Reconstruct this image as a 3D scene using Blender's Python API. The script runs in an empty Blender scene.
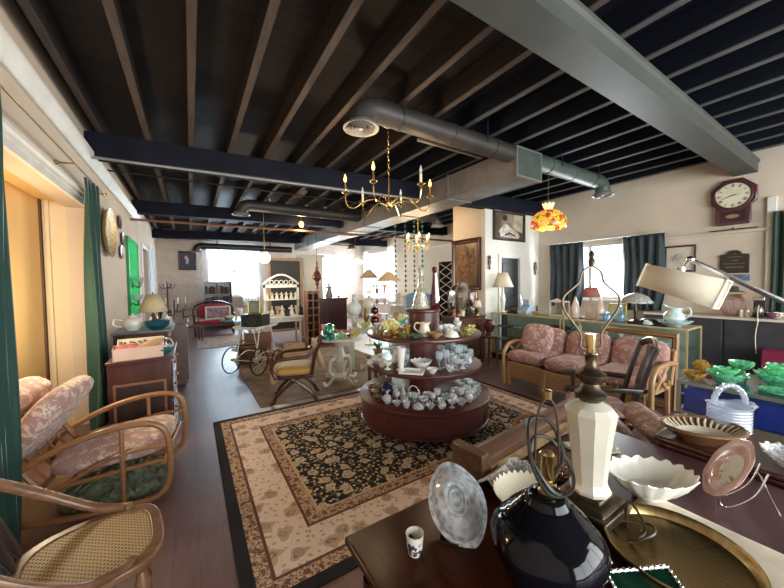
import bpy, math, random
from mathutils import Matrix, Vector, Euler
rnd = random.Random(7)
R = math.radians
PI = math.pi
S = bpy.context.scene
C = S.collection

# ---------------------------------------------------------------- camera
cd = bpy.data.cameras.new('camera')
cam = bpy.data.objects.new('camera', cd)
C.objects.link(cam)
cd.sensor_fit = 'HORIZONTAL'
cd.sensor_width = 36.0
cd.lens = 317.66 / 784 * 36.0
cd.clip_start = 0.02
cd.clip_end = 200
_yaw, _pit, _rol = R(32.34), R(-2.036), R(-0.738)
_fw = Vector((math.sin(_yaw) * math.cos(_pit), math.cos(_yaw) * math.cos(_pit), math.sin(_pit)))
_r = Vector((math.cos(_yaw), -math.sin(_yaw), 0))
_u = _r.cross(_fw)
_r2 = math.cos(_rol) * _r + math.sin(_rol) * _u
_u2 = -math.sin(_rol) * _r + math.cos(_rol) * _u
cm = Matrix((( _r2.x, _u2.x, -_fw.x, 0), (_r2.y, _u2.y, -_fw.y, 0), (_r2.z, _u2.z, -_fw.z, 0), (0, 0, 0, 1)))
cam.matrix_world = Matrix.Translation((0, 0, 1.6)) @ cm
S.camera = cam

# ---------------------------------------------------------------- world, exposure, window daylight
w = bpy.data.worlds.new('sky')
S.world = w
w.use_nodes = True
bg = w.node_tree.nodes['Background']
bg.inputs[0].default_value = (0.80, 0.90, 1.0, 1)
bg.inputs[1].default_value = 3.0
S.view_settings.view_transform = 'Standard'
S.view_settings.look = 'None'
S.view_settings.gamma = 1.0
S.view_settings.use_curve_mapping = False
S.view_settings.exposure = 0.95
S.cycles.max_bounces = 10
S.cycles.diffuse_bounces = 4
S.cycles.glossy_bounces = 4
S.cycles.transmission_bounces = 8
S.cycles.transparent_max_bounces = 32
S.cycles.caustics_reflective = False
S.cycles.caustics_refractive = False
S.cycles.sample_clamp_indirect = 4.0


def area(name, loc, rot, sx, sy, power, col=(1, 1, 1)):
    l = bpy.data.lights.new(name, 'AREA')
    l.shape = 'RECTANGLE'
    l.size = sx
    l.size_y = sy
    l.energy = power
    l.color = col
    o = bpy.data.objects.new(name, l)
    o.location = loc
    o.rotation_euler = rot
    C.objects.link(o)
    return o


def bulb(name, loc, power, col=(1.0, 0.72, 0.42), rad=0.03):
    l = bpy.data.lights.new(name, 'POINT')
    l.energy = power
    l.color = col
    l.shadow_soft_size = rad
    o = bpy.data.objects.new(name, l)
    o.location = loc
    C.objects.link(o)
    return o


# daylight just outside each window, shining in
area('daylight_far', (1.45, 14.3, 2.1), (R(-90), 0, 0), 1.9, 2.0, 190, (0.70, 0.85, 1.0))
area('daylight_far_side', (5.45, 14.3, 2.0), (R(-90), 0, 0), 1.5, 2.0, 80, (0.74, 0.87, 1.0))
area('daylight_back_right', (7.6, 12.4, 1.95), (0, R(90), 0), 2.2, 2.8, 170, (0.93, 0.97, 1.0))
area('daylight_right', (7.65, 3.45, 1.8), (0, R(90), 0), 1.2, 1.5, 130, (0.95, 0.98, 1.0))
area('daylight_storefront', (3.3, -3.35, 1.75), (R(90), 0, 0), 7.2, 2.3, 260, (1.0, 0.97, 0.92))


# ---------------------------------------------------------------- materials
def newmat(name):
    m = bpy.data.materials.new(name)
    m.use_nodes = True
    nt = m.node_tree
    b = nt.nodes['Principled BSDF']
    return m, nt, b


def N(nt, t, **kw):
    n = nt.nodes.new(t)
    for k, v in kw.items():
        if k in n.inputs.keys():
            n.inputs[k].default_value = v
        else:
            setattr(n, k, v)
    return n


def coords(nt, kind='Object', scale=(1, 1, 1), rot=(0, 0, 0), loc=(0, 0, 0)):
    tc = N(nt, 'ShaderNodeTexCoord')
    mp = N(nt, 'ShaderNodeMapping')
    mp.inputs['Scale'].default_value = scale
    mp.inputs['Rotation'].default_value = rot
    mp.inputs['Location'].default_value = loc
    nt.links.new(tc.outputs[kind], mp.inputs['Vector'])
    return mp.outputs['Vector']


def ramp(nt, fac, stops, interp='LINEAR'):
    r = N(nt, 'ShaderNodeValToRGB')
    r.color_ramp.interpolation = interp
    e = r.color_ramp.elements
    while len(e) < len(stops):
        e.new(0.5)
    for i, (p, c) in enumerate(stops):
        e[i].position = p
        e[i].color = (*c, 1)
    nt.links.new(fac, r.inputs['Fac'])
    return r.outputs['Color']


def mix(nt, fac, a, b, blend='MIX'):
    n = N(nt, 'ShaderNodeMixRGB', blend_type=blend)
    for s, v in ((n.inputs[0], fac), (n.inputs[1], a), (n.inputs[2], b)):
        if isinstance(v, (int, float)):
            s.default_value = v
        elif isinstance(v, tuple):
            s.default_value = (*v[:3], 1)
        else:
            nt.links.new(v, s)
    return n.outputs[0]


def math_(nt, op, a, b=None, c=None):
    n = N(nt, 'ShaderNodeMath', operation=op)
    for i, v in enumerate((a, b, c)):
        if v is None:
            continue
        if isinstance(v, (int, float)):
            n.inputs[i].default_value = v
        else:
            nt.links.new(v, n.inputs[i])
    return n.outputs[0]


def bump(nt, b, h, strength=0.3, dist=0.01):
    n = N(nt, 'ShaderNodeBump')
    n.inputs['Strength'].default_value = strength
    n.inputs['Distance'].default_value = dist
    nt.links.new(h, n.inputs['Height'])
    nt.links.new(n.outputs[0], b.inputs['Normal'])


def mat(name, col, rough=0.5, metal=0.0, var=0.0, vs=6.0, bm=0.0, bs=40.0, coat=0.0, spec=0.5):
    m, nt, b = newmat(name)
    b.inputs['Roughness'].default_value = rough
    b.inputs['Metallic'].default_value = metal
    b.inputs['Coat Weight'].default_value = coat
    b.inputs['Specular IOR Level'].default_value = spec
    b.inputs['Base Color'].default_value = (*col, 1)
    v = coords(nt)
    nz = N(nt, 'ShaderNodeTexNoise', Scale=vs, Detail=4.0)
    nt.links.new(v, nz.inputs['Vector'])
    k = max(var, 0.06)
    lo = tuple(max(0, c * (1 - k)) for c in col)
    hi = tuple(min(1, c * (1 + k)) for c in col)
    nt.links.new(ramp(nt, nz.outputs['Fac'], [(0.35, lo), (0.65, hi)]), b.inputs['Base Color'])
    if bm:
        n2 = N(nt, 'ShaderNodeTexNoise', Scale=bs, Detail=3.0)
        nt.links.new(v, n2.inputs['Vector'])
        bump(nt, b, n2.outputs['Fac'], bm, 0.01)
    return m


def wood(name, c1, c2, rough=0.35, axis='X', scale=3.0, stretch=9.0, coat=0.15, spec=0.5):
    m, nt, b = newmat(name)
    sc = {'X': (1, stretch, stretch), 'Y': (stretch, 1, stretch), 'Z': (stretch, stretch, 1)}[axis]
    v = coords(nt, 'Object', sc)
    n = N(nt, 'ShaderNodeTexNoise', Scale=scale, Detail=6.0, Roughness=0.65, Distortion=0.6)
    nt.links.new(v, n.inputs['Vector'])
    nt.links.new(ramp(nt, n.outputs['Fac'], [(0.3, c1), (0.7, c2)]), b.inputs['Base Color'])
    b.inputs['Roughness'].default_value = rough
    b.inputs['Coat Weight'].default_value = coat
    b.inputs['Coat Roughness'].default_value = 0.2
    b.inputs['Specular IOR Level'].default_value = spec
    bump(nt, b, n.outputs['Fac'], 0.08, 0.004)
    return m


def emit(name, col, strength, base=None):
    m, nt, b = newmat(name)
    b.inputs['Base Color'].default_value = (*(base or col), 1)
    b.inputs['Emission Color'].default_value = (*col, 1)
    b.inputs['Emission Strength'].default_value = strength
    return m


def schlick(nt, f0=0.04, normal=None):
    lw = N(nt, 'ShaderNodeLayerWeight')
    lw.inputs['Blend'].default_value = 0.5
    if normal is not None:
        nt.links.new(normal, lw.inputs['Normal'])
    p = math_(nt, 'POWER', lw.outputs['Facing'], 4.0)
    return math_(nt, 'MULTIPLY_ADD', p, 1 - f0, f0)


def glassy(name, tint, clear=0.7, body=(0.9, 0.95, 1.0), rough=0.03, bm=0.0, bs=60.0):
    """Thin glassware: see-through body, bright skin at grazing angles, sharp highlights."""
    m = bpy.data.materials.new(name)
    m.use_nodes = True
    nt = m.node_tree
    nt.nodes.clear()
    out = N(nt, 'ShaderNodeOutputMaterial')
    tr = N(nt, 'ShaderNodeBsdfTransparent')
    tr.inputs[0].default_value = (*tint, 1)
    pb = N(nt, 'ShaderNodeBsdfPrincipled')
    pb.inputs['Base Color'].default_value = (*body, 1)
    pb.inputs['Roughness'].default_value = max(rough, .05)
    tl = N(nt, 'ShaderNodeBsdfTranslucent')
    tl.inputs[0].default_value = (*body, 1)
    mb_ = N(nt, 'ShaderNodeMixShader')
    mb_.inputs[0].default_value = 0.4
    nt.links.new(pb.outputs[0], mb_.inputs[1])
    nt.links.new(tl.outputs[0], mb_.inputs[2])
    gl = N(nt, 'ShaderNodeBsdfGlossy')
    gl.inputs['Roughness'].default_value = rough
    nrm = None
    if bm:
        v = coords(nt)
        vo = N(nt, 'ShaderNodeTexVoronoi', Scale=bs)
        nt.links.new(v, vo.inputs['Vector'])
        bn = N(nt, 'ShaderNodeBump')
        bn.inputs['Strength'].default_value = bm
        bn.inputs['Distance'].default_value = 0.004
        nt.links.new(vo.outputs['Distance'], bn.inputs['Height'])
        nrm = bn.outputs[0]
        for s in (pb.inputs['Normal'], gl.inputs['Normal']):
            nt.links.new(nrm, s)
    m1 = N(nt, 'ShaderNodeMixShader')
    m1.inputs[0].default_value = 1 - clear
    if bm:
        # cut facets: each cell turns from clear to bright
        k = math_(nt, 'MULTIPLY_ADD', vo.outputs['Distance'], 1.3, -0.25 + (0.72 - clear))
        k.node.use_clamp = True
        nt.links.new(k, m1.inputs[0])
    nt.links.new(tr.outputs[0], m1.inputs[1])
    nt.links.new(mb_.outputs[0], m1.inputs[2])
    m2 = N(nt, 'ShaderNodeMixShader')
    nt.links.new(schlick(nt, 0.09, nrm), m2.inputs[0])
    nt.links.new(m1.outputs[0], m2.inputs[1])
    nt.links.new(gl.outputs[0], m2.inputs[2])
    nt.links.new(m2.outputs[0], out.inputs[0])
    return m


def paneglass(name, tint=(0.97, 0.99, 0.98)):
    m = bpy.data.materials.new(name)
    m.use_nodes = True
    nt = m.node_tree
    nt.nodes.clear()
    out = N(nt, 'ShaderNodeOutputMaterial')
    tr = N(nt, 'ShaderNodeBsdfTransparent')
    tr.inputs[0].default_value = (*tint, 1)
    gl = N(nt, 'ShaderNodeBsdfGlossy')
    gl.inputs['Roughness'].default_value = 0.02
    m2 = N(nt, 'ShaderNodeMixShader')
    nt.links.new(schlick(nt, 0.03), m2.inputs[0])
    nt.links.new(tr.outputs[0], m2.inputs[1])
    nt.links.new(gl.outputs[0], m2.inputs[2])
    nt.links.new(m2.outputs[0], out.inputs[0])
    return m


def floral(name, base, c2, c3, scale=14.0):
    m, nt, b = newmat(name)
    v = coords(nt)
    n0 = N(nt, 'ShaderNodeTexNoise', Scale=scale * 0.6, Detail=3.0)
    nt.links.new(v, n0.inputs['Vector'])
    vv = mix(nt, 0.12, v, n0.outputs['Color'])
    vo = N(nt, 'ShaderNodeTexVoronoi', Scale=scale)
    nt.links.new(vv, vo.inputs['Vector'])
    n1 = N(nt, 'ShaderNodeTexNoise', Scale=scale * 1.3, Detail=5.0, Distortion=1.5)
    nt.links.new(v, n1.inputs['Vector'])
    a = ramp(nt, vo.outputs['Distance'], [(0.22, c3), (0.34, base), (0.5, base), (0.62, c2)])
    k = ramp(nt, n1.outputs['Fac'], [(0.47, (0, 0, 0)), (0.55, (1, 1, 1))])
    c = mix(nt, k, a, c2)
    nt.links.new(c, b.inputs['Base Color'])
    b.inputs['Roughness'].default_value = 0.85
    b.inputs['Sheen Weight'].default_value = 0.2
    n2 = N(nt, 'ShaderNodeTexNoise', Scale=9.0, Detail=2.0)
    nt.links.new(v, n2.inputs['Vector'])
    bump(nt, b, n2.outputs['Fac'], 0.35, 0.03)
    return m


def painting(name, cols, scale=3.0, seed=0.0, rough=0.5):
    """A picture surface: soft patches of a few colours."""
    m, nt, b = newmat(name)
    v = coords(nt, 'Object', (1, 1, 1), (0, 0, 0), (seed, seed * 1.7, seed * 0.3))
    n = N(nt, 'ShaderNodeTexNoise', Scale=scale, Detail=5.0, Distortion=0.8)
    nt.links.new(v, n.inputs['Vector'])
    k = len(cols)
    st = [(0.3 + 0.4 * i / max(1, k - 1), c) for i, c in enumerate(cols)]
    nt.links.new(ramp(nt, n.outputs['Fac'], st), b.inputs['Base Color'])
    b.inputs['Roughness'].default_value = rough
    return m


# ---------------------------------------------------------------- mesh builder
class MB:
    def __init__(s):
        s.v, s.f, s.M = [], [], Matrix.Identity(4)

    def add(s, vs, fs, M=None):
        T = s.M @ M if M is not None else s.M
        o = len(s.v)
        for p in vs:
            q = T @ Vector(p)
            s.v.append((q.x, q.y, q.z))
        for f in fs:
            s.f.append(tuple(i + o for i in f))
        return s

    def box(s, x0, x1, y0, y1, z0, z1, M=None):
        vs = [(x, y, z) for z in (z0, z1) for y in (y0, y1) for x in (x0, x1)]
        fs = [(0, 2, 3, 1), (4, 5, 7, 6), (0, 1, 5, 4), (2, 6, 7, 3), (0, 4, 6, 2), (1, 3, 7, 5)]
        return s.add(vs, fs, M)

    def lathe(s, prof, seg=20, M=None, sx=1.0, sy=1.0, wob=None):
        vs, rings = [], []
        for i, (r, z) in enumerate(prof):
            if r < 1e-6:
                rings.append([len(vs)])
                vs.append((0, 0, z))
            else:
                rr = []
                for k in range(seg):
                    t = 2 * PI * k / seg
                    a, dz = wob(t, i) if wob else (1.0, 0.0)
                    rr.append(len(vs))
                    vs.append((r * a * math.cos(t) * sx, r * a * math.sin(t) * sy, z + dz))
                rings.append(rr)
        fs = []
        for a, b in zip(rings, rings[1:]):
            if len(a) == 1 and len(b) == 1:
                continue
            for k in range(seg):
                j = (k + 1) % seg
                if len(a) == 1:
                    fs.append((a[0], b[j], b[k]))
                elif len(b) == 1:
                    fs.append((a[k], a[j], b[0]))
                else:
                    fs.append((a[k], a[j], b[j], b[k]))
        return s.add(vs, fs, M)

    def tube(s, pts, r, seg=8, closed=False, M=None, sq=1.0):
        P = [Vector(p) for p in pts]
        n = len(P)
        rs = r if isinstance(r, (list, tuple)) else [r] * n
        T = []
        for i in range(n):
            if closed:
                t = P[(i + 1) % n] - P[i - 1]
            else:
                t = P[min(i + 1, n - 1)] - P[max(i - 1, 0)]
            T.append(t.normalized() if t.length > 1e-9 else Vector((0, 0, 1)))
        ref = Vector((0, 0, 1)) if abs(T[0].z) < 0.9 else Vector((1, 0, 0))
        nrm = (ref - T[0] * ref.dot(T[0])).normalized()
        vs = []
        for i in range(n):
            nrm = nrm - T[i] * nrm.dot(T[i])
            if nrm.length < 1e-6:
                nrm = T[i].orthogonal()
            nrm.normalize()
            bi = T[i].cross(nrm)
            for k in range(seg):
                a = 2 * PI * k / seg
                vs.append(P[i] + nrm * (math.cos(a) * rs[i]) + bi * (math.sin(a) * rs[i] * sq))
        fs = []
        m = n if closed else n - 1
        for i in range(m):
            j = (i + 1) % n
            for k in range(seg):
                l = (k + 1) % seg
                fs.append((i * seg + k, i * seg + l, j * seg + l, j * seg + k))
        if not closed:
            fs.append(tuple(range(seg - 1, -1, -1)))
            fs.append(tuple((n - 1) * seg + k for k in range(seg)))
        return s.add(vs, fs, M)

    def prism(s, poly, d0, d1, axis='Z', M=None):
        """poly in the two other axes (in x,y,z order), pushed along axis from d0 to d1."""
        def p3(a, b, d):
            return {'X': (d, a, b), 'Y': (a, d, b), 'Z': (a, b, d)}[axis]
        n = len(poly)
        vs = [p3(a, b, d0) for a, b in poly] + [p3(a, b, d1) for a, b in poly]
        fs = [tuple(range(n - 1, -1, -1)), tuple(range(n, 2 * n))]
        for i in range(n):
            j = (i + 1) % n
            fs.append((i, j, n + j, n + i))
        return s.add(vs, fs, M)

    def sphere(s, c, r, seg=14, M=None, sx=1, sy=1, sz=1):
        k = max(6, seg // 2)
        prof = [(r * math.sin(PI * i / k), -r * math.cos(PI * i / k) * sz) for i in range(k + 1)]
        prof[0] = (0, prof[0][1])
        prof[-1] = (0, prof[-1][1])
        T = Matrix.Translation(c)
        return s.lathe(prof, seg, (M @ T) if M is not None else T, sx, sy)

    def pillow(s, w, d, h, M=None, n=12, e=0.45, dent=0.0):
        """A stuffed cushion, w x d x h, centred."""
        def sg(x, p):
            return math.copysign(abs(x) ** p, x)
        vs, fs = [], []
        m = n * 2
        for i in range(n + 1):
            ph = -PI / 2 + PI * i / n
            for k in range(m):
                th = 2 * PI * k / m
                c = math.cos(ph)
                x = sg(math.cos(th), e) * sg(c, e) * w / 2
                y = sg(math.sin(th), e) * sg(c, e) * d / 2
                z = sg(math.sin(ph), 0.75) * h / 2
                z *= 1 - dent * math.exp(-((x / w) ** 2 + (y / d) ** 2) * 8)
                vs.append((x, y, z))
        for i in range(n):
            for k in range(m):
                l = (k + 1) % m
                fs.append((i * m + k, i * m + l, (i + 1) * m + l, (i + 1) * m + k))
        return s.add(vs, fs, M)

    def sheet(s, fn, nu, nv, M=None, cu=False):
        vs = [fn(i / nu, j / nv) for j in range(nv + 1) for i in range(nu + 1)]
        fs = []
        for j in range(nv):
            for i in range(nu):
                a = j * (nu + 1) + i
                fs.append((a, a + 1, a + nu + 2, a + nu + 1))
        return s.add(vs, fs, M)

    def mesh(s, name, m, ang=38):
        me = bpy.data.meshes.new(name)
        me.from_pydata(s.v, [], s.f)
        me.validate()
        me.polygons.foreach_set('use_smooth', [True] * len(me.polygons))
        import bmesh
        b = bmesh.new()
        b.from_mesh(me)
        bmesh.ops.recalc_face_normals(b, faces=b.faces)
        b.to_mesh(me)
        b.free()
        me.set_sharp_from_angle(angle=R(ang))
        if m:
            me.materials.append(m)
        return me


def part(name, mb, m, parent=None, bevel=0.0, solid=0.0, sub=0, loc=(0, 0, 0), rot=(0, 0, 0), label=None, ang=38):
    o = bpy.data.objects.new(name, mb.mesh(name, m, ang))
    C.objects.link(o)
    o.location = loc
    o.rotation_euler = rot
    if parent:
        o.parent = parent
    if solid:
        k = o.modifiers.new('Solid', 'SOLIDIFY')
        k.thickness = solid
        k.offset = 0
    if bevel:
        k = o.modifiers.new('Bevel', 'BEVEL')
        k.width = bevel
        k.segments = 2
        k.limit_method = 'ANGLE'
        k.angle_limit = R(50)
    if sub:
        k = o.modifiers.new('Sub', 'SUBSURF')
        k.levels = k.render_levels = sub
    if label:
        o['label'] = label
    return o


def tag(o, label, cat, group=None):
    o['label'] = label
    o['category'] = cat
    if group:
        o['group'] = group
    return o


def thing(name, label, cat, loc=(0, 0, 0), rz=0.0, group=None, rot=None):
    o = bpy.data.objects.new(name, None)
    o.empty_display_size = 0.05
    C.objects.link(o)
    o.location = loc
    o.rotation_euler = rot if rot else (0, 0, rz)
    return tag(o, label, cat, group)


def solo(name, label, cat, mb, m, loc=(0, 0, 0), rz=0.0, group=None, bevel=0.0, solid=0.0, sub=0, rot=None):
    o = part(name, mb, m, None, bevel, solid, sub, loc, rot if rot else (0, 0, rz))
    return tag(o, label, cat, group)


def struct(name, mb, m, parent=None, bevel=0.0, solid=0.0):
    o = part(name, mb, m, parent, bevel, solid)
    if not parent:
        o['kind'] = 'structure'
    return o


def dup(root, loc, rz=0.0, label=None, group=None, scale=None, m=None, rot=None):
    def cp(o, parent):
        c = o.copy()
        C.objects.link(c)
        if parent:
            c.parent = parent
        for ch in list(o.children):
            cp(ch, c)
        return c
    r = cp(root, None)
    r.location = loc
    r.rotation_euler = rot if rot else (0, 0, rz)
    if scale:
        r.scale = scale if isinstance(scale, tuple) else (scale,) * 3
    if label:
        r['label'] = label
    if group:
        r['group'] = group
    return r


def T(x, y, z, rx=0, ry=0, rz=0):
    return Matrix.Translation((x, y, z)) @ Euler((rx, ry, rz)).to_matrix().to_4x4()


def arc(cx, cy, r, a0, a1, n, f):
    return [f(cx + r * math.cos(R(a0 + (a1 - a0) * i / n)), cy + r * math.sin(R(a0 + (a1 - a0) * i / n))) for i in range(n + 1)]


def smooth(pts, n=6, closed=False):
    """Catmull-Rom through points."""
    P = [Vector(p) for p in pts]
    out = []
    k = len(P)
    rng = range(k if closed else k - 1)
    for i in rng:
        p0 = P[i - 1] if (closed or i > 0) else P[0]
        p1 = P[i]
        p2 = P[(i + 1) % k]
        p3 = P[(i + 2) % k] if (closed or i + 2 < k) else P[-1]
        for j in range(n):
            t = j / n
            out.append(0.5 * ((2 * p1) + (p2 - p0) * t + (2 * p0 - 5 * p1 + 4 * p2 - p3) * t * t + (3 * p1 - p0 - 3 * p2 + p3) * t ** 3))
    if not closed:
        out.append(P[-1])
    return out

# ---------------------------------------------------------------- setting materials
def floor_mat():
    m, nt, b = newmat('floor_boards')
    v = coords(nt, 'Object', (1, 1, 1), (0, 0, R(90)))
    br = N(nt, 'ShaderNodeTexBrick')
    br.offset = 0.37
    br.inputs['Scale'].default_value = 1.0
    br.inputs['Brick Width'].default_value = 2.4
    br.inputs['Row Height'].default_value = 0.13
    br.inputs['Mortar Size'].default_value = 0.0025
    br.inputs['Color1'].default_value = (0.125, 0.055, 0.062, 1)
    br.inputs['Color2'].default_value = (0.18, 0.082, 0.088, 1)
    br.inputs['Mortar'].default_value = (0.012, 0.008, 0.008, 1)
    nt.links.new(v, br.inputs['Vector'])
    v2 = coords(nt, 'Object', (14, 1.2, 1))
    n = N(nt, 'ShaderNodeTexNoise', Scale=3.0, Detail=6.0, Roughness=0.7)
    nt.links.new(v2, n.inputs['Vector'])
    c = mix(nt, 0.55, br.outputs['Color'], ramp(nt, n.outputs['Fac'], [(0.3, (0.08, 0.038, 0.042)), (0.75, (0.22, 0.108, 0.112))]))
    nt.links.new(c, b.inputs['Base Color'])
    n3 = N(nt, 'ShaderNodeTexNoise', Scale=2.2, Detail=4.0)
    nt.links.new(coords(nt), n3.inputs['Vector'])
    rr = ramp(nt, n3.outputs['Fac'], [(0.3, (0.36, 0.36, 0.36)), (0.7, (0.43, 0.43, 0.43))])
    nt.links.new(rr, b.inputs['Roughness'])
    b.inputs['Specular IOR Level'].default_value = 1.0
    b.inputs['Coat Weight'].default_value = 0.45
    b.inputs['Coat Roughness'].default_value = 0.36
    bump(nt, b, br.outputs['Fac'], -0.15, 0.004)
    return m


def plaster(name, col, var=0.05, stain=None):
    m, nt, b = newmat(name)
    v = coords(nt)
    n = N(nt, 'ShaderNodeTexNoise', Scale=1.1, Detail=6.0, Roughness=0.6)
    nt.links.new(v, n.inputs['Vector'])
    lo = tuple(c * (1 - var * 1.5) for c in col)
    hi = tuple(min(1, c * (1 + var)) for c in col)
    c = ramp(nt, n.outputs['Fac'], [(0.3, lo), (0.7, hi)])
    nt.links.new(c, b.inputs['Base Color'])
    b.inputs['Roughness'].default_value = 0.8
    n2 = N(nt, 'ShaderNodeTexNoise', Scale=30.0, Detail=4.0)
    nt.links.new(v, n2.inputs['Vector'])
    bump(nt, b, n2.outputs['Fac'], 0.12, 0.01)
    return m


def brickpaint():
    m, nt, b = newmat('painted_brick')
    v = coords(nt, 'Object', (1, 1, 1), (R(90), 0, 0))
    br = N(nt, 'ShaderNodeTexBrick')
    br.inputs['Scale'].default_value = 1.0
    br.inputs['Brick Width'].default_value = 0.22
    br.inputs['Row Height'].default_value = 0.075
    br.inputs['Mortar Size'].default_value = 0.008
    br.inputs['Color1'].default_value = (0.62, 0.50, 0.43, 1)
    br.inputs['Color2'].default_value = (0.68, 0.58, 0.50, 1)
    br.inputs['Mortar'].default_value = (0.50, 0.42, 0.37, 1)
    nt.links.new(v, br.inputs['Vector'])
    n = N(nt, 'ShaderNodeTexNoise', Scale=5.0, Detail=8.0, Roughness=0.7)
    nt.links.new(coords(nt), n.inputs['Vector'])
    k = ramp(nt, n.outputs['Fac'], [(0.58, (0, 0, 0)), (0.68, (0.75, 0.75, 0.75))])
    c = mix(nt, k, br.outputs['Color'], (0.34, 0.19, 0.15))
    nt.links.new(c, b.inputs['Base Color'])
    b.inputs['Roughness'].default_value = 0.85
    bump(nt, b, br.outputs['Fac'], -0.5, 0.01)
    return m


def deck_mat():
    m, nt, b = newmat('ceiling_deck')
    v = coords(nt)
    br = N(nt, 'ShaderNodeTexBrick')
    br.inputs['Scale'].default_value = 1.0
    br.inputs['Brick Width'].default_value = 3.1
    br.inputs['Row Height'].default_value = 0.19
    br.inputs['Mortar Size'].default_value = 0.006
    br.inputs['Color1'].default_value = (0.012, 0.010, 0.012, 1)
    br.inputs['Color2'].default_value = (0.026, 0.020, 0.021, 1)
    br.inputs['Mortar'].default_value = (0.004, 0.004, 0.005, 1)
    nt.links.new(v, br.inputs['Vector'])
    n = N(nt, 'ShaderNodeTexNoise', Scale=2.0, Detail=7.0, Roughness=0.7)
    nt.links.new(coords(nt, 'Object', (1.0, 10, 1)), n.inputs['Vector'])
    c = mix(nt, 0.5, br.outputs['Color'], ramp(nt, n.outputs['Fac'], [(0.3, (0.007, 0.006, 0.008)), (0.75, (0.036, 0.028, 0.028))]))
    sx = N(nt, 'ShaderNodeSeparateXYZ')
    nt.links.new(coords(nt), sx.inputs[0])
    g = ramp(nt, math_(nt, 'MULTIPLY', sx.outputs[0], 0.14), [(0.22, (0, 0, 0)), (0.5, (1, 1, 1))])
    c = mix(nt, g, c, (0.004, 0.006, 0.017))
    nt.links.new(c, b.inputs['Base Color'])
    b.inputs['Roughness'].default_value = 0.6
    b.inputs['Specular IOR Level'].default_value = 0.2
    bump(nt, b, br.outputs['Fac'], -0.5, 0.02)
    return m


M_floor = floor_mat()
M_left = plaster('cream_plaster', (0.64, 0.53, 0.42))
M_right = plaster('beige_plaster', (0.64, 0.545, 0.445), 0.07)
M_white = plaster('white_plaster', (0.76, 0.73, 0.66), 0.04)
M_brick = brickpaint()
M_deck = deck_mat()
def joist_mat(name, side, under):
    # dark sides; light from below is put into the paler underside colour
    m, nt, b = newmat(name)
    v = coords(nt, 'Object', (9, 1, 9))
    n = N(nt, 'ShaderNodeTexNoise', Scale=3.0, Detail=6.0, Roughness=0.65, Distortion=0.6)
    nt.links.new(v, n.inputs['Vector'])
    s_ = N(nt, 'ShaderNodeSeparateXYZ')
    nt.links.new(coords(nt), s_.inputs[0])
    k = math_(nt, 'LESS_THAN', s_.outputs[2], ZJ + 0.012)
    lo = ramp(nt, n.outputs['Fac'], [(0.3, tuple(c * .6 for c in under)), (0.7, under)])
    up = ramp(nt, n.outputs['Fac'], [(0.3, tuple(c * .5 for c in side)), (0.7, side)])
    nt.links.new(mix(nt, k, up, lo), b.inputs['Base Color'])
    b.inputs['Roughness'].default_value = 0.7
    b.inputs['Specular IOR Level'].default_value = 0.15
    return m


ZJ = 3.42
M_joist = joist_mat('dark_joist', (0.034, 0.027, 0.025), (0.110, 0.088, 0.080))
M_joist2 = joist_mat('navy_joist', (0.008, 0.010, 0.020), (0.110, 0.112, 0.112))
M_beam = mat('dark_beam_paint', (0.008, 0.009, 0.018), 0.7, spec=0.15, var=0.25, vs=3)
M_greybeam = mat('grey_beam_paint', (0.060, 0.063, 0.057), 0.55, var=0.12, vs=3, bm=0.1)
M_trim = mat('white_trim_paint', (0.74, 0.72, 0.68), 0.4)
M_pane = paneglass('window_glass')
M_dark = mat('black_paint', (0.015, 0.015, 0.018), 0.4)
M_closet = plaster('ochre_panel', (0.78, 0.50, 0.20), 0.04)
M_closet2 = plaster('tan_panel', (0.72, 0.58, 0.38), 0.05)

XL, XR, YF, YR, ZD, ZJ = -1.0, 7.2, 14.0, -3.2, 3.64, 3.42
TW = 0.16


def wall_with_holes(name, m, axis, pos, out, a0, a1, z1, holes):
    """axis 'X': wall lies in the plane X=pos and runs along Y; out = +-1 gives the side its thickness goes."""
    mb = MB()
    p0, p1 = sorted((pos, pos + out * TW))

    def put(u0, u1, w0, w1):
        if u1 - u0 < 1e-4 or w1 - w0 < 1e-4:
            return
        if axis == 'X':
            mb.box(p0, p1, u0, u1, w0, w1)
        else:
            mb.box(u0, u1, p0, p1, w0, w1)
    u = a0
    for (h0, h1, k0, k1) in sorted(holes):
        put(u, h0, 0, z1)
        put(h0, h1, 0, k0)
        put(h0, h1, k1, z1)
        u = h1
    put(u, a1, 0, z1)
    return struct(name, mb, m)


struct('floor', MB().box(XL - .6, XR + .2, YR - .2, YF + .2, -0.1, 0), M_floor)
struct('ceiling', MB().box(XL - .2, XR + .2, YR - .2, YF + .2, ZD, ZD + 0.08), M_deck)
wall_with_holes('wall_left', M_left, 'X', XL, -1, YR, YF, ZD, [(2.80, 5.0, 0.0, 2.5), (9.9, 11.2, 0.0, 2.55)])
wall_with_holes('wall_right', M_right, 'X', XR, 1, YR, YF, ZD, [(2.72, 4.25, 1.2, 2.36), (11.1, 13.7, 0.9, 3.0)])
wall_with_holes('wall_far', M_brick, 'Y', YF, 1, XL - TW, XR + TW, ZD, [(0.62, 2.32, 1.15, 3.08), (4.75, 6.1, 0.95, 2.95)])
wall_with_holes('wall_rear', M_left, 'Y', YR, -1, XL - TW, XR + TW, ZD, [(-0.2, 6.8, 0.6, 2.9)])

# joists, one object each
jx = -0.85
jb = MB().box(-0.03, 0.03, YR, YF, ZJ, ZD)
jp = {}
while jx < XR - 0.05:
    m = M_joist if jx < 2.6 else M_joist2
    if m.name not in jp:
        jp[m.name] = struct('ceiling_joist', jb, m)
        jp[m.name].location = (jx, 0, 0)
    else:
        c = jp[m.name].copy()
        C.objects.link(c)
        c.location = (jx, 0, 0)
    jx += 0.455
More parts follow.
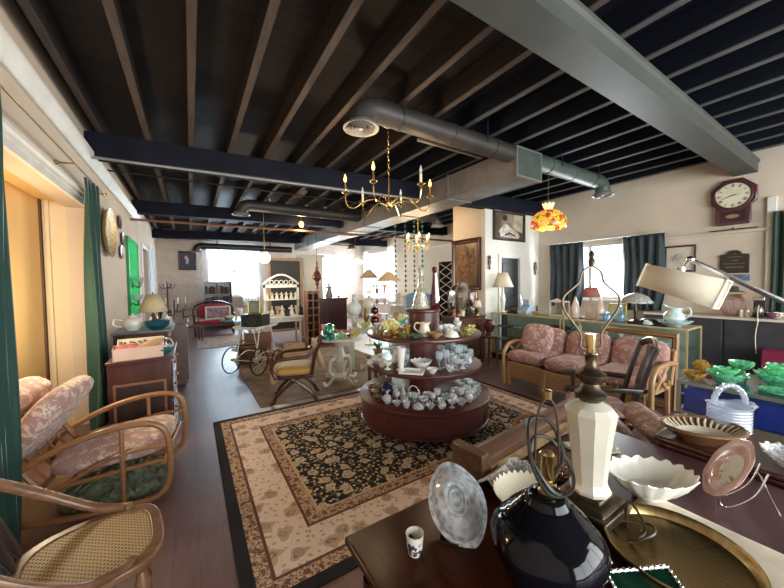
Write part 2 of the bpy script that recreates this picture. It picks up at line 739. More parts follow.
# cross beams
def cross_beam(yl, yr):
    # slightly askew to the walls; a gap lets the trunk duct through
    def y(x):
        return yl + (yr - yl) * (x + 1) / 8.2
    for x0, x1 in ((XL, 3.6), (4.24, XR)):
        struct('ceiling_beam', MB().prism([(x0, y(x0)), (x1, y(x1)), (x1, y(x1) + .25), (x0, y(x0) + .25)], 3.15, ZJ), M_beam, bevel=0.008)


cross_beam(5.08, 4.38)
cross_beam(8.6, 7.9)
cross_beam(12.7, 11.7)
gb = MB()
gb.prism([(1.12, 3.18), (1.37, 3.18), (1.37, 3.42), (1.16, 3.42), (1.16, 3.36), (1.10, 3.36), (1.10, 3.33), (1.12, 3.31)], XL, XR, 'X')
struct('ceiling_beam', gb, M_greybeam)

# left wall trim
cr = [(0, 0), (0.025, 0), (0.03, 0.03), (0.05, 0.05), (0.055, 0.08), (0.085, 0.11), (0.09, 0.14), (0, 0.14)]
struct('trim_1', MB().prism([(XL + a, 3.04 + b) for a, b in cr], YR, 9.3, 'Y'), M_trim)
hd = [(0, 0), (0.03, 0), (0.03, 0.05), (0.045, 0.06), (0.045, 0.09), (0.065, 0.11), (0.065, 0.14), (0, 0.14)]
struct('trim_2', MB().prism([(XL + a, 2.5 + b) for a, b in hd], 2.6, 5.2, 'Y'), M_trim)
struct('trim_3', MB().box(XL, XL + 0.035, 5.0, 5.13, 0, 2.5).box(XL, XL + 0.035, 2.67, 2.80, 0, 2.5), M_closet2)
# shallow lit closet behind the curtained opening
cl = MB().box(XL - .42, XL - .36, 2.6, 5.1, 0, 2.6).box(XL - .36, XL - TW, 2.66, 2.76, 0, 2.6).box(XL - .36, XL - TW, 2.66, 5.0, 2.55, 2.62)
struct('wall_closet', cl, M_closet)
struct('trim_8', MB().box(XL - .36, XL - .345, 4.93, 4.98, 0, 2.55), mat('brown_gap', (.10, .045, .02), .6))
struct('wall_closet_end', MB().box(XL - .36, XL - TW, 5.0, 5.08, 0, 2.6).box(XL - .32, XL - .29, 4.96, 5.0, 0, 2.55), M_closet2)
bulb('closet_lamp', (XL - .14, 3.7, 1.5), 26, (1.0, 0.82, 0.55), 0.1)
# dark doorway further along the left wall
struct('wall_passage', MB().box(XL - 1.1, XL - 1.0, 9.7, 11.4, 0, 2.7).box(XL - 1.1, XL - TW, 11.2, 11.3, 0, 2.7).box(XL - 1.1, XL - TW, 9.8, 9.9, 0, 2.7).box(XL - 1.1, XL - TW, 9.8, 11.3, 2.6, 2.7), M_dark)
struct('trim_4', MB().box(XL, XL + .03, 9.8, 9.9, 0, 2.55).box(XL, XL + .03, 11.2, 11.3, 0, 2.55).box(XL, XL + .03, 9.8, 11.3, 2.55, 2.65), M_trim)
# right wall ledge
struct('trim_5', MB().box(XR - .06, XR, 0.2, 2.6, 2.30, 2.335), M_right)
struct('trim_6', MB().box(XR - .05, XR, 0.92, 1.02, 1.05, 2.78), M_trim, bevel=0.01)
struct('baseboard_left', MB().box(XL, XL + .02, 5.15, 9.8, 0, .14).box(XL, XL + .02, YR, 2.66, 0, .14).box(XL, XL + .02, 11.3, YF, 0, .14), M_trim)
struct('baseboard_right', MB().box(XR - .02, XR, YR, YF, 0, .14), M_trim)

# windows
def window(n, axis, pos, u0, u1, z0, z1, cols, rows, m=M_trim, out=1):
    fr = MB()
    d0, d1 = sorted((pos + out * 0.03, pos + out * 0.09))

    def bx(mb, a0, a1, b0, b1, e0=d0, e1=d1):
        if axis == 'X':
            mb.box(e0, e1, a0, a1, b0, b1)
        else:
            mb.box(a0, a1, e0, e1, b0, b1)
    t = 0.06
    bx(fr, u0, u0 + t, z0, z1)
    bx(fr, u1 - t, u1, z0, z1)
    bx(fr, u0, u1, z0, z0 + t)
    bx(fr, u0, u1, z1 - t, z1)
    for i in range(1, cols):
        c = u0 + (u1 - u0) * i / cols
        bx(fr, c - .03, c + .03, z0 + t, z1 - t)
    for i in range(1, rows):
        c = z0 + (z1 - z0) * i / rows
        bx(fr, u0 + t, u1 - t, c - .025, c + .025)
    f = struct('window_%d' % n, fr, m)
    g = MB()
    mid = (d0 + d1) / 2
    bx(g, u0 + t, u1 - t, z0 + t, z1 - t, mid - .003, mid + .003)
    part('window_pane', g, M_pane, f)
    s_ = MB()
    a, b = sorted((pos - out * 0.06, pos + out * 0.03))
    bx(s_, u0 - .05, u1 + .05, z0 - .04, z0, a, b)
    part('window_sill', s_, m, f)
    return f


window(1, 'Y', YF, 0.62, 2.32, 1.15, 3.08, 2, 2)
window(2, 'Y', YF, 4.75, 6.1, 0.95, 2.95, 1, 2)
window(3, 'X', XR, 11.1, 13.7, 0.9, 3.0, 2, 2)
window(4, 'X', XR, 2.72, 4.25, 1.2, 2.36, 2, 1)
window(5, 'Y', YR, -0.2, 6.8, 0.6, 2.9, 4, 1, out=-1)

# office block in the far right corner
of = MB()
XO, YO = 5.30, 4.65
of.box(XO, 5.78, YO, YO + .12, 0, 3.14).box(6.44, XR, YO, YO + .12, 0, 3.14).box(5.78, 6.44, YO, YO + .12, 2.12, 3.14)
struct('wall_office_front', of, M_white)
os_ = MB().box(XO, XO + .12, YO + .12, 5.62, 0, 3.40).box(XO + .12, XR, 5.5, 5.62, 0, 3.40)
struct('wall_office_side', os_, plaster('peach_plaster', (0.74, 0.62, 0.50), 0.05))
door = MB().box(5.78, 6.44, YO + .03, YO + .08, 0.02, 2.12)
d = struct('door_1', door, mat('dark_door_paint', (0.035, 0.037, 0.04), 0.4, var=0.2))
part('door_frame', MB().box(5.71, 5.78, YO - .03, YO, 0, 2.12).box(6.44, 6.51, YO - .03, YO, 0, 2.12).box(5.71, 6.51, YO - .03, YO, 2.12, 2.2), M_trim, d)
part('door_panel', MB().box(5.88, 6.34, YO + .015, YO + .03, 1.2, 2.0).box(5.88, 6.34, YO + .015, YO + .03, 0.2, 1.05), M_dark, d, bevel=0.01)
part('door_knob', MB().sphere((6.37, YO, 1.0), 0.03), mat('door_brass', (0.7, 0.5, 0.2), 0.25, 1.0), d)
# low partition with the lattice door beyond the office
pt = MB().box(6.3, 6.42, 5.62, 6.68, 0, 2.62).box(6.3, 6.42, 7.32, 8.3, 0, 2.62).box(6.3, 6.42, 6.68, 7.32, 2.2, 2.62)
struct('wall_partition', pt, M_white)
struct('trim_7', MB().box(6.27, 6.45, 5.62, 8.3, 2.62, 2.70), M_trim)
# ---------------------------------------------------------------- object materials
W_oak = wood('golden_oak', (0.12, 0.052, 0.026), (0.25, 0.12, 0.06), 0.35, 'X')
W_rattan = wood('bent_rattan', (0.20, 0.088, 0.035), (0.36, 0.18, 0.08), 0.35, 'X', scale=6)
W_rattan2 = wood('honey_rattan', (0.36, 0.20, 0.09), (0.55, 0.34, 0.17), 0.35, 'X', scale=6)
W_mahog = wood('mahogany', (0.032, 0.009, 0.009), (0.078, 0.022, 0.018), 0.28, 'Z', coat=0.3)
W_red = wood('oxblood_stain', (0.052, 0.010, 0.012), (0.085, 0.018, 0.018), 0.35, 'X', scale=2, coat=0.2)
W_walnut = wood('walnut', (0.055, 0.026, 0.016), (0.15, 0.070, 0.040), 0.3, 'X', coat=0.25)
W_table = wood('polished_table_wood', (0.018, 0.004, 0.002), (0.060, 0.014, 0.005), 0.22, 'Y', scale=2.0, coat=0.0, spec=0.12)
W_desk = wood('plum_brown_veneer', (0.045, 0.018, 0.021), (0.085, 0.036, 0.040), 0.3, 'X', scale=2.0, coat=0.0, spec=0.4)
W_black = wood('ebonised_wood', (0.014, 0.009, 0.009), (0.04, 0.022, 0.02), 0.3, 'Z', coat=0.3)
W_pale = wood('pale_pine', (0.42, 0.28, 0.15), (0.60, 0.43, 0.26), 0.5, 'Z')
M_brass = mat('polished_brass', (0.72, 0.50, 0.20), 0.22, 1.0)
M_oldbrass = mat('aged_brass', (0.34, 0.24, 0.11), 0.34, 1.0, var=0.25)
M_bronze = mat('dark_bronze', (0.075, 0.055, 0.035), 0.35, 0.8, var=0.3, vs=9)
M_iron = mat('dark_iron', (0.03, 0.028, 0.027), 0.45, 0.6)
M_silver = mat('silver_plate', (0.72, 0.72, 0.72), 0.2, 1.0)
M_gold = mat('gilt_metal', (0.62, 0.47, 0.20), 0.3, 0.8)
M_whiteiron = mat('white_painted_iron', (0.78, 0.77, 0.73), 0.4)
M_milk = mat('milk_glass', (0.80, 0.79, 0.75), 0.12, coat=0.4)
M_china = mat('white_china', (0.78, 0.76, 0.70), 0.18, coat=0.3)
M_cream = mat('cream_ceramic', (0.70, 0.63, 0.50), 0.2, coat=0.3)
M_linen = mat('linen_shade', (0.70, 0.62, 0.50), 0.8, bm=0.1, bs=120)
M_paper = mat('old_paper', (0.68, 0.63, 0.53), 0.8)
M_velvet = None


def velvet(name, col):
    m, nt, b = newmat(name)
    v = coords(nt)
    n = N(nt, 'ShaderNodeTexNoise', Scale=5.0, Detail=3.0)
    nt.links.new(v, n.inputs['Vector'])
    nt.links.new(ramp(nt, n.outputs['Fac'], [(0.3, tuple(c * 0.75 for c in col)), (0.7, col)]), b.inputs['Base Color'])
    b.inputs['Roughness'].default_value = 0.7
    b.inputs['Sheen Weight'].default_value = 0.5
    b.inputs['Sheen Roughness'].default_value = 0.4
    return m


V_green = velvet('green_velvet', (0.005, 0.050, 0.038))
V_teal = velvet('slate_teal_cloth', (0.026, 0.042, 0.052))
V_red = velvet('crimson_velvet', (0.42, 0.02, 0.05))
V_gold = velvet('gold_velvet', (0.47, 0.29, 0.075))
V_tan = velvet('tan_velvet', (0.48, 0.32, 0.17))
F_rose = floral('rose_floral_fabric', (0.60, 0.45, 0.39), (0.36, 0.22, 0.20), (0.68, 0.54, 0.46), 16)
F_sofa = floral('dusty_rose_floral_fabric', (0.56, 0.37, 0.32), (0.36, 0.18, 0.16), (0.64, 0.46, 0.40), 18)
G_clear = glassy('clear_glass', (0.96, 0.98, 1.0), 0.62)
G_cut = glassy('cut_glass', (0.97, 0.98, 1.0), 0.45, (0.97, 0.98, 1.0), 0.05, 0.9, 70)
G_green = glassy('green_glass', (0.55, 0.95, 0.72), 0.45, (0.35, 0.95, 0.62), 0.04, 0.5, 50)
G_emer = glassy('emerald_glass', (0.05, 0.55, 0.36), 0.5, (0.01, 0.42, 0.27), 0.04)
G_teal = glassy('teal_glass', (0.10, 0.55, 0.55), 0.5, (0.02, 0.35, 0.36), 0.04)
G_olive = glassy('olive_glass', (0.62, 0.60, 0.30), 0.5, (0.45, 0.42, 0.16), 0.04, 0.5, 50)
G_amber = glassy('amber_glass', (0.85, 0.62, 0.22), 0.5, (0.72, 0.48, 0.12), 0.04, 0.4, 50)
G_pink = glassy('pink_glass', (0.95, 0.66, 0.62), 0.45, (0.92, 0.52, 0.48), 0.06, 0.5, 50)
G_red = glassy('ruby_glass', (0.35, 0.015, 0.035), 0.3, (0.14, 0.006, 0.016), 0.04)
G_yellow = glassy('yellow_glass', (0.95, 0.90, 0.55), 0.5, (0.90, 0.82, 0.38), 0.04, 0.4, 50)
G_blue = glassy('blue_glass', (0.55, 0.80, 0.97), 0.45, (0.35, 0.68, 0.92), 0.04)
G_case = paneglass('case_glass', (0.93, 0.98, 0.96))


# ---------------------------------------------------------------- rugs
def rug_mat():
    m, nt, b = newmat('persian_rug')
    tc = N(nt, 'ShaderNodeTexCoord')
    sx = N(nt, 'ShaderNodeSeparateXYZ')
    nt.links.new(tc.outputs['Object'], sx.inputs[0])
    dx = math_(nt, 'SUBTRACT', RUGX, math_(nt, 'ABSOLUTE', sx.outputs[0]))
    dy = math_(nt, 'SUBTRACT', RUGY, math_(nt, 'ABSOLUTE', sx.outputs[1]))
    d = math_(nt, 'MINIMUM', dx, dy)
    black, beige, tan, brown = (0.010, 0.009, 0.014), (0.84, 0.68, 0.58), (0.60, 0.43, 0.30), (0.14, 0.055, 0.04)

    def flowers(scale, ground, petal, heart, vine, seed, vk=1.0, sr=0.22):
        v = coords(nt, 'Object', (1, 1, 1), (0, 0, 0), (seed, seed, 0))
        nz = N(nt, 'ShaderNodeTexNoise', Scale=scale * 1.6, Detail=2.0)
        nt.links.new(v, nz.inputs['Vector'])
        vv = mix(nt, 0.05, v, nz.outputs['Color'], 'ADD')
        a = N(nt, 'ShaderNodeTexVoronoi', Scale=scale, voronoi_dimensions='2D')
        nt.links.new(vv, a.inputs['Vector'])
        a2 = N(nt, 'ShaderNodeTexVoronoi', Scale=scale * 3.4, voronoi_dimensions='2D')
        nt.links.new(vv, a2.inputs['Vector'])
        e = N(nt, 'ShaderNodeTexVoronoi', Scale=scale * 1.7, voronoi_dimensions='2D', feature='DISTANCE_TO_EDGE')
        nt.links.new(vv, e.inputs['Vector'])
        line = ramp(nt, e.outputs['Distance'], [(0.035, (1, 1, 1)), (0.07, (0, 0, 0))])
        base = mix(nt, math_(nt, 'MULTIPLY', line, vk), ground, vine)
        sm_ = ramp(nt, a2.outputs['Distance'], [(sr, (1, 1, 1)), (sr + .06, (0, 0, 0))])
        base = mix(nt, sm_, base, petal)
        fl = math_(nt, 'ADD', a.outputs['Distance'], math_(nt, 'MULTIPLY', a2.outputs['Distance'], 0.22))
        big = ramp(nt, fl, [(0.0, heart), (0.16, petal), (0.22, vine), (0.25, petal), (0.36, petal), (0.40, ground)])
        k = ramp(nt, fl, [(0.38, (1, 1, 1)), (0.42, (0, 0, 0))])
        return mix(nt, k, base, big)
    field = flowers(6.4, black, (0.64, 0.53, 0.38), (0.45, 0.25, 0.15), (0.22, 0.17, 0.10), 0.0, .8, .20)
    bord = flowers(5.2, beige, (0.56, 0.40, 0.31), (0.24, 0.12, 0.085), (0.24, 0.13, 0.09), 3.1, .10, .17)
    guard = flowers(15.0, tan, (0.17, 0.075, 0.05), beige, (0.20, 0.10, 0.07), 1.7)

    def step(t):
        return math_(nt, 'GREATER_THAN', d, t)
    c = mix(nt, step(0.075), black, guard)
    c = mix(nt, step(0.155), c, brown)
    c = mix(nt, step(0.175), c, bord)
    c = mix(nt, step(0.43), c, brown)
    c = mix(nt, step(0.45), c, guard)
    c = mix(nt, step(0.53), c, tan)
    c = mix(nt, step(0.55), c, field)
    nt.links.new(c, b.inputs['Base Color'])
    b.inputs['Roughness'].default_value = 0.95
    n2 = N(nt, 'ShaderNodeTexNoise', Scale=180.0, Detail=2.0)
    nt.links.new(coords(nt), n2.inputs['Vector'])
    bump(nt, b, n2.outputs['Fac'], 0.4, 0.004)
    return m


RUGX, RUGY = 1.85, 1.3
solo('area_rug', 'large black and beige floral rug under the round glassware display', 'rug',
     MB().box(-RUGX, RUGX, -RUGY, RUGY, 0.0, 0.012), rug_mat(), (0.17 + RUGX, 2.88, 0), 0.0, bevel=0.003)
solo('worn_rug', 'worn plain taupe rug under the baby carriage and swivel chair', 'rug',
     MB().box(0, 2.6, 0, 3.2, 0, 0.009), mat('taupe_rug', (0.30, 0.225, 0.175), 0.95, var=0.3, vs=4, bm=0.3, bs=150), (0.72, 4.35, 0))
solo('pale_rug', 'pale patterned rug in the far aisle before the red settee', 'rug',
     MB().box(0, 1.6, 0, 2.0, 0, 0.009), mat('pale_rug_pile', (0.42, 0.33, 0.29), 0.95, var=0.3, vs=8), (0.1, 9.2, 0))
sh = MB()
for i in range(240):
    a, q = rnd.uniform(0, 2 * PI), math.sqrt(rnd.random())
    x, y = 0.34 * q * math.cos(a), 0.26 * q * math.sin(a)
    h = 0.07 + 0.09 * (1 - q)
    tx, ty = rnd.uniform(-.07, .07), rnd.uniform(-.07, .07)
    sh.tube([(x, y, 0), (x + tx * .5, y + ty * .5, h), (x + tx * 1.3, y + ty * 1.3, h * 0.8)], [0.028, 0.02, 0.004], 5)
sh.lathe([(0, 0), (0.36, 0), (0.34, 0.05), (0.2, 0.11), (0, 0.12)], 24, sy=.78)
t = solo('shaggy_throw', 'mossy grey-green shaggy throw heaped on the floor under the floral rattan armchair', 'throw', sh,
         mat('moss_fleece', (0.17, 0.20, 0.135), 0.95, var=0.4, vs=14), (-0.52, 3.27, 0))

# ---------------------------------------------------------------- ducts, pipes and hanging lights
M_duct = mat('galvanised_duct', (0.20, 0.185, 0.18), 0.5, 0.1, var=0.15, vs=4)
M_ductdark = mat('brown_duct_paint', (0.034, 0.028, 0.025), 0.5, 0.0, var=0.2, vs=4)
M_ductgreen = mat('green_grey_duct_paint', (0.060, 0.078, 0.070), 0.5, 0.0, var=0.15, vs=4)


def round_duct(name, label, x0, x1, y, z, r, m, end, seams=3):
    t = thing(name, label, 'air duct', (0, y, z))
    d = -1 if end < (x0 + x1) / 2 else 1
    o = x0 if d == 1 else x1
    for q in (.25, .8):
        hx = o + (end - o) * q
        part('hanger_strap', MB().box(hx - .012, hx + .012, -r - .004, -r, -.02, ZD - z).box(hx - .012, hx + .012, r, r + .004, -.02, ZD - z), M_iron, t)
    e = end - d * r
    pts = [(o, 0, 0), (e - d * r * .6, 0, 0)] + [(e - d * r * .6 + d * r * 1.5 * math.sin(R(a)), 0, -r * 1.5 * (1 - math.cos(R(a)))) for a in range(15, 91, 15)]
    ex, ez = pts[-1][0], pts[-1][2]
    b = MB().tube(pts, r, 18)
    for i in range(seams):
        x = o + (e - o) * (i + 0.5) / seams
        b.tube([(x - .012, 0, 0), (x + .012, 0, 0)], r + .008, 18)
    part('duct_body', b, m, t)
    g = MB()
    M = T(ex, 0, ez - .015)
    g.lathe([(r * 1.05, 0.03), (r * 1.5, -0.02), (r * 1.5, -0.03), (r * 1.2, -.02)], 24, M)
    for k in (1.15, 0.85, 0.55):
        g.lathe([(r * k, -0.03), (r * (k - .12), 0.0), (r * (k - .14), -0.005), (r * k, -.037), (r * k, -.03)], 24, M)
    g.lathe([(0, -.035), (r * .22, -.03), (r * .2, 0), (0, 0)], 16, M)
    part('diffuser', g, mat('diffuser_grey', (0.22, 0.22, 0.21), 0.45, 0.1), t)
    return t


round_duct('air_duct', 'brown round branch duct with a ringed diffuser at its left end, above the brass chandelier', 1.4, 3.64, 2.78, 3.30, 0.115, M_ductdark, 1.42)
round_duct('air_duct', 'grey-green round branch duct with a ringed diffuser, right of the square trunk duct', 4.2, 6.2, 2.78, 3.30, 0.115, M_ductgreen, 6.2)
round_duct('air_duct', 'dark round duct with a ringed diffuser between the first and second ceiling beams', 0.9, 3.62, 7.3, 3.27, 0.12, M_ductdark, 0.92)
round_duct('air_duct', 'black duct bending down in front of the pale far wall, beside the carved panel', 4.2, 5.05, 6.0, 3.16, 0.11, M_dark, 5.15)
round_duct('air_duct', 'black round duct across the top of the curtained far window', 0.2, 3.6, 13.5, 3.02, 0.12, M_dark, 0.2)
round_duct('air_duct', 'dark duct elbow right of the trunk duct above the white pillar', 4.2, 5.0, 10.6, 3.06, 0.11, M_ductdark, 5.0)
t = thing('trunk_duct', 'long square galvanised trunk duct running under the joists down the room', 'air duct', (0, 0, 0))
b = MB()
ys = [2.68, 4.0, 5.5, 7.0, 8.5, 10.0, 11.5, 13.2]
b.box(3.66, 4.18, 2.68, 13.2, 2.99, 3.36)
part('duct_body', b, M_duct, t)
m_ = mat('duct_seam_metal', (0.24, 0.23, 0.22), 0.4, 0.4)
for y in ys:
    part('duct_seam', MB().box(3.645, 4.195, y - .012, y + .012, 2.975, 3.375), m_, t)
part('duct_end', MB().box(3.67, 4.17, 2.665, 2.68, 3.0, 3.35), M_ductgreen, t)
solo('conduit_pipe', 'thin grey conduit running along the underside of the nearest dark beam', 'pipe',
     MB().tube([(-1, 5.10, 3.125), (3.6, 4.72, 3.125)], 0.018, 8), mat('conduit_grey', (0.30, 0.30, 0.31), 0.4, 0.5))
solo('copper_pipe', 'long copper sprinkler pipe crossing the room below the second beam', 'pipe',
     MB().tube([(-1, 8.35, 2.96), (XR, 7.7, 2.93)], 0.028, 8), mat('copper', (0.40, 0.19, 0.12), 0.35, 0.7))
solo('sprinkler_pipe', 'thin dark pipe hung under the joists past the brown round duct', 'pipe',
     MB().tube([(-1, 6.2, 3.3), (3.6, 6.1, 3.3)], 0.012, 8), M_iron)
solo('strip_batten', 'pair of slim grey rails under the joists beside the trunk duct', 'rail',
     MB().box(2.45, 3.6, 3.05, 3.1, 3.37, 3.40).box(2.45, 3.6, 3.2, 3.24, 3.37, 3.40), mat('rail_grey', (0.22, 0.21, 0.2), 0.5))

E_warm = emit('warm_bulb', (1.0, 0.45, 0.10), 3.5)
E_globe = emit('globe_glow', (1.0, 0.82, 0.55), 5.0)
M_candle = mat('candle_sleeve', (0.70, 0.62, 0.48), 0.5)


def chandelier(name, label, loc, drop, r, n, lit, m, hub=0.0, upto=0.2, bulbcol=E_warm, power=11, rot=0.0):
    t = thing(name, label, 'chandelier', loc)
    part('canopy', MB().lathe([(0, 0), (.07, 0), (.075, -.015), (.05, -.03), (.015, -.045), (0, -.045)], 18), m, t)
    ch = MB()
    k = int((drop - .35) / .045)
    for i in range(k):
        z = -.05 - i * .045
        M = T(0, 0, z - .02, 0, 0, PI / 2 * (i % 2))
        ch.tube([(.012 * math.cos(a * PI / 4), 0, .03 * math.sin(a * PI / 4)) for a in range(8)], .0035, 5, True, M)
    part('chain', ch, m, t)
    part('stem', MB().lathe([(0, -drop + .34), (.008, -drop + .34), (.01, -drop + .1), (.02, -drop + .06), (.035, -drop + .03), (.045, -drop), (.035, -drop - .03), (.012, -drop - .05), (.012, -drop - .07), (0, -drop - .08)], 14), m, t)
    for i in range(n):
        a = rot + 2 * PI * i / n
        ca, sa = math.cos(a), math.sin(a)
        prof = [(0.03, -drop), (r * .35, -drop + .055), (r * .6, -drop + .02), (r * .8, -drop - .05), (r * .95, -drop - .03), (r, -drop + .06), (r, -drop + .1)]
        pts = smooth([(p * ca, p * sa, z) for p, z in prof], 5)
        arm = part('arm', MB().tube(pts, .008, 8), m, t)
        M = T(r * ca, r * sa, -drop + .1)
        part('drip_cup', MB().lathe([(0, 0), (.015, 0), (.04, .02), (.042, .025), (.014, .012), (.014, .04), (0, .04)], 14, M), m, arm)
        part('candle_tube', MB().lathe([(0, .03), (.013, .03), (.013, .13), (0, .13)], 10, M), M_candle if i not in lit else m, arm)
        fl = MB().lathe([(0, .13), (.012, .14), (.018, .165), (.012, .19), (.003, .22), (0, .222)], 10, M)
        part('bulb', fl, bulbcol if i in lit else G_clear, arm)
        if i in lit and power:
            bulb('chandelier_light', (loc[0] + r * ca, loc[1] + r * sa, loc[2] - drop + .27), power)
    return t


chandelier('brass_chandelier', 'brass candle chandelier on a chain below the joists, three bulbs lit', (1.97, 3.15, 3.42), 0.92, 0.50, 6, (0, 3, 4), M_brass, rot=R(-20))
chandelier('gilt_chandelier', 'small gilt chandelier with lit candle bulbs beyond the round display, beside green bead strings', (4.35, 5.75, 3.64), 1.27, 0.26, 6, (0, 1, 2, 3, 4, 5), M_gold, power=7, bulbcol=emit('pale_bulb', (1.0, 0.55, 0.25), 5))

# stained glass pendant
def tiff_mat():
    m, nt, b = newmat('stained_glass')
    v = coords(nt)
    vo = N(nt, 'ShaderNodeTexVoronoi', Scale=22.0)
    nt.links.new(v, vo.inputs['Vector'])
    n = N(nt, 'ShaderNodeTexVoronoi', Scale=8.5)
    nt.links.new(v, n.inputs['Vector'])
    c = ramp(nt, n.outputs['Distance'], [(0.22, (0.85, 0.02, 0.05)), (0.34, (0.75, 0.03, 0.05)), (0.36, (0.10, 0.22, 0.03)), (0.44, (0.35, 0.30, 0.03)), (0.46, (1.0, 0.42, 0.04)), (0.9, (1.0, 0.52, 0.09))])
    k = mix(nt, 0.35, c, vo.outputs['Color'], 'MULTIPLY')
    e = N(nt, 'ShaderNodeTexVoronoi', Scale=22.0, feature='DISTANCE_TO_EDGE')
    nt.links.new(v, e.inputs['Vector'])
    ln = ramp(nt, e.outputs['Distance'], [(0.03, (0, 0, 0)), (0.06, (1, 1, 1))])
    k = mix(nt, 1.0, k, ln, 'MULTIPLY')
    nt.links.new(k, b.inputs['Base Color'])
    nt.links.new(k, b.inputs['Emission Color'])
    b.inputs['Emission Strength'].default_value = 0.55
    b.inputs['Roughness'].default_value = 0.25
    return m


t = thing('stained_glass_pendant', 'red and amber stained-glass pendant lamp with a rose border, hung near the right wall', 'lamp', (4.83, 2.96, 3.42))
part('canopy', MB().lathe([(0, .22), (.06, .22), (.05, .19), (0, .185)], 16), M_gold, t)
part('cord', MB().tube([(0, 0, .2), (.004, 0, -.3), (-.003, 0, -.55)], .007, 6), M_oldbrass, t)
prof = [(.055, 0.30), (.10, 0.285), (.17, 0.25), (.235, .18), (.262, .10), (.258, .02), (.245, 0.0)]
part('lamp_shade', MB().lathe(prof, 28, T(0, 0, -.99), wob=lambda a, i: (1.0 + 0.015 * math.cos(10 * a), 0.012 * math.cos(10 * a) if i >= 5 else 0)), tiff_mat(), t, solid=0.006)
part('crown', MB().lathe([(.05, 0), (.065, .03), (.085, .08), (.075, .09)], 16, T(0, 0, -.69), wob=lambda a, i: (1 + .1 * math.cos(8 * a) * (i > 1), .012 * math.cos(8 * a) * (i > 1))), emit('amber_crown', (1.0, 0.62, 0.25), 0.7), t, solid=0.005)
part('bulb', MB().sphere((0, 0, -.85), .035), emit('lamp_bulb', (1, .75, .4), 12), t)
bulb('pendant_light', (4.83, 2.96, 2.50), 7, rad=.04)

t = thing('globe_pendant', 'round lit white globe lamp hanging in front of the blackboard', 'lamp', (1.5, 8.0, 3.42))
part('cord', MB().tube([(0, 0, 0), (0, 0, -1.02)], .006, 6), M_oldbrass, t)
part('fitter', MB().lathe([(0, .06), (.03, .06), (.06, .02), (.06, 0), (0, 0)], 14, T(0, 0, -1.06)), M_oldbrass, t)
part('globe', MB().sphere((0, 0, -1.19), .13, 18), E_globe, t)
bulb('globe_light', (1.5, 7.85, 2.05), 22, (1, .85, .6), .1)
t = thing('bare_bulb', 'bare glowing bulb on a short cord under the second beam', 'lamp', (2.38, 7.95, 3.42))
part('cord', MB().tube([(0, 0, 0), (0, 0, -.26)], .006, 6), M_oldbrass, t)
part('bulb', MB().sphere((0, 0, -.33), .06, 14, sz=1.2), E_warm, t)
bulb('bare_light', (2.38, 7.95, 2.98), 16)
bulb('three_light', (5.0, 10.3, 2.25), 45, (1, .85, .65), .2)
t = thing('three_light_pendant', 'three-armed hanging lamp with small lit shades before the far right windows', 'lamp', (5.0, 10.3, 3.42))
part('cord', MB().tube([(0, 0, 0), (0, 0, -1.0)], .008, 6), M_oldbrass, t)
for i, a in enumerate((40, 160, 280)):
    ca, sa = math.cos(R(a)), math.sin(R(a))
    arm = part('arm', MB().tube(smooth([(0, 0, -1.0), (.15 * ca, .15 * sa, -.93), (.28 * ca, .28 * sa, -1.02)], 5), .01, 6), M_oldbrass, t)
    part('lamp_shade', MB().lathe([(.03, .06), (.07, .02), (.1, -.05)], 14, T(.28 * ca, .28 * sa, -1.06)), emit('pearl_shade', (1, .85, .6), 2.2), arm, solid=.005)
# ---------------------------------------------------------------- left wall: curtains, closet rod, wall pieces
def curtain_mb(width, z0, z1, folds, amp, flare=0.15, axis='Y', n=40, pinch=None):
    mb = MB()

    def fn(u, v):
        z = z0 + (z1 - z0) * v
        k = 1 + flare * (1 - v)
        if pinch:
            k *= 1 - pinch[1] * math.exp(-((v - pinch[0]) / 0.18) ** 2)
        a = (u - .5) * width * k
        b = amp * math.sin(u * folds * 2 * PI + 1.3 * math.sin(3 * v)) * (0.55 + 0.45 * (1 - v)) + 0.3 * amp * math.sin(u * folds * 5.1 + v * 4)
        return (b, a, z) if axis == 'Y' else (a, b, z)
    return mb.sheet(fn, n, 16)


solo('curtain', 'dark green velvet curtain at the near end of the rod, behind the cane-seat chair', 'curtain', curtain_mb(0.50, 0.02, 2.72, 4, .045, -0.40), V_green, (-0.90, 2.53, 0), solid=.008)
solo('curtain', 'dark green velvet curtain at the far end of the rod, beside the dark dresser', 'curtain', curtain_mb(0.42, 0.03, 2.72, 4, .05, 0.2), V_green, (-0.88, 4.66, 0), solid=.008)
t = thing('curtain_rod', 'thin aged brass curtain rod over the closet opening on the left wall', 'curtain rod', (-0.87, 0, 2.74))
part('rod', MB().tube([(0, 2.4, 0), (0, 5.25, 0)], .008, 8), M_oldbrass, t)
for y in (2.45, 4.05, 5.2):
    part('bracket', MB().tube([(-.13, y, -.02), (0, y, -.01)], .008, 6).sphere((-.12, y, -.02), .022, 8), M_oldbrass, t)
part('finial', MB().sphere((0, 5.28, 0), .024, 10), M_brass, t)

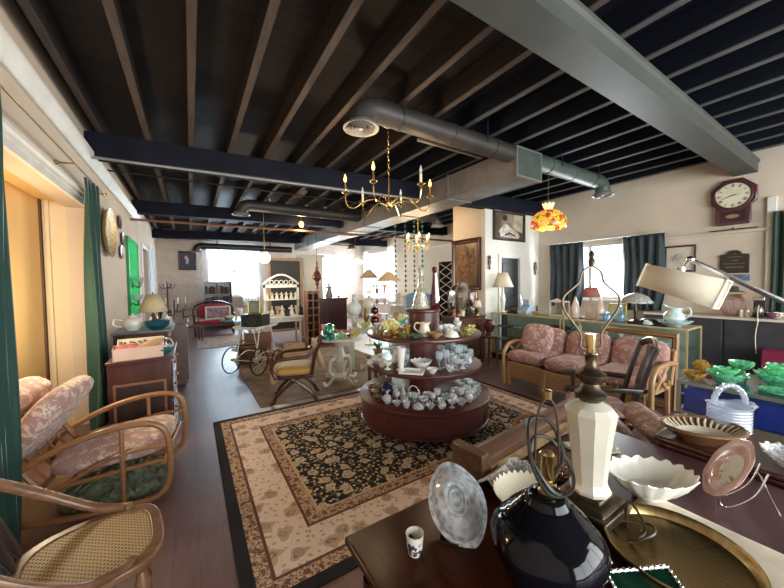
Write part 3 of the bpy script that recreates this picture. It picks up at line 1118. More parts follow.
plat_m = mat('embossed_gold_plate', (0.50, 0.36, 0.16), 0.4, 0.4, var=0.45, vs=30, bm=.6, bs=40)
solo('wall_platter', 'large round gold and white patterned platter hung on the left wall past the green curtain', 'platter',
     MB().lathe([(0, .03), (.2, .03), (.30, .06), (.34, .08), (.345, .07), (.3, .03), (0, 0)], 32, T(0, 0, 0, 0, R(90), 0)), plat_m, (-1, 5.95, 2.36))
for i, (y, z, lab) in enumerate([(7.0, 2.68, 'topmost small brown wall plate beside the green panel'), (7.22, 2.42, 'middle small brown wall plate beside the green panel'), (7.02, 2.18, 'lowest small brown wall plate beside the green panel')]):
    solo('wall_plate', lab, 'plate', MB().lathe([(0, .02), (.07, .02), (.12, .035), (.125, .03), (.08, 0), (0, 0)], 20, T(0, 0, 0, 0, R(90), 0)), mat('brown_glaze', (0.16, 0.07, 0.05), 0.3), (-1, y, z), group='small plates on the left wall')
t = thing('painted_board', 'bright emerald-green painted panel hung on the left wall', 'wall panel', (-1, 8.3, 1.78))
part('board', MB().box(0, .03, -.62, .62, -.75, .72), mat('emerald_paint', (0.0, 0.62, 0.12), 0.8, spec=.15), t)
part('frame', MB().box(0, .045, -.66, -.62, -.79, .76).box(0, .045, .62, .66, -.79, .76).box(0, .045, -.62, .62, .72, .76).box(0, .045, -.62, .62, -.79, -.75), mat('dark_green_trim', (0.0, 0.27, 0.07), .4), t)


def sconce(name, label, loc, m, shade):
    t = thing(name, label, 'sconce', loc)
    part('backplate', MB().lathe([(0, .02), (.04, .015), (.06, 0), (0, 0)], 14, T(0, 0, 0, 0, R(90), 0)), m, t)
    for s in (-1, 1):
        a = part('arm', MB().tube(smooth([(.02, 0, 0), (.08, s * .06, -.05), (.11, s * .12, -.02), (.11, s * .13, .04)], 5), .008, 6), m, t)
        part('lamp_shade', MB().lathe([(.015, .04), (.03, .06), (.055, .09), (.06, .13), (.07, .15)], 14, T(.11, s * .13, 0), wob=lambda q, i: (1 + .06 * math.cos(8 * q) * (i > 2), 0)), shade, a, solid=.003)
    return t


sconce('wall_sconce', 'two-armed bronze wall sconce with clear shades, upper one over the green panel', (-.96, 8.05, 1.62), M_bronze, G_clear)
sconce('wall_sconce', 'two-armed bronze wall sconce with clear shades, lower one over the green panel', (-.96, 7.75, 1.28), M_bronze, G_clear)
white_sheer = None


def sheer_mat(name, col=(0.86, 0.90, 0.95), tr=0.5):
    m = bpy.data.materials.new(name)
    m.use_nodes = True
    nt = m.node_tree
    nt.nodes.clear()
    out = N(nt, 'ShaderNodeOutputMaterial')
    a = N(nt, 'ShaderNodeBsdfTranslucent')
    a.inputs[0].default_value = (*col, 1)
    d = N(nt, 'ShaderNodeBsdfDiffuse')
    d.inputs[0].default_value = (*col, 1)
    c = N(nt, 'ShaderNodeBsdfTransparent')
    m1 = N(nt, 'ShaderNodeMixShader')
    m1.inputs[0].default_value = 0.35
    nt.links.new(a.outputs[0], m1.inputs[1])
    nt.links.new(d.outputs[0], m1.inputs[2])
    m2 = N(nt, 'ShaderNodeMixShader')
    v = coords(nt)
    w = N(nt, 'ShaderNodeTexNoise', Scale=12.0, Detail=3.0)
    nt.links.new(v, w.inputs['Vector'])
    nt.links.new(ramp(nt, w.outputs['Fac'], [(0.3, (tr * .6,) * 3), (0.7, (tr * 1.2,) * 3)]), m2.inputs[0])
    nt.links.new(m1.outputs[0], m2.inputs[1])
    nt.links.new(c.outputs[0], m2.inputs[2])
    nt.links.new(m2.outputs[0], out.inputs[0])
    return m


M_sheer = sheer_mat('white_sheer', tr=0.3)
solo('curtain', 'white sheer curtain tied beside the dark passage on the left wall', 'curtain', curtain_mb(0.9, 0.1, 2.75, 5, .05, .1), M_sheer, (-.9, 11.55, 0))
for x, lab in ((.92, 'white sheer curtain on the left half of the far window'), (2.05, 'white sheer curtain on the right half of the far window, behind the globe lamp')):
    solo('curtain', lab, 'curtain', curtain_mb(0.62, 0.75, 3.12, 6, .035, .05, 'X'), M_sheer, (x, 13.86, 0))
solo('valance', 'short white sheer valance across the top of the far window', 'valance', curtain_mb(1.9, 2.62, 3.14, 14, .03, 0, 'X', 80), M_sheer, (1.47, 13.74, 0))
solo('curtain', 'white sheer curtain at the window right of the white pillar', 'curtain', curtain_mb(0.5, 0.8, 3.0, 5, .035, .05, 'X'), M_sheer, (5.95, 13.86, 0))
solo('curtain', 'white curtain at the far side of the bright back right window', 'curtain', curtain_mb(0.5, 0.8, 3.1, 5, .035, .05), M_sheer, (7.08, 13.55, 0))
solo('curtain', 'white curtain gathered at the near side of the bright back right window', 'curtain', curtain_mb(0.55, 0.8, 3.1, 5, .035, .05, pinch=(.5, .35)), M_sheer, (7.08, 11.2, 0))

t = thing('curtain_rod', 'white rod across the top of the bright far window', 'curtain rod', (0, 13.84, 3.13))
part('rod', MB().tube([(.5, 0, 0), (2.45, 0, 0)], .012, 8), M_trim, t)
for x in (.5, 2.45):
    part('bracket', MB().box(x - .01, x + .01, 0, .16, -.01, .01), M_trim, t)
# right wall window curtains
def swag(name, label, y, w):
    return solo(name, label, 'curtain', curtain_mb(w, 1.02, 2.42, 5, .05, .05, pinch=(.0, .15)), V_teal, (7.08, y, 0), solid=.008)


swag('curtain', 'dark slate curtain on the left side of the right wall window', 3.93, .74)
swag('curtain', 'dark slate-blue curtain on the right side of the right wall window, beside the framed drawing', 2.50, .64)
t = thing('curtain_rod', 'white curtain rod above the right wall window', 'curtain rod', (7.12, 0, 2.44))
part('rod', MB().tube([(0, 2.2, 0), (0, 4.4, 0)], .012, 8), M_trim, t)

# ---------------------------------------------------------------- bent rattan armchair (left) and its twin by the table
def rattan_chair(name, label, fab, wd):
    t = thing(name, label, 'armchair')
    for s, nm in ((-.36, 'arm'), (.36, 'arm')):
        loop = smooth([(-.40, s, .09), (-.2, s, .045), (.15, s, .035), (.35, s, .05), (.43, s, .16), (.44, s, .40), (.40, s, .55), (.28, s, .605), (.05, s, .59), (-.2, s, .51), (-.42, s, .38), (-.50, s, .28), (-.48, s, .16)], 5, True)
        a = part(nm, MB().tube(loop, .022, 10, True), wd, t)
        part('arm_spindle', MB().tube([(.16, s, .04), (.16, s, .59)], .015, 8), wd, a)
        part('arm_rail', MB().tube(smooth([(.44, s, .42), (.25, s, .42), (.05, s, .38), (-.12, s, .29), (-.25, s, .25)], 5), .015, 8), wd, a)
    fr = MB()
    fr.tube([(.40, -.36, .30), (.40, .36, .30)], .018, 8)
    fr.tube([(-.30, -.36, .25), (-.30, .36, .25)], .018, 8)
    for s in (-.33, .33):
        fr.tube([(.40, s, .30), (-.34, s, .24)], .016, 8)
    for x in (-.15, 0, .15, .28):
        fr.tube([(x, -.33, .272 + .07 * x), (x, .33, .272 + .07 * x)], .009, 6)
    part('seat_frame', fr, wd, t)
    bk = MB()
    hoop = smooth([(-.28, -.32, .26), (-.42, -.33, .50), (-.58, -.31, .76), (-.635, -.22, .835), (-.64, 0, .845), (-.635, .22, .835), (-.58, .31, .76), (-.42, .33, .50), (-.28, .32, .26)], 5)
    bk.tube(hoop, .02, 8)
    for y in (-.2, -.07, .07, .2):
        bk.tube([(-.30, y, .27), (-.63, y, .83)], .010, 6)
    part('back_frame', bk, wd, t)
    part('seat_cushion', MB().pillow(.70, .64, .15, T(.06, 0, .37, 0, R(-4), 0)), fab, t)
    part('back_cushion', MB().pillow(.66, .64, .17, T(-.38, 0, .61, 0, R(-54), 0), e=.4).pillow(.22, .62, .20, T(-.53, 0, .80, 0, R(-54), 0)), fab, t)
    return t


ch = rattan_chair('rattan_armchair', 'bent-rattan armchair with floral cushions beside the closet on the left', F_rose, W_rattan)
ch.location = (-.56, 3.27, 0)
ch.rotation_euler = (0, 0, R(-7))
c2 = dup(ch, (2.36, 1.24, 0), R(132), 'bent-rattan armchair with rose cushions behind the table, seen past the white lamp', scale=(.88, .88, .74))

# cane-seat chair, foreground left
def cane_mat():
    m, nt, b = newmat('woven_cane')
    v = coords(nt, 'Object', (1, 1, 1), (0, 0, R(45)))
    ck = N(nt, 'ShaderNodeTexVoronoi', Scale=62.0, feature='F1', distance='CHEBYCHEV')
    ck.inputs['Randomness'].default_value = 0.0
    nt.links.new(v, ck.inputs['Vector'])
    c = ramp(nt, ck.outputs['Distance'], [(0.24, (0.03, 0.015, 0.008)), (0.30, (0.55, 0.36, 0.16)), (0.5, (0.44, 0.27, 0.11))])
    nt.links.new(c, b.inputs['Base Color'])
    b.inputs['Roughness'].default_value = 0.5
    bump(nt, b, ck.outputs['Distance'], 0.6, 0.004)
    return m


t = thing('cane_seat_chair', 'low bow-armed wooden chair with a woven cane seat at the near left', 'chair', (-.40, 1.85, 0), R(8))


def seat_outline(r, k=36, sx=.255, sy=.25):
    out = []
    for i in range(k):
        a = 2 * PI * i / k
        c, s_ = math.cos(a), math.sin(a)
        p = 0.62 if c > 0 else .8
        out.append((sx * r * math.copysign(abs(c) ** p, c), sy * r * math.copysign(abs(s_) ** .62, s_) * (1 + .06 * c)))
    return out


o1, o2 = seat_outline(1.0), seat_outline(.80)
rim = MB()
k = len(o1)
vs = [(x, y, .455) for x, y in o1] + [(x, y, .458) for x, y in o2] + [(x, y, .415) for x, y in o1] + [(x, y, .43) for x, y in o2]
fs = []
for i in range(k):
    j = (i + 1) % k
    fs += [(i, j, k + j, k + i), (2 * k + i, 3 * k + i, 3 * k + j, 2 * k + j), (i, 2 * k + i, 2 * k + j, j), (k + i, k + j, 3 * k + j, 3 * k + i)]
rim.add(vs, fs)
seat = part('seat', rim, W_oak, t, bevel=.008)
part('cane_panel', MB().prism([(x * 1.02, y * 1.02) for x, y in o2], .44, .452), cane_mat(), seat)
for s in (-1, 1):
    arm = smooth([(-.34, s * .20, .80), (-.30, s * .27, .74), (-.16, s * .30, .61), (-.02, s * .285, .50), (.07, s * .25, .468), (.12, s * .225, .465), (.135, s * .20, .475)], 6)
    part('arm', MB().tube(arm, [.024] * 12 + [.022] * (len(arm) - 14) + [.018, .012], 10, sq=.8), W_oak, t)
part('top_rail', MB().tube(smooth([(-.33, -.21, .79), (-.37, -.12, .84), (-.385, 0, .855), (-.37, .12, .84), (-.33, .21, .79)], 6), .028, 10, sq=.6), W_oak, t)
for y in (-.17, -.06, .06, .17):
    part('back_slat', MB().lathe([(.012, 0), (.03, .08), (.034, .18), (.026, .30), (.014, .39)], 10, T(-.225, y * .9, .44, 0, R(-19), 0), sx=.5), W_black, t)
turn = [(.014, 0), (.016, .05), (.024, .09), (.016, .12), (.024, .15), (.016, .18), (.026, .26), (.028, .33), (.016, .37), (.026, .39), (.022, .425)]
for x in (-.17, .17):
    for y in (-.17, .17):
        part('leg', MB().lathe(turn, 12, T(x * 1.15, y * 1.15, 0, R(5 if y > 0 else -5) * -1 * -1, R(-5 if x > 0 else 5), 0)), W_oak, t)
for y in (-.18, .18):
    part('stretcher', MB().tube([(-.18, y, .17), (0, y, .17), (.18, y, .17)], [.009, .014, .009], 8), W_oak, t)

# ---------------------------------------------------------------- dressers along the left wall
t = thing('low_dresser', 'dark wooden dresser with an inset panel, beside the far green curtain', 'dresser', (-.70, 3.98, 0))
part('body', MB().box(0, .50, .02, 1.02, .06, .84), W_mahog, t, bevel=.004)
part('top', MB().box(-.01, .53, 0, 1.04, .84, .87), W_mahog, t, bevel=.006)
part('base_moulding', MB().box(-.005, .515, .005, 1.03, 0, .09), W_mahog, t, bevel=.01)
part('side_panel', MB().box(.06, .44, .008, .02, .14, .62), W_black, t)
part('panel_beading', MB().box(.04, .06, .004, .02, .12, .64).box(.44, .46, .004, .02, .12, .64).box(.06, .44, .004, .02, .62, .64).box(.06, .44, .004, .02, .12, .14), W_oak, t)
for i, z in enumerate((.14, .40, .64)):
    dr = part('drawer', MB().box(.50, .515, .06, .98, z, z + (.23 if i < 2 else .17)), W_mahog, t, bevel=.004)
    for y in (.3, .75):
        part('drawer_knob', MB().sphere((.53, y, z + .11), .018, 10), M_oldbrass, dr)
t = thing('raised_cabinet', 'dark cabinet with a blue-grey top behind the box of odds and ends', 'cabinet', (-.82, 5.06, 0))
part('body', MB().box(0, .55, .02, .8, 0, 1.0), W_mahog, t)
part('top', MB().box(-.02, .6, 0, .82, 1.0, 1.03), mat('slate_top', (0.10, 0.13, 0.15), .35), t, bevel=.004)
part('cabinet_door', MB().box(.55, .565, .06, .76, .08, .94), W_black, t, bevel=.004)
t = thing('tall_side_cabinet', 'tall narrow reddish-brown cabinet at the end of the dresser row', 'cabinet', (-.54, 5.95, 0))
part('body', MB().box(0, .46, 0, .8, .05, .98), W_walnut, t)
part('top', MB().box(-.02, .49, -.02, .82, .98, 1.01), W_walnut, t, bevel=.006)
part('plinth', MB().box(.02, .44, .02, .78, 0, .05), W_black, t)
part('cabinet_door', MB().box(.46, .475, .04, .76, .1, .94), W_walnut, t, bevel=.004)

# ---------------------------------------------------------------- round tiered display
CX, CY = 2.24, 2.88
t = thing('round_display', 'round oxblood three-tier display stand on the floral rug, laden with glassware', 'display stand', (CX, CY, .012))
part('drum', MB().lathe([(0, .085), (.70, .085), (.725, .095), (.725, .115), (.712, .125), (.712, .315), (.72, .325), (.735, .335), (.735, .355), (.725, .362), (0, .362)], 64), W_red, t)
for i in range(6):
    a = 2 * PI * (i + .3) / 6
    part('foot', MB().lathe([(0, 0), (.03, 0), (.035, .05), (.045, .09), (0, .09)], 12, T(.58 * math.cos(a), .58 * math.sin(a), 0)), W_red, t)
for i in range(8):
    a = 2 * PI * (i + .5) / 8
    M = T(0, 0, 0, 0, 0, a)
    part('drum_seam', MB().box(.705, .7165, -.004, .004, .135, .305, M), W_black, t)
part('column', MB().lathe([(0, .36), (.165, .36), (.165, 1.255), (0, 1.255)], 32), W_red, t)
part('tier_shelf', MB().lathe([(.16, .655), (.63, .655), (.645, .662), (.648, .675), (.645, .688), (.635, .692), (.16, .692)], 64), W_red, t)
part('tier_shelf', MB().lathe([(.16, .998), (.63, .998), (.642, 1.005), (.645, 1.018), (.642, 1.03), (.63, 1.035), (.16, 1.035)], 64), W_red, t)
part('cap', MB().lathe([(0, 1.25), (.185, 1.25), (.20, 1.262), (.20, 1.28), (.185, 1.29), (0, 1.29)], 40), W_red, t)
for i, a in enumerate((R(232 + 98), R(232 - 98), R(30), R(75))):
    M = T(0, 0, 0, 0, 0, a)
    part('acrylic_divider', MB().box(.30, .63, -.003, .003, .694, .995, M), G_case, t)
    part('acrylic_divider', MB().box(.30, .63, -.003, .003, .365, .653, M), G_case, t)

# ---------------------------------------------------------------- rattan sofa
t = thing('rattan_sofa', 'long rattan sofa with dusty rose floral cushions in front of the glass counter', 'sofa', (4.05, 3.2, 0))
mods = [(0, -.60, .06), (-.62, -1.22, 0), (-1.22, -1.82, 0)]
for i, (a, b_, dx) in enumerate(mods):
    fr = MB()
    for y in (a - .03, b_ + .03):
        fr.box(dx, dx + .05, y - .025, y + .025, 0, .36).box(.68, .72, y - .025, y + .025, 0, .40)
        fr.box(dx, .72, y - .02, y + .02, .30, .35)
    fr.box(dx, dx + .04, b_ + .03, a - .03, .33, .37).box(.66, .72, b_ + .03, a - .03, .33, .37)
    f = part('seat_frame', fr, W_rattan2, t, bevel=.01)
    sl = MB()
    for k in range(7):
        z = .14 + k * .03
        sl.tube([(dx + .02, b_ + .05, z), (dx + .02, a - .05, z)], .013, 6)
    part('front_slats', sl, W_rattan2, f)
    part('seat_cushion', MB().pillow(.72, abs(b_ - a) * .98, .17, T(.34 + dx * .6, (a + b_) / 2, .46), e=.3), F_sofa, t)
    part('back_cushion', MB().pillow(.44, abs(b_ - a) * .98, .20, T(.66, (a + b_) / 2, .655, 0, R(-72), 0), e=.5), F_sofa, t)
bk = MB()
for y in (0, -.6, -1.2, -1.82):
    bk.tube([(.70, y, .35), (.82, y, .74)], .02, 8)
bk.tube([(.82, 0, .74), (.82, -1.82, .74)], .02, 8)
part('back_frame', bk, W_rattan2, t)
for y in (.03, -1.85):
    lp = smooth([(.06, y, 0), (.04, y, .30), (.06, y, .50), (.16, y, .61), (.35, y, .635), (.6, y, .63), (.74, y, .60)], 6)
    a = part('arm', MB().tube(lp, .028, 10), W_rattan2, t)
    part('arm_strut', MB().tube([(.12, y, .36), (.5, y, .62)], .018, 8).tube([(.45, y, .36), (.2, y, .58)], .018, 8), W_rattan2, a)
solo('throw_pillow', 'square dusty rose floral pillow propped at the left end of the rattan sofa', 'pillow', MB().pillow(.44, .44, .15, e=.55), F_sofa, (4.40, 2.86, .735), rot=(R(8), R(-66), R(8)))

# ---------------------------------------------------------------- glass counters
M_caseback = mat('grey_green_backing', (0.33, 0.38, 0.36), 0.5)


def glass_case(name, label, x0, x1, y0, y1, h, shelves, base, m_fr, base_m, rz=0):
    t = thing(name, label, 'display case', (x0, y0, 0))
    X, Y = x1 - x0, y1 - y0
    part('base', MB().box(0, X, 0, Y, 0, base), base_m, t)
    f = .022
    fr = MB()
    for x in (0, X - f):
        for y in (0, Y - f):
            fr.box(x, x + f, y, y + f, base, h)
    for z in (base, h - f):
        for x in (0, X - f):
            fr.box(x, x + f, f, Y - f, z, z + f)
        for y in (0, Y - f):
            fr.box(f, X - f, y, y + f, z, z + f)
    part('frame', fr, m_fr, t)
    part('glass_top', MB().box(f, X - f, f, Y - f, h - .012, h - .004), G_case, t)
    part('glass_front', MB().box(.006, .012, f, Y - f, base + f, h - f), G_case, t)
    part('glass_end', MB().box(f, X - f, .006, .012, base + f, h - f), G_case, t)
    part('back_panel', MB().box(X - .012, X - .004, f, Y - f, base + f, h - f), M_caseback, t)
    for z in shelves:
        part('glass_shelf', MB().box(.05, X - .03, f, Y - f, z, z + .008), G_case, t)
    return t


M_goldfr = mat('brushed_gold_frame', (0.70, 0.56, 0.27), 0.35, 0.5)
CA, CB = 3.04, 4.72
glass_case('display_case', 'gold-framed glass counter by the office wall, filled with small jewellery', 5.30, 5.86, 3.02, 4.50, .96, (.40, .66), .12, M_goldfr, M_dark)
glass_case('display_case', 'gold-framed glass counter behind the sofa, right of the jewellery counter', 5.30, 5.86, 1.38, 2.98, .96, (.40, .66), .12, M_goldfr, M_dark)
glass_case('display_case', 'low glass case with a cobalt blue lining, topped with green glassware', 3.0, 3.62, -.9, .84, .86, (), .62, mat('grey_case_frame', (.30, .30, .27), .35, .6), M_dark)
part('cobalt_lining', MB().box(.02, .60, .03, 1.70, .645, .80), mat('cobalt_cloth', (0.015, 0.035, 0.34), 0.6, var=.3, vs=5), bpy.data.objects['display_case.002'])
# long counter on the right wall
t = thing('wall_counter', 'long charcoal counter with a pale worktop along the right wall below the clock', 'counter', (6.62, -.6, 0))
part('body', MB().box(.03, .57, 0, 2.9, 0, 1.0), mat('charcoal_panel', (0.035, 0.036, 0.045), 0.55, var=.2), t)
part('worktop', MB().box(0, .57, -.02, 2.92, 1.0, 1.035), mat('pale_laminate', (0.60, 0.53, 0.45), .35), t, bevel=.004)
for y in (.02, .98, 1.94):
    part('cabinet_door', MB().box(.012, .03, y + .01, y + .94, .08, .98), mat('charcoal_door', (0.032, 0.033, 0.042), 0.5, var=.2) if y < .1 else bpy.data.materials['charcoal_door'], t, bevel=.004)

# ---------------------------------------------------------------- tables in the foreground
def legs4(t, x0, x1, y0, y1, h, r, m, prof=None):
    for x in (x0, x1):
        for y in (y0, y1):
            part('leg', MB().lathe(prof or [(r * .6, 0), (r * .7, h * .3), (r, h * .7), (r * .8, h * .8), (r, h)], 12, T(x, y, 0)), m, t)


t = thing('writing_table', 'polished reddish-brown table in the foreground holding the black lamp and glass lid', 'table', (0, 0, 0))
part('tabletop', MB().box(.41, 1.24, -.55, .97, .725, .75), W_table, t, bevel=.008)
part('apron', MB().box(.46, 1.2, -.50, .92, .63, .725), W_table, t)
for x in (.48, 1.16):
    for y in (-.47, .89):
        part('leg', MB().lathe([(.02, 0), (.028, .1), (.034, .35), (.026, .5), (.036, .56), (.036, .64)], 12, T(x, y, 0)), W_table, t)
t = thing('plum_desk', 'long plum-brown desk right of the polished table, under the white bowl and brass tray', 'desk', (0, 0, 0))
part('desktop', MB().box(1.25, 2.0, -.75, .96, .722, .748), W_desk, t, bevel=.008)
part('desk_body', MB().box(1.3, 1.95, -.7, .90, .06, .722), W_desk, t)
part('drawer', MB().box(1.4, 1.85, .90, .915, .5, .69), W_desk, t, bevel=.004)
t = thing('dark_sideboard', 'dark mahogany sideboard with a stepped rim under the lattice bowl and glass basket', 'sideboard', (0, 0, 0))
part('body', MB().box(2.06, 2.50, -.75, .62, .05, .72), W_mahog, t)
part('top', MB().box(2.03, 2.53, -.78, .66, .755, .785), W_mahog, t, bevel=.01)
part('top_moulding', MB().box(2.045, 2.515, -.765, .645, .72, .755), W_mahog, t, bevel=.012)
part('cabinet_door', MB().box(2.048, 2.06, -.6, .5, .12, .66), W_black, t, bevel=.004)
solo('table_runner', 'creased cream runner under the brass tray and white scalloped bowl', 'table runner',
     MB().sheet(lambda u, v: (1.27 + .24 * u, -.40 + .91 * v, .7505 + .003 * abs(math.sin(9 * u + 5 * v))), 14, 24), mat('cream_linen', (0.58, 0.50, 0.40), .85, var=.15, vs=10, bm=.2), (0, 0, 0), solid=.002)

# dark open-arm chair
t = thing('dark_armchair', 'dark wood splat-back armchair with open arms, between the sofa and the table', 'chair', (3.07, 1.40, 0), R(122))
part('seat', MB().box(-.22, .25, -.25, .25, .40, .445), W_black, t, bevel=.015)
part('seat_cushion', MB().pillow(.46, .46, .08, T(.02, 0, .48)), F_sofa, t)
for s in (-1, 1):
    part('back_post', MB().tube(smooth([(-.22, s * .21, 0), (-.21, s * .21, .42), (-.27, s * .21, .75), (-.36, s * .215, 1.06)], 4), .022, 8), W_black, t)
    part('leg', MB().lathe([(.016, 0), (.022, .15), (.026, .3), (.02, .36), (.026, .41)], 10, T(.20, s * .21, 0)), W_black, t)
    a = part('arm', MB().tube(smooth([(-.27, s * .22, .70), (-.1, s * .25, .70), (.1, s * .27, .685), (.24, s * .27, .68), (.28, s * .27, .66)], 4), .024, 8, sq=.7), W_black, t)
    part('arm_post', MB().lathe([(.014, .42), (.024, .5), (.014, .55), (.022, .62), (.016, .68)], 10, T(.18, s * .255, 0)), W_black, a)
part('crest_rail', MB().tube(smooth([(-.35, -.23, 1.02), (-.375, -.1, 1.07), (-.385, 0, 1.085), (-.375, .1, 1.07), (-.35, .23, 1.02)], 4), .03, 8, sq=.55), W_black, t)
part('splat', MB().prism([(-.05, 0), (.05, 0), (.04, .1), (.075, .3), (.07, .42), (.04, .5), (.06, .6), (-.06, .6), (-.04, .5), (-.07, .42), (-.075, .3), (-.04, .1)], -.008, .008, 'X', T(-.235, 0, .46, 0, R(-13), 0)), W_black, t)
# big empty frame
t = thing('picture_frame', 'large empty walnut and gilt picture frame leaning by the right end of the sofa', 'picture frame', (4.93, 1.80, .0), rot=(0, R(4), 0))
W_goldoak = wood('golden_brown_frame', (.20, .095, .04), (.36, .19, .085), .35, 'Y')


def frame_mb(w, h, t_, d, prof=True):
    """A frame in the YZ plane, thickness along X, with mitred profile."""
    mb = MB()
    pr = [(0, 0, 0), (0, 0, d * .7), (t_ * .25, 0, d), (t_ * .5, 0, d * .75), (t_ * .8, 0, d * .9), (t_, 0, d * .45), (t_, 0, 0)]
    vs, fs = [], []
    n = len(pr)
    for cy, cz in ((-1, 0), (1, 0), (1, 1), (-1, 1)):
        for a, _, b in pr:
            vs.append((-b, cy * (w / 2 - a), a if cz == 0 else h - a))
    for i in range(4):
        j = (i + 1) % 4
        for k in range(n):
            l = (k + 1) % n
            fs.append((i * n + k, i * n + l, j * n + l, j * n + k))
    mb.add(vs, fs)
    return mb


part('frame_moulding', frame_mb(.86, .94, .06, .05), W_goldoak, t)
part('gilt_liner', MB().add(*(lambda m: (m.v, m.f))(frame_mb(.74, .82, .018, .03)), M=T(0, 0, .06)), M_gold, t)
# ---------------------------------------------------------------- small ware: shapes
ORD = ['first', 'second', 'third', 'fourth', 'fifth', 'sixth', 'seventh', 'eighth', 'ninth', 'tenth', 'eleventh', 'twelfth', 'thirteenth', 'fourteenth', 'fifteenth', 'sixteenth', 'seventeenth', 'eighteenth', 'nineteenth', 'twentieth', 'twenty-first', 'twenty-second', 'twenty-third', 'twenty-fourth']


def scal(n, a, start=2, dz=0.0):
    return lambda t, i: ((1 + a * math.cos(n * t)) if i >= start else 1.0, dz * math.cos(n * t) if i >= start else 0.0)


def P_bowl(r=.06, h=.05, n=10, a=.05):
    return {'': MB().lathe([(0, 0), (r * .42, 0), (r * .45, .006), (r * .72, h * .4), (r * .95, h * .85), (r * 1.02, h), (r * .98, h + .002), (r * .88, h * .85), (r * .6, h * .4), (0, h * .2)], 24, wob=lambda t, i: ((1 + a * math.cos(n * t)) if 4 <= i <= 7 else 1, .08 * h * math.cos(n * t) if i in (5, 6) else 0))}


def P_plate(r=.085, n=16, a=.03):
    return {'': MB().lathe([(0, 0), (r * .5, 0), (r * .6, .006), (r, .018), (r * 1.0, .022), (r * .58, .011), (0, .006)], 28, wob=scal(n, a, 3))}


def P_goblet(r=.034, h=.12):
    return {'bowl': MB().lathe([(0, h * .44), (r * .5, h * .47), (r * .95, h * .62), (r, h * .8), (r * .94, h), (r * .88, h), (r * .92, h * .8), (r * .85, h * .64), (0, h * .5)], 16),
            'stem': MB().lathe([(0, .006), (.006, .008), (.005, h * .2), (.009, h * .27), (.005, h * .36), (.008, h * .45), (0, h * .45)], 10),
            'foot': MB().lathe([(0, 0), (r * .95, 0), (r * .95, .004), (.008, .012), (0, .012)], 16)}


def P_sherbet(r=.045, h=.075):
    return {'bowl': MB().lathe([(0, h * .42), (r * .6, h * .5), (r, h * .8), (r * 1.06, h), (r * 1.0, h), (r * .9, h * .8), (r * .5, h * .55), (0, h * .5)], 18, wob=scal(9, .04, 3)),
            'stem': MB().lathe([(0, 0), (r * .75, 0), (r * .75, .005), (.009, .014), (.007, h * .35), (.014, h * .44), (0, h * .44)], 14)}


def P_sugar(r=.045, h=.06):
    return {'body': MB().lathe([(0, 0), (r * .6, 0), (r * .62, .008), (r * .8, h * .25), (r * 1.02, h * .6), (r * .92, h), (r * .86, h), (r * .9, h * .6), (0, h * .3)], 20, wob=lambda t, i: (1 + .03 * math.cos(12 * t), 0)),
            'lid': MB().lathe([(r * .95, h), (r * .9, h + .012), (r * .5, h + .03), (.008, h + .035), (.012, h + .045), (.014, h + .055), (.008, h + .066), (0, h + .067)], 20),
            'handle': MB().tube(smooth([(r * .9, 0, h * .75), (r * 1.4, 0, h * .8), (r * 1.4, 0, h * .4), (r * .85, 0, h * .3)], 4), .005, 6),
            'handle ': MB().tube(smooth([(-r * .9, 0, h * .75), (-r * 1.4, 0, h * .8), (-r * 1.4, 0, h * .4), (-r * .85, 0, h * .3)], 4), .005, 6)}


def P_pitcher(r=.045, h=.11):
    def lip(t, i):
        if i in (5, 6):
            k = math.exp(-(min(t, 2 * PI - t) / .35) ** 2)
            return 1 + .35 * k, .1 * h * k
        return 1, 0
    return {'body': MB().lathe([(0, 0), (r * .65, 0), (r * .7, h * .06), (r * 1.05, h * .35), (r * .72, h * .75), (r * .82, h), (r * .76, h), (r * .66, h * .75), (r * .98, h * .36), (0, h * .1)], 20, wob=lip),
            'handle': MB().tube(smooth([(-r * .72, 0, h * .92), (-r * 1.5, 0, h * .95), (-r * 1.75, 0, h * .6), (-r * 1.0, 0, h * .3)], 5), .006, 6)}


def P_cup(r=.04, h=.06):
    return {'body': MB().lathe([(0, 0), (r * .55, 0), (r * .6, .006), (r * .9, h * .4), (r, h), (r * .94, h), (r * .84, h * .4), (0, .012)], 18),
            'handle': MB().tube(smooth([(-r * .95, 0, h * .8), (-r * 1.55, 0, h * .8), (-r * 1.5, 0, h * .4), (-r * .85, 0, h * .3)], 4), .005, 6)}


def P_basket(r=.055, h=.06, hh=.13):
    return {'body': MB().lathe([(0, 0), (r * .6, 0), (r * .65, .006), (r * .9, h * .5), (r * 1.15, h), (r * 1.08, h), (r * .8, h * .5), (0, .014)], 20, sy=.8, wob=scal(10, .05, 4, .003)),
            'handle': MB().tube([(r * 1.02 * math.cos(R(a)), 0, h * .9 + (hh - h * .9) * math.sin(R(a))) for a in range(0, 181, 12)], .006, 6)}


def P_vase(r=.04, h=.19):
    return {'': MB().lathe([(0, 0), (r * .95, 0), (r * .98, .008), (r * .5, h * .12), (r * .55, h * .2), (r * .75, h * .6), (r * 1.05, h * .96), (r * 1.1, h), (r * 1.02, h), (r * .68, h * .6), (r * .4, h * .2), (0, h * .15)], 20, wob=lambda t, i: (1 + (.03 * math.cos(10 * t) if i >= 3 else 0), 0))}


def P_bottle(r=.04, h=.2):
    return {'body': MB().lathe([(0, 0), (r * .95, 0), (r, .01), (r, h * .4), (r * .8, h * .52), (r * .28, h * .65), (r * .26, h * .82), (r * .36, h * .85), (r * .3, h * .87), (0, h * .87)], 18),
            'stopper': MB().lathe([(r * .2, h * .86), (r * .24, h * .89), (r * .42, h * .93), (r * .4, h * .98), (0, h)], 12)}


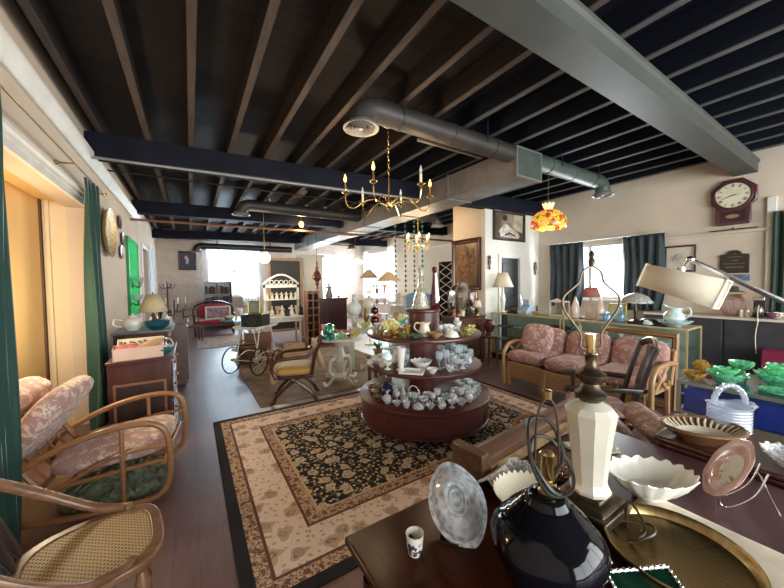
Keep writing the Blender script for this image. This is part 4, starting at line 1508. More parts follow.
def P_stick(r=.035, h=.14):
    return {'': MB().lathe([(0, 0), (r, 0), (r * 1.02, .006), (r * .4, .02), (r * .25, h * .25), (r * .42, h * .35), (r * .22, h * .5), (r * .3, h * .8), (r * .5, h * .88), (r * .48, h), (r * .3, h), (r * .3, h * .9), (0, h * .9)], 16)}


def P_jar(r=.04, h=.1):
    return {'body': MB().lathe([(0, 0), (r * .95, 0), (r, .008), (r, h * .8), (r * .86, h * .9), (0, h * .9)], 18),
            'lid': MB().lathe([(r * .9, h * .9), (r * .92, h * .97), (r * .5, h * 1.04), (.01, h * 1.06), (.014, h * 1.14), (0, h * 1.16)], 18)}


def P_dome(r=.065, h=.075):
    return {'dish': MB().lathe([(0, 0), (r * .7, 0), (r * 1.1, .012), (r * 1.1, .018), (0, .012)], 22, wob=scal(14, .03, 2)),
            'lid': MB().lathe([(r * .95, .016), (r * .92, h * .4), (r * .7, h * .75), (r * .2, h * .92), (.01, h * .95), (.014, h * 1.06), (0, h * 1.1)], 22)}


def P_fan(r=.07, h=.14):
    mb = MB()
    mb.lathe([(0, 0), (r * .5, 0), (r * .5, .006), (.01, .02), (0, .02)], 14)
    vs, fs = [], []
    n = 18
    for s in (-1, 1):
        for j in range(3):
            for i in range(n + 1):
                a = R(25 + 130 * i / n)
                q = (.12, .6, 1)[j]
                k = h * q * (1 + (.05 * math.cos(i * PI) if j == 2 else 0))
                vs.append((k * math.cos(a) * .75, s * (.006 + .018 * q), .018 + k * math.sin(a) * .9))
    for s in range(2):
        for j in range(2):
            for i in range(n):
                o = s * 3 * (n + 1) + j * (n + 1) + i
                fs.append((o, o + 1, o + n + 2, o + n + 1))
    o2 = 3 * (n + 1)
    for i in range(n):
        fs.append((i, i + 1, o2 + i + 1, o2 + i))
    for e in (0, n):
        for j in range(2):
            fs.append((j * (n + 1) + e, (j + 1) * (n + 1) + e, o2 + (j + 1) * (n + 1) + e, o2 + j * (n + 1) + e))
    mb.add(vs, fs)
    return {'': mb}


def P_figurine(h=.2):
    k = h / .2
    mb = MB().lathe([(0, 0), (.042, 0), (.044, .01), (.05, .03), (.036, .08), (.02, .115), (.028, .135), (.03, .15), (.014, .16), (.009, .167), (0, .168)], 16, Matrix.Scale(k, 4))
    mb.sphere((0, 0, .182 * k), .018 * k, 12)
    mb.tube(smooth([(.026 * k, 0, .148 * k), (.045 * k, .012 * k, .12 * k), (.022 * k, .03 * k, .10 * k)], 4), .008 * k, 6)
    mb.tube(smooth([(-.026 * k, 0, .148 * k), (-.05 * k, 0, .13 * k), (-.04 * k, .01 * k, .165 * k)], 4), .008 * k, 6)
    return {'': mb}


_ware = {}


def ware(kind, fn, args, m, name, label, cat, loc, rz=0.0, group=None, scale=1.0, rot=None):
    """One piece; pieces of the same shape and material share mesh data."""
    key = (kind, str(args), m.name)
    if key not in _ware:
        d = fn(**args)
        _ware[key] = {k: mb.mesh((k.strip() or name), m, 45) for k, mb in d.items()}
    d = _ware[key]
    if list(d) == ['']:
        o = bpy.data.objects.new(name, d[''])
        C.objects.link(o)
        tag(o, label, cat, group)
        o.location = loc
        o.rotation_euler = rot or (0, 0, rz)
    else:
        o = thing(name, label, cat, loc, rz, group, rot)
        for k, me in d.items():
            c = bpy.data.objects.new(k.strip(), me)
            C.objects.link(c)
            c.parent = o
    o.scale = (scale,) * 3
    return o


K = {  # kind: (builder, args, name, words, category, footprint radius)
    'bowl': (P_bowl, {}, 'glass_bowl', 'bowl', 'bowl', .066),
    'smallbowl': (P_bowl, dict(r=.045, h=.04, n=8), 'glass_bowl', 'small bowl', 'bowl', .05),
    'bigbowl': (P_bowl, dict(r=.085, h=.06, n=12, a=.04), 'glass_bowl', 'wide bowl', 'bowl', .092),
    'plate': (P_plate, {}, 'glass_plate', 'plate', 'plate', .09),
    'goblet': (P_goblet, {}, 'glass_goblet', 'stemmed goblet', 'goblet', .036),
    'tallgoblet': (P_goblet, dict(r=.036, h=.16), 'glass_goblet', 'tall goblet', 'goblet', .038),
    'sherbet': (P_sherbet, {}, 'sherbet_dish', 'footed sherbet dish', 'dish', .05),
    'sugar': (P_sugar, {}, 'sugar_bowl', 'lidded sugar bowl', 'bowl', .064),
    'pitcher': (P_pitcher, {}, 'glass_pitcher', 'pitcher', 'pitcher', .07),
    'creamer': (P_pitcher, dict(r=.038, h=.075), 'creamer', 'small creamer', 'jug', .06),
    'cup': (P_cup, {}, 'glass_cup', 'cup', 'cup', .055),
    'basket': (P_basket, {}, 'glass_basket', 'handled basket', 'basket', .064),
    'vase': (P_vase, {}, 'glass_vase', 'flared vase', 'vase', .046),
    'lowvase': (P_vase, dict(r=.04, h=.12), 'glass_vase', 'short flared vase', 'vase', .046),
    'bottle': (P_bottle, {}, 'glass_decanter', 'stoppered decanter', 'decanter', .042),
    'stick': (P_stick, {}, 'candlestick', 'candlestick', 'candlestick', .036),
    'jar': (P_jar, {}, 'glass_jar', 'lidded jar', 'jar', .042),
    'dome': (P_dome, {}, 'covered_dish', 'covered dish', 'dish', .073),
    'fan': (P_fan, {}, 'fan_vase', 'fan-shaped vase', 'vase', .075),
    'figurine': (P_figurine, {}, 'figurine', 'figurine', 'figurine', .05),
}
MN = {}


def put(kind, m, adj, where, loc, rz=0.0, group=None, scale=1.0, words=None, args=None, rot=None):
    fn, a, name, w_, cat, fr = K[kind]
    a = dict(a)
    if args:
        a.update(args)
    return ware(kind, fn, a, m, name, f'{adj} {words or w_} {where}', cat, loc, rz, group, scale, rot)


# ---------------------------------------------------------------- round display: ware
PH0 = R(232.1)


def ring(z, r, items, rowname, group, start, end=None, jit=.012):
    """items: (kind, material, adjective) set out left to right as seen from the room's front door."""
    foot = [K[k][5] * s for k, m, adj, s in items]
    span = sum(2 * f for f in foot) / r
    total = (end - start) if end is not None else span
    gap = max(0.004, (total - span) / max(1, len(items)))
    ph = start
    for i, (k, m, adj, s) in enumerate(items):
        ph += foot[i] / r + gap / 2
        a = PH0 + ph
        rr = r + rnd.uniform(-jit, jit)
        loc = (CX + rr * math.cos(a), CY + rr * math.sin(a), z)
        put(k, m, adj, f'{ORD[i]} from left, {rowname}', loc, rnd.uniform(0, 6.28), group, s)
        ph += foot[i] / r + gap / 2


cg, cc, mk, ol, am = G_cut, G_clear, M_milk, G_olive, G_amber
B1 = 'front row of the bottom tier'
B2 = 'back row of the bottom tier'
Z1 = .012 + .3625
g = 'glassware on the bottom tier of the round display'
G_smoke = glassy('smoke_brown_glass', (.72, .62, .5), .5, (.50, .40, .30), .04, .7, 60)
ring(Z1, .60, [('bowl', G_smoke, 'brown pressed-glass', 1.0), ('smallbowl', G_smoke, 'brown pressed-glass', 1.0), ('sherbet', G_smoke, 'brown', 1.0), ('bowl', G_smoke, 'brown pressed-glass', .9), ('sugar', cg, 'clear cut-glass', 1.0), ('smallbowl', cg, 'clear cut-glass', 1), ('cup', cg, 'clear glass', 1), ('dome', cg, 'clear cut-glass', .85), ('smallbowl', cg, 'clear cut-glass', 1.0), ('creamer', cg, 'clear cut-glass', 1.0), ('sherbet', cg, 'clear glass', .9), ('bowl', cg, 'clear cut-glass', 1.0), ('sugar', cg, 'clear cut-glass', 1.0), ('bowl', cg, 'clear cut-glass', 1.0), ('bowl', cg, 'clear scalloped', .9), ('smallbowl', cg, 'clear cut-glass', 1.0), ('bowl', cg, 'clear cut-glass', 1.0)], B1, g, R(-88), R(95))
ring(Z1, .42, [('goblet', G_smoke, 'brown glass', 1.0), ('vase', G_smoke, 'brown glass', .9), ('bottle', G_smoke, 'brown glass', .8), ('pitcher', cg, 'clear cut-glass', 1.0), ('bottle', cg, 'clear cut-glass', .85), ('basket', cg, 'clear cut-glass', 1.25), ('sherbet', cg, 'clear glass', 1.2), ('goblet', cg, 'clear glass', 1.1), ('bigbowl', cg, 'clear cut-glass', .85), ('pitcher', cg, 'clear cut-glass', .9), ('bigbowl', cg, 'clear cut-glass', .8), ('sherbet', cg, 'clear glass', 1.2), ('bowl', cg, 'clear cut-glass', .9)], B2, g, R(-85), R(92))
solo('ball_vase', 'dark navy round ball vase at the left of the bottom tier', 'vase', MB().lathe([(0, 0), (.03, 0), (.07, .04), (.078, .075), (.06, .12), (.03, .14), (.035, .155), (.028, .155), (0, .14)], 20), mat('navy_glaze', (.015, .018, .05), .25, coat=.4), (CX + .50 * math.cos(PH0 + R(-52)), CY + .50 * math.sin(PH0 + R(-52)), Z1 + .0))
B3 = 'middle row of the bottom tier'
ring(Z1, .51, [('smallbowl', G_smoke, 'brown pressed-glass', 1.0), ('goblet', G_smoke, 'brown glass', .9), ('sherbet', G_smoke, 'brown glass', 1.0)], 'left-hand ' + B3, g, R(-84), R(-58))
ring(Z1, .51, [('goblet', cg, 'clear cut-glass', .9), ('creamer', cg, 'clear cut-glass', 1.0), ('goblet', cc, 'clear glass', 1.0), ('sherbet', cg, 'clear cut-glass', 1.1), ('goblet', cg, 'clear cut-glass', 1.0), ('cup', cg, 'clear cut-glass', 1.0), ('sugar', cg, 'clear cut-glass', 1.1), ('goblet', cg, 'clear cut-glass', 1.0), ('sherbet', cg, 'clear cut-glass', 1.2), ('creamer', cg, 'clear cut-glass', 1.2), ('goblet', cg, 'clear cut-glass', 1.1), ('sherbet', cg, 'clear cut-glass', 1.2)], 'right-hand ' + B3, g, R(-36), R(94))
Z2 = .012 + .693
g = 'ware on the middle tier of the round display'
B1 = 'front row of the middle tier'
B2 = 'back row of the middle tier'
ring(Z2, .545, [('cup', mk, 'white milk-glass', 1.1), ('bowl', mk, 'white milk-glass', 1.0), ('cup', mk, 'white milk-glass', 1.1), ('sherbet', mk, 'white milk-glass', 1.1)], B1, g, R(-88), R(-42))
ring(Z2, .52, [('cup', cg, 'clear glass', 1.0), ('goblet', cc, 'clear glass', 1.0), ('sherbet', cg, 'clear glass', 1.1), ('goblet', cc, 'clear glass', 1.1), ('creamer', cg, 'clear cut-glass', 1.1), ('goblet', cc, 'clear glass', 1.15), ('bowl', cg, 'clear cut-glass', 1.0), ('goblet', cc, 'clear glass', 1.1), ('sherbet', cg, 'clear glass', 1.1)], 'right-hand front row of the middle tier', g, R(24), R(95))
ring(Z2, .36, [('goblet', cc, 'clear glass', 1.2), ('creamer', mk, 'white milk-glass', 1.1), ('lowvase', mk, 'white milk-glass', 1), ('goblet', cc, 'clear glass', 1.2)], B2, g, R(-88), R(-35))
ring(Z2, .40, [('tallgoblet', cc, 'clear glass', 1.1), ('tallgoblet', cc, 'clear glass', 1.15), ('pitcher', cg, 'clear cut-glass', 1.1), ('tallgoblet', cc, 'clear glass', 1.2), ('tallgoblet', cc, 'clear glass', 1.15), ('bowl', cg, 'clear cut-glass', 1.1), ('tallgoblet', cc, 'clear glass', 1.15), ('tallgoblet', cc, 'clear glass', 1.1), ('sherbet', cg, 'clear glass', 1.3)], 'right-hand back row of the middle tier', g, R(18), R(92))


def pol(r, deg, z):
    a = PH0 + R(deg)
    return (CX + r * math.cos(a), CY + r * math.sin(a), z)


put('vase', mk, 'tall white milk-glass', 'left of centre on the middle tier', pol(.50, -27, Z2), scale=1.25)
put('bigbowl', mk, 'white ruffled milk-glass', 'at the centre of the middle tier, below the column', pol(.34, -4, Z2 + .0), scale=1.3)
solo('square_dish', 'flat square white dish lying at the front of the middle tier', 'dish', MB().box(-.11, .11, -.085, .085, 0, .006).box(-.12, .12, -.095, -.085, .003, .02).box(-.12, .12, .085, .095, .003, .02).box(-.12, -.11, -.085, .085, .003, .02).box(.11, .12, -.085, .085, .003, .02), M_milk, pol(.53, -12, Z2 + .001), PH0 + R(80), bevel=.004)
put('bowl', mk, 'white milk-glass', 'right of the square dish on the middle tier', pol(.54, 9, Z2), scale=.95)
Z3 = .012 + 1.036
g = 'ware on the top tier of the round display'
B1 = 'front row of the top tier'
B2 = 'back row of the top tier'
M_tan = mat('tan_glaze', (.36, .22, .11), .25, coat=.3)
ring(Z3, .545, [('cup', mk, 'white', 1.0), ('lowvase', cg, 'clear glass', .9), ('smallbowl', am, 'amber glass', 1.0), ('goblet', ol, 'olive glass', .8), ('smallbowl', am, 'amber glass', 1.0), ('sherbet', am, 'amber glass', .9), ('bowl', ol, 'olive glass', .9)], B1, g, R(-85), R(-20))
ring(Z3, .37, [('lowvase', cg, 'clear glass', 1.2), ('goblet', am, 'amber glass', 1.0), ('bigbowl', ol, 'olive footed glass', .9), ('lowvase', am, 'amber glass', .9)], B2, g, R(-88), R(-22))
put('fan', G_yellow, 'pale yellow', 'standing at the left of the top tier', pol(.44, -52, Z3), R(-30), scale=1.15)
solo('leaf_dish', 'dark green leaf-shaped dish on the top tier beside the cream jug', 'dish', MB().lathe([(0, 0), (.03, 0), (.08, .025), (.09, .04), (.082, .04), (.03, .01), (0, .008)], 24, sy=.7, wob=lambda t, i: (1 + (.16 * math.cos(7 * t) if i >= 2 else 0), 0)), mat('leaf_green_glaze', (.06, .13, .085), .3, coat=.3), pol(.54, -8, Z3), .4)
put('pitcher', M_cream, 'tall cream ceramic', 'on the top tier before the column', pol(.40, 2, Z3), PH0 + R(90), scale=1.3, words='two-handled jug')
put('bigbowl', M_tan, 'brown glazed', 'right of the cream jug on the top tier', pol(.50, 14, Z3), scale=.9)
put('dome', M_china, 'white china butter', 'at the front right of the top tier', pol(.55, 31, Z3), scale=1.05)
ring(Z3, .54, [('smallbowl', ol, 'olive glass', 1.0), ('sherbet', G_yellow, 'yellow glass', .9), ('goblet', ol, 'olive glass', .8), ('smallbowl', G_yellow, 'yellow glass', 1.0), ('sherbet', G_yellow, 'yellow glass', .9)], 'right-hand front row of the top tier', g, R(42), R(92))
ring(Z3, .40, [('goblet', cc, 'clear glass', .9), ('goblet', cc, 'clear glass', .95), ('goblet', cg, 'clear glass', .9), ('sherbet', cg, 'clear glass', 1.0), ('goblet', cg, 'clear glass', .95), ('goblet', cc, 'clear glass', .9), ('goblet', cg, 'clear glass', .9), ('tallgoblet', cg, 'clear glass', .85), ('goblet', cg, 'clear glass', .9)], 'right-hand back row of the top tier', g, R(22), R(94))
Z4 = .012 + 1.291
t = thing('crystal_decanter', 'tall cut-crystal pyramid decanter on the cap of the round display', 'decanter', (CX - .035, CY - .01, Z4))
G_crys = glassy('aged_crystal', (.86, .84, .76), .3, (.62, .58, .48), .08, 1.0, 45)
part('body', MB().lathe([(0, 0), (.10, 0), (.105, .01), (.085, .07), (.09, .09), (.055, .19), (.06, .205), (.03, .26), (.026, .33), (.034, .345), (0, .345)], 12), G_crys, t)
part('stopper', MB().lathe([(0, .345), (.018, .35), (.035, .40), (.028, .45), (.008, .49), (0, .495)], 10), G_crys, t)
t = thing('red_bottle', 'tall slender dark red glass bottle with a ball stopper, right of the crystal decanter', 'bottle', (CX + .105, CY - .085, Z4))
part('body', MB().lathe([(0, 0), (.045, 0), (.052, .02), (.05, .10), (.038, .2), (.026, .3), (.02, .40), (.026, .42), (0, .42)], 18, wob=lambda q, i: (1 + .04 * math.cos(9 * q), 0)), G_red, t)
part('stopper', MB().sphere((0, 0, .445), .033, 14, sz=.85), G_red, t)

# ---------------------------------------------------------------- foreground tables
t = thing('black_lamp', 'black gloss lamp base with bare socket and harp on the polished table', 'lamp', (.815, .50, .75))
M_blackgloss = mat('black_gloss_glaze', (.005, .005, .008), .08, spec=.22)
body = [(0, 0), (.095, 0), (.10, .01), (.12, .05), (.142, .10), (.148, .135), (.138, .165), (.118, .188), (.112, .192), (.102, .205), (.094, .208), (.086, .221), (.078, .224), (.068, .238), (.058, .242), (.05, .256), (.046, .262), (.04, .264), (.036, .258), (0, .255)]
part('body', MB().lathe(body, 40, wob=lambda q, i: (1 + (.022 * math.cos(6 * q) if 3 <= i <= 7 else 0), 0)), M_blackgloss, t)
part('neck', MB().lathe([(0, .25), (.022, .255), (.024, .27), (.014, .28), (.014, .30), (.02, .305), (0, .305)], 14), M_oldbrass, t)
sk = part('socket', MB().lathe([(0, .30), (.015, .30), (.018, .315), (.018, .37), (.02, .375), (.016, .38), (0, .38)], 16), M_brass, t)
part('switch_key', MB().tube([(.015, 0, .335), (.035, 0, .335)], .004, 6).box(.033, .043, -.002, .002, .328, .342), M_brass, sk)
ha = smooth([(.012, 0, .29), (.036, 0, .32), (.036, 0, .42), (.028, 0, .49), (.01, 0, .525), (0, 0, .53), (-.01, 0, .525), (-.028, 0, .49), (-.036, 0, .42), (-.036, 0, .32), (-.012, 0, .29)], 5)
hb = part('harp', MB().tube(ha, .0035, 6, M=T(0, 0, 0, 0, 0, R(-20))), M_bronze, t)
part('finial', MB().lathe([(0, .527), (.011, .528), (.013, .55), (.009, .552), (0, .553)], 12), M_oldbrass, hb)
cord = smooth([(.02, .01, .30), (.045, -.02, .36), (.05, .02, .44), (.0, .05, .455), (-.04, .03, .41), (-.055, .0, .34), (-.035, -.035, .29), (.03, -.05, .285), (.07, -.03, .32), (.06, .02, .385), (.01, .045, .40), (-.045, .02, .375), (-.04, -.03, .31), (.0, -.045, .28)], 6)
part('cord', MB().tube(cord, .005, 6), mat('black_cord', (.012, .012, .012), .4), t)

t = thing('white_lamp', 'white faceted ceramic lamp without a shade, on a square bronze base', 'lamp', (1.225, .585, .75))
b = MB().box(-.10, .10, -.10, .10, 0, .045).lathe([(0, .045), (.125, .045), (.11, .055), (.085, .068), (.075, .08), (0, .08)], 4, T(0, 0, 0, 0, 0, R(45)))
part('base', b, M_bronze, t, bevel=.006)
oc = lambda q, i: (1, 0)
part('body', MB().lathe([(0, .08), (.066, .08), (.068, .092), (.058, .11), (.055, .125), (.062, .2), (.072, .29), (.084, .365), (.086, .372), (.07, .392), (.045, .405), (.032, .41), (0, .41)], 10), mat('faceted_cream_china', (.60, .555, .47), .25, coat=.2), t, ang=20)
part('neck', MB().lathe([(0, .41), (.034, .41), (.05, .425), (.052, .44), (.035, .452), (.028, .475), (.048, .495), (.05, .51), (.03, .525), (.02, .54), (.018, .575), (.022, .582), (0, .582)], 18), M_bronze, t)
part('socket', MB().lathe([(0, .58), (.014, .58), (.017, .59), (.017, .655), (0, .655)], 14), M_brass, t)
ha = smooth([(.015, 0, .60), (.04, 0, .61), (.042, 0, .66), (.10, 0, .74), (.105, 0, .79), (.05, 0, .84), (.035, 0, .88), (.0, 0, .90), (-.035, 0, .88), (-.05, 0, .84), (-.105, 0, .79), (-.10, 0, .74), (-.042, 0, .66), (-.04, 0, .61), (-.015, 0, .60)], 5)
hb = part('harp', MB().tube(ha, .004, 6, M=T(0, 0, 0, 0, 0, R(-28))), M_bronze, t)
part('finial', MB().lathe([(0, .90), (.01, .90), (.012, .92), (.006, .93), (.01, .945), (0, .96)], 10), M_bronze, hb)
part('price_tag', MB().box(-.012, .012, -.001, .001, -.05, 0, T(-.05, -.03, .66, 0, .1, .6)), M_paper, t)
part('cord', MB().tube(smooth([(-.04, -.09, .012), (-.07, -.14, .006), (.0, -.17, .03), (.05, -.13, .055), (.06, -.10, .06), (.0, -.12, .008), (-.06, -.16, .02), (-.02, -.2, .05), (.05, -.17, .03), (.0, -.11, .03)], 6), .0045, 6), mat('brown_cord', (.05, .025, .015), .4), t)

# glass lid lying tilted
_q = Vector((-.52, -.50, .70)).to_track_quat('Z', 'Y').to_matrix() @ Matrix.Rotation(R(22), 3, 'Z')
t = thing('glass_dish_lid', 'oval pressed-glass dish lid tilted up on the left of the polished table', 'dish lid', (.765, .80, .825), rot=_q.to_euler())
G_lid = glassy('pressed_lid_glass', (.94, .96, 1.0), .38, (.88, .93, 1.0), .06, .9, 40)
part('dome', MB().lathe([(.098, 0), (.104, .004), (.106, .012), (.092, .018), (.09, .03), (.08, .055), (.06, .075), (.035, .084), (.0, .086)], 40, sx=.88, sy=1.2, wob=lambda q, i: (1 + (.025 * math.cos(36 * q) if i in (0, 1, 2) else .008 * math.cos(18 * q)), 0)), G_lid, t, solid=.005)
part('ring_handle', MB().tube([(.034 * math.cos(2 * PI * i / 24), .046 * math.sin(2 * PI * i / 24), .09) for i in range(24)], .008, 8, True).tube([(.018 * math.cos(2 * PI * i / 16), .026 * math.sin(2 * PI * i / 16), .09) for i in range(16)], .005, 6, True), G_lid, t)
solo('lid_stand', 'small wire stand under the tilted glass lid', 'stand', MB().tube(smooth([(0, 0, .004), (.03, .0, .006), (.05, 0, .05), (.07, 0, .075)], 4), .003, 6).tube(smooth([(0, .06, .004), (.03, .06, .006), (.05, .06, .05), (.07, .06, .075)], 4), .003, 6).tube([(0, 0, .004), (0, .06, .004)], .003, 6).tube([(.03, 0, .006), (.03, .06, .006)], .003, 6), M_iron, (.70, .73, .75), R(40))
t = thing('small_cup', 'small white cup with dark blue flowers on the polished table', 'cup', (.57, .785, .75))


def cup_mat():
    m, nt, b = newmat('blue_flower_china')
    v = coords(nt)
    n = N(nt, 'ShaderNodeTexNoise', Scale=75.0, Detail=2.0)
    nt.links.new(v, n.inputs['Vector'])
    s_ = N(nt, 'ShaderNodeSeparateXYZ')
    nt.links.new(v, s_.inputs[0])
    k = math_(nt, 'MULTIPLY', math_(nt, 'GREATER_THAN', n.outputs['Fac'], 0.5), math_(nt, 'LESS_THAN', s_.outputs[2], 0.046))
    nt.links.new(mix(nt, k, (.72, .69, .60), (.045, .04, .09)), b.inputs['Base Color'])
    b.inputs['Roughness'].default_value = .2
    return m


part('body', MB().lathe([(0, 0), (.019, 0), (.021, .004), (.024, .02), (.028, .062), (.0285, .066), (.026, .066), (.022, .022), (0, .008)], 22), cup_mat(), t)
# scalloped bowls, tray, plate
def bigscallop(name, label, loc, r, h, sx, sy, rz, n, m, a=.045):
    return solo(name, label, 'bowl', MB().lathe([(0, 0), (r * .40, 0), (r * .42, .008), (r * .62, h * .28), (r * .86, h * .7), (r * 1.0, h), (r * .985, h + .003), (r * .94, h * .93), (r * .8, h * .68), (r * .55, h * .3), (0, .02)], 60, sx=sx, sy=sy, wob=lambda q, i: (1 + (a * math.cos(n * q) * (1 if i >= 4 and i <= 8 else .4)) if i >= 2 else 1, (.006 * math.cos(n * q)) if 5 <= i <= 7 else 0)), m, loc, rz)


bigscallop('scalloped_bowl', 'large oval white scalloped bowl on the plum desk between the white lamp and pink plate', (1.505, .495, .752), .160, .092, 1.0, .68, R(-34), 18, M_china)
bigscallop('ribbed_bowl', 'ribbed cream scalloped bowl behind the black lamp', (1.035, .715, .75), .125, .07, 1.0, .9, 0, 30, M_cream, .03)
t = thing('brass_tray', 'large round brass tray with radiating engraving at the front right', 'tray', (1.225, .335, .756))


def tray_mat():
    m, nt, b = newmat('brushed_brass')
    tc = N(nt, 'ShaderNodeTexCoord')
    g_ = N(nt, 'ShaderNodeTexGradient', gradient_type='RADIAL')
    nt.links.new(tc.outputs['Object'], g_.inputs[0])
    w = N(nt, 'ShaderNodeTexNoise', Scale=60.0, Detail=3.0, noise_dimensions='1D')
    nt.links.new(g_.outputs['Fac'], w.inputs['W'])
    nt.links.new(ramp(nt, w.outputs['Fac'], [(.25, (.24, .165, .07)), (.75, (.32, .22, .095))]), b.inputs['Base Color'])
    b.inputs['Metallic'].default_value = 1
    b.inputs['Roughness'].default_value = .30
    b.inputs['Anisotropic'].default_value = .5
    return m


part('dish', MB().lathe([(0, .004), (.156, .004), (.168, .008), (.180, .03), (.186, .034), (.188, .03), (.175, .004), (.165, 0), (0, 0)], 60), tray_mat(), t)
_q = Vector((-.37, .79, .50)).to_track_quat('Z', 'Y').to_matrix()
t = thing('pink_plate', 'pink scalloped plate with a gold-white centre standing on a wire easel', 'plate', (1.71, .31, .875), rot=_q.to_euler())
M_pinkp = mat('pink_porcelain', (.66, .42, .38), .15, coat=.5)
pr = part('rim', MB().lathe([(.062, .0), (.075, .006), (.118, .014), (.122, .018), (.118, .02), (.075, .012), (.062, .006)], 40, wob=lambda q, i: (1 + (.05 * abs(math.cos(4 * q)) if 2 <= i <= 4 else 0), 0)), M_pinkp, t)
part('medallion', MB().lathe([(0, -.004), (.05, -.004), (.064, .0), (.064, .006), (0, .004)], 30), painting('plate_scene', [(.30, .17, .10), (.66, .60, .50), (.72, .66, .58), (.42, .30, .16)], 22, 2.0, .15), t)
t = thing('plate_easel', 'bent wire easel holding the pink plate', 'easel', (1.71, .29, .75), R(-68))
part('wire_legs', MB().tube(smooth([(-.04, -.04, .10), (-.06, -.04, .015), (-.03, -.04, .004), (.03, -.04, .07), (.06, -.04, .16)], 5), .003, 6).tube(smooth([(-.04, .04, .10), (-.06, .04, .015), (-.03, .04, .004), (.03, .04, .07), (.06, .04, .16)], 5), .003, 6).tube(smooth([(.05, 0, .13), (.08, 0, .05), (.10, 0, .003)], 4), .003, 6).tube([(.05, -.04, .13), (.05, .04, .13)], .002, 6), M_silver, t)
# paper, frame, beads
solo('folded_linen', 'folded white pleated linen square between the glass lid and ribbed bowl', 'napkin', MB().sheet(lambda u, v: (-.07 + .14 * u, -.055 + .11 * v, .012 + .045 * (1 - abs(2 * v - 1)) + .004 * math.sin(u * 40)), 40, 8), mat('white_linen', (.72, .68, .62), .85, bm=.2), (1.05, .865, .75), R(10), solid=.006)
t = thing('moulded_frame', 'long carved walnut picture frame lying along the back edge of the polished table', 'picture frame', (1.03, .985, .751), R(5))
part('front_moulding', MB().prism([(-.07, 0), (.085, 0), (.085, .04), (.06, .065), (.035, .07), (.02, .10), (-.02, .115), (-.05, .105), (-.07, .08)], 0, .95, 'X'), W_walnut, t, bevel=.004)
part('gilt_slip', MB().box(.02, .95, -.085, -.07, .006, .06), mat('worn_gilt', (.27, .17, .08), .5, .3, var=.35, vs=20), t)
part('end_block', MB().box(-.03, .02, -.08, .09, 0, .118), W_walnut, t, bevel=.006)
beads = MB()
for i in range(170):
    a, q = rnd.uniform(0, 6.28), rnd.random() ** .5
    beads.sphere((.085 * q * math.cos(a), .075 * q * math.sin(a), .008 + rnd.uniform(0, .05) * (1 - q)), rnd.uniform(.007, .012), 7)
o = solo('bead_heap', 'heap of dark red and clear glass beads behind the white lamp', 'beads', beads, glassy('garnet_beads', (.6, .22, .18), .4, (.30, .07, .05), .08), (1.30, .80, .75))
o['kind'] = 'stuff'
beads2 = MB()
for i in range(26):
    a = 2 * PI * i / 26
    beads2.sphere((.055 * math.cos(a), .075 * math.sin(a), .012), .011, 8)
o = solo('bead_necklace', 'coiled strand of brown agate beads right of the white lamp', 'necklace', beads2, mat('agate', (.16, .05, .025), .15, var=.6, vs=30, coat=.5), (1.40, .70, .751), .5)
solo('crystal_dish', 'clear cut-glass dish behind the white lamp beside the beads', 'dish', P_bowl(.075, .05)[''], G_cut, (1.16, .855, .75))
solo('paper_stack', 'loose sheaf of white papers behind the white bowl', 'papers', MB().box(-.10, .12, -.07, .07, 0, .008, T(0, 0, 0, 0, 0, .2)).box(-.11, .10, -.075, .06, .008, .013, T(0, 0, 0, 0, 0, -.1)), M_paper, (1.68, .80, .751), -.3)
solo('cream_box', 'small cream cardboard box behind the white lamp', 'box', MB().box(-.045, .045, -.03, .03, 0, .045), mat('cream_card', (.68, .60, .42), .7), (1.72, .83, .766), -.3, bevel=.003)
t = thing('green_mirror', 'small silver-edged tray with a dark green glass at the bottom of the view', 'tray', (1.015, .325, .755), rot=(R(18), R(-6), R(-34)))
part('plate', MB().box(-.085, .085, -.06, .06, 0, .006), mat('dark_green_glass', (.004, .03, .016), .08, coat=.6), t)
e = MB()
pts = [(-.085, -.06), (.085, -.06), (.085, .06), (-.085, .06)]
e.tube([(x, y, .005) for x, y in pts], .0055, 6, True)
for i in range(4):
    (x0, y0), (x1, y1) = pts[i], pts[(i + 1) % 4]
    for k in range(10):
        e.sphere((x0 + (x1 - x0) * k / 10, y0 + (y1 - y0) * k / 10, .006), .0068, 6)
part('silver_rim', e, M_silver, t)

# sideboard ware
lat = MB()
n = 32
lat.lathe([(0, 0), (.10, 0), (.105, .01), (.125, .03), (.12, .034), (.09, .014), (0, .012)], 40, sx=1.0, sy=.72)
for i in range(n):
    a = 2 * PI * i / n
    for da in (.09,):
        lat.tube([(.12 * math.cos(a), .12 * .72 * math.sin(a), .03), (.148 * math.cos(a + da * .3), .148 * .72 * math.sin(a + da * .3), .05), (.172 * math.cos(a), .172 * .72 * math.sin(a), .066)], .0055, 5)
t = thing('lattice_bowl', 'oval brown and cream lattice-edged bowl on the dark sideboard', 'bowl', (2.17, .50, .786), R(-38))
part('bowl_lattice', lat, M_cream, t)
part('rim', MB().tube([(.172 * math.cos(2 * PI * i / 48) * (1 + .02 * math.cos(12 * 2 * PI * i / 48)), .124 * math.sin(2 * PI * i / 48), .068) for i in range(48)], .007, 6, True), mat('gilt_brown_rim', (.20, .11, .05), .3, .3), t)
part('outer_wall', MB().lathe([(.108, .004), (.132, .028), (.160, .05), (.180, .064), (.182, .062), (.163, .046), (.135, .022), (.108, 0)], 40, sx=1, sy=.72), mat('brown_glazed_wall', (.16, .075, .035), .25, coat=.3), t)
t = thing('glass_basket', 'large clear ribbed-glass basket with a looped handle on the dark sideboard', 'basket', (2.39, .45, .786), R(-38))
rib = [(0, 0), (.07, 0)]
for i in range(9):
    z = .008 + i * .015
    rib += [(.086, z), (.092, z + .0075), (.086, z + .014)]
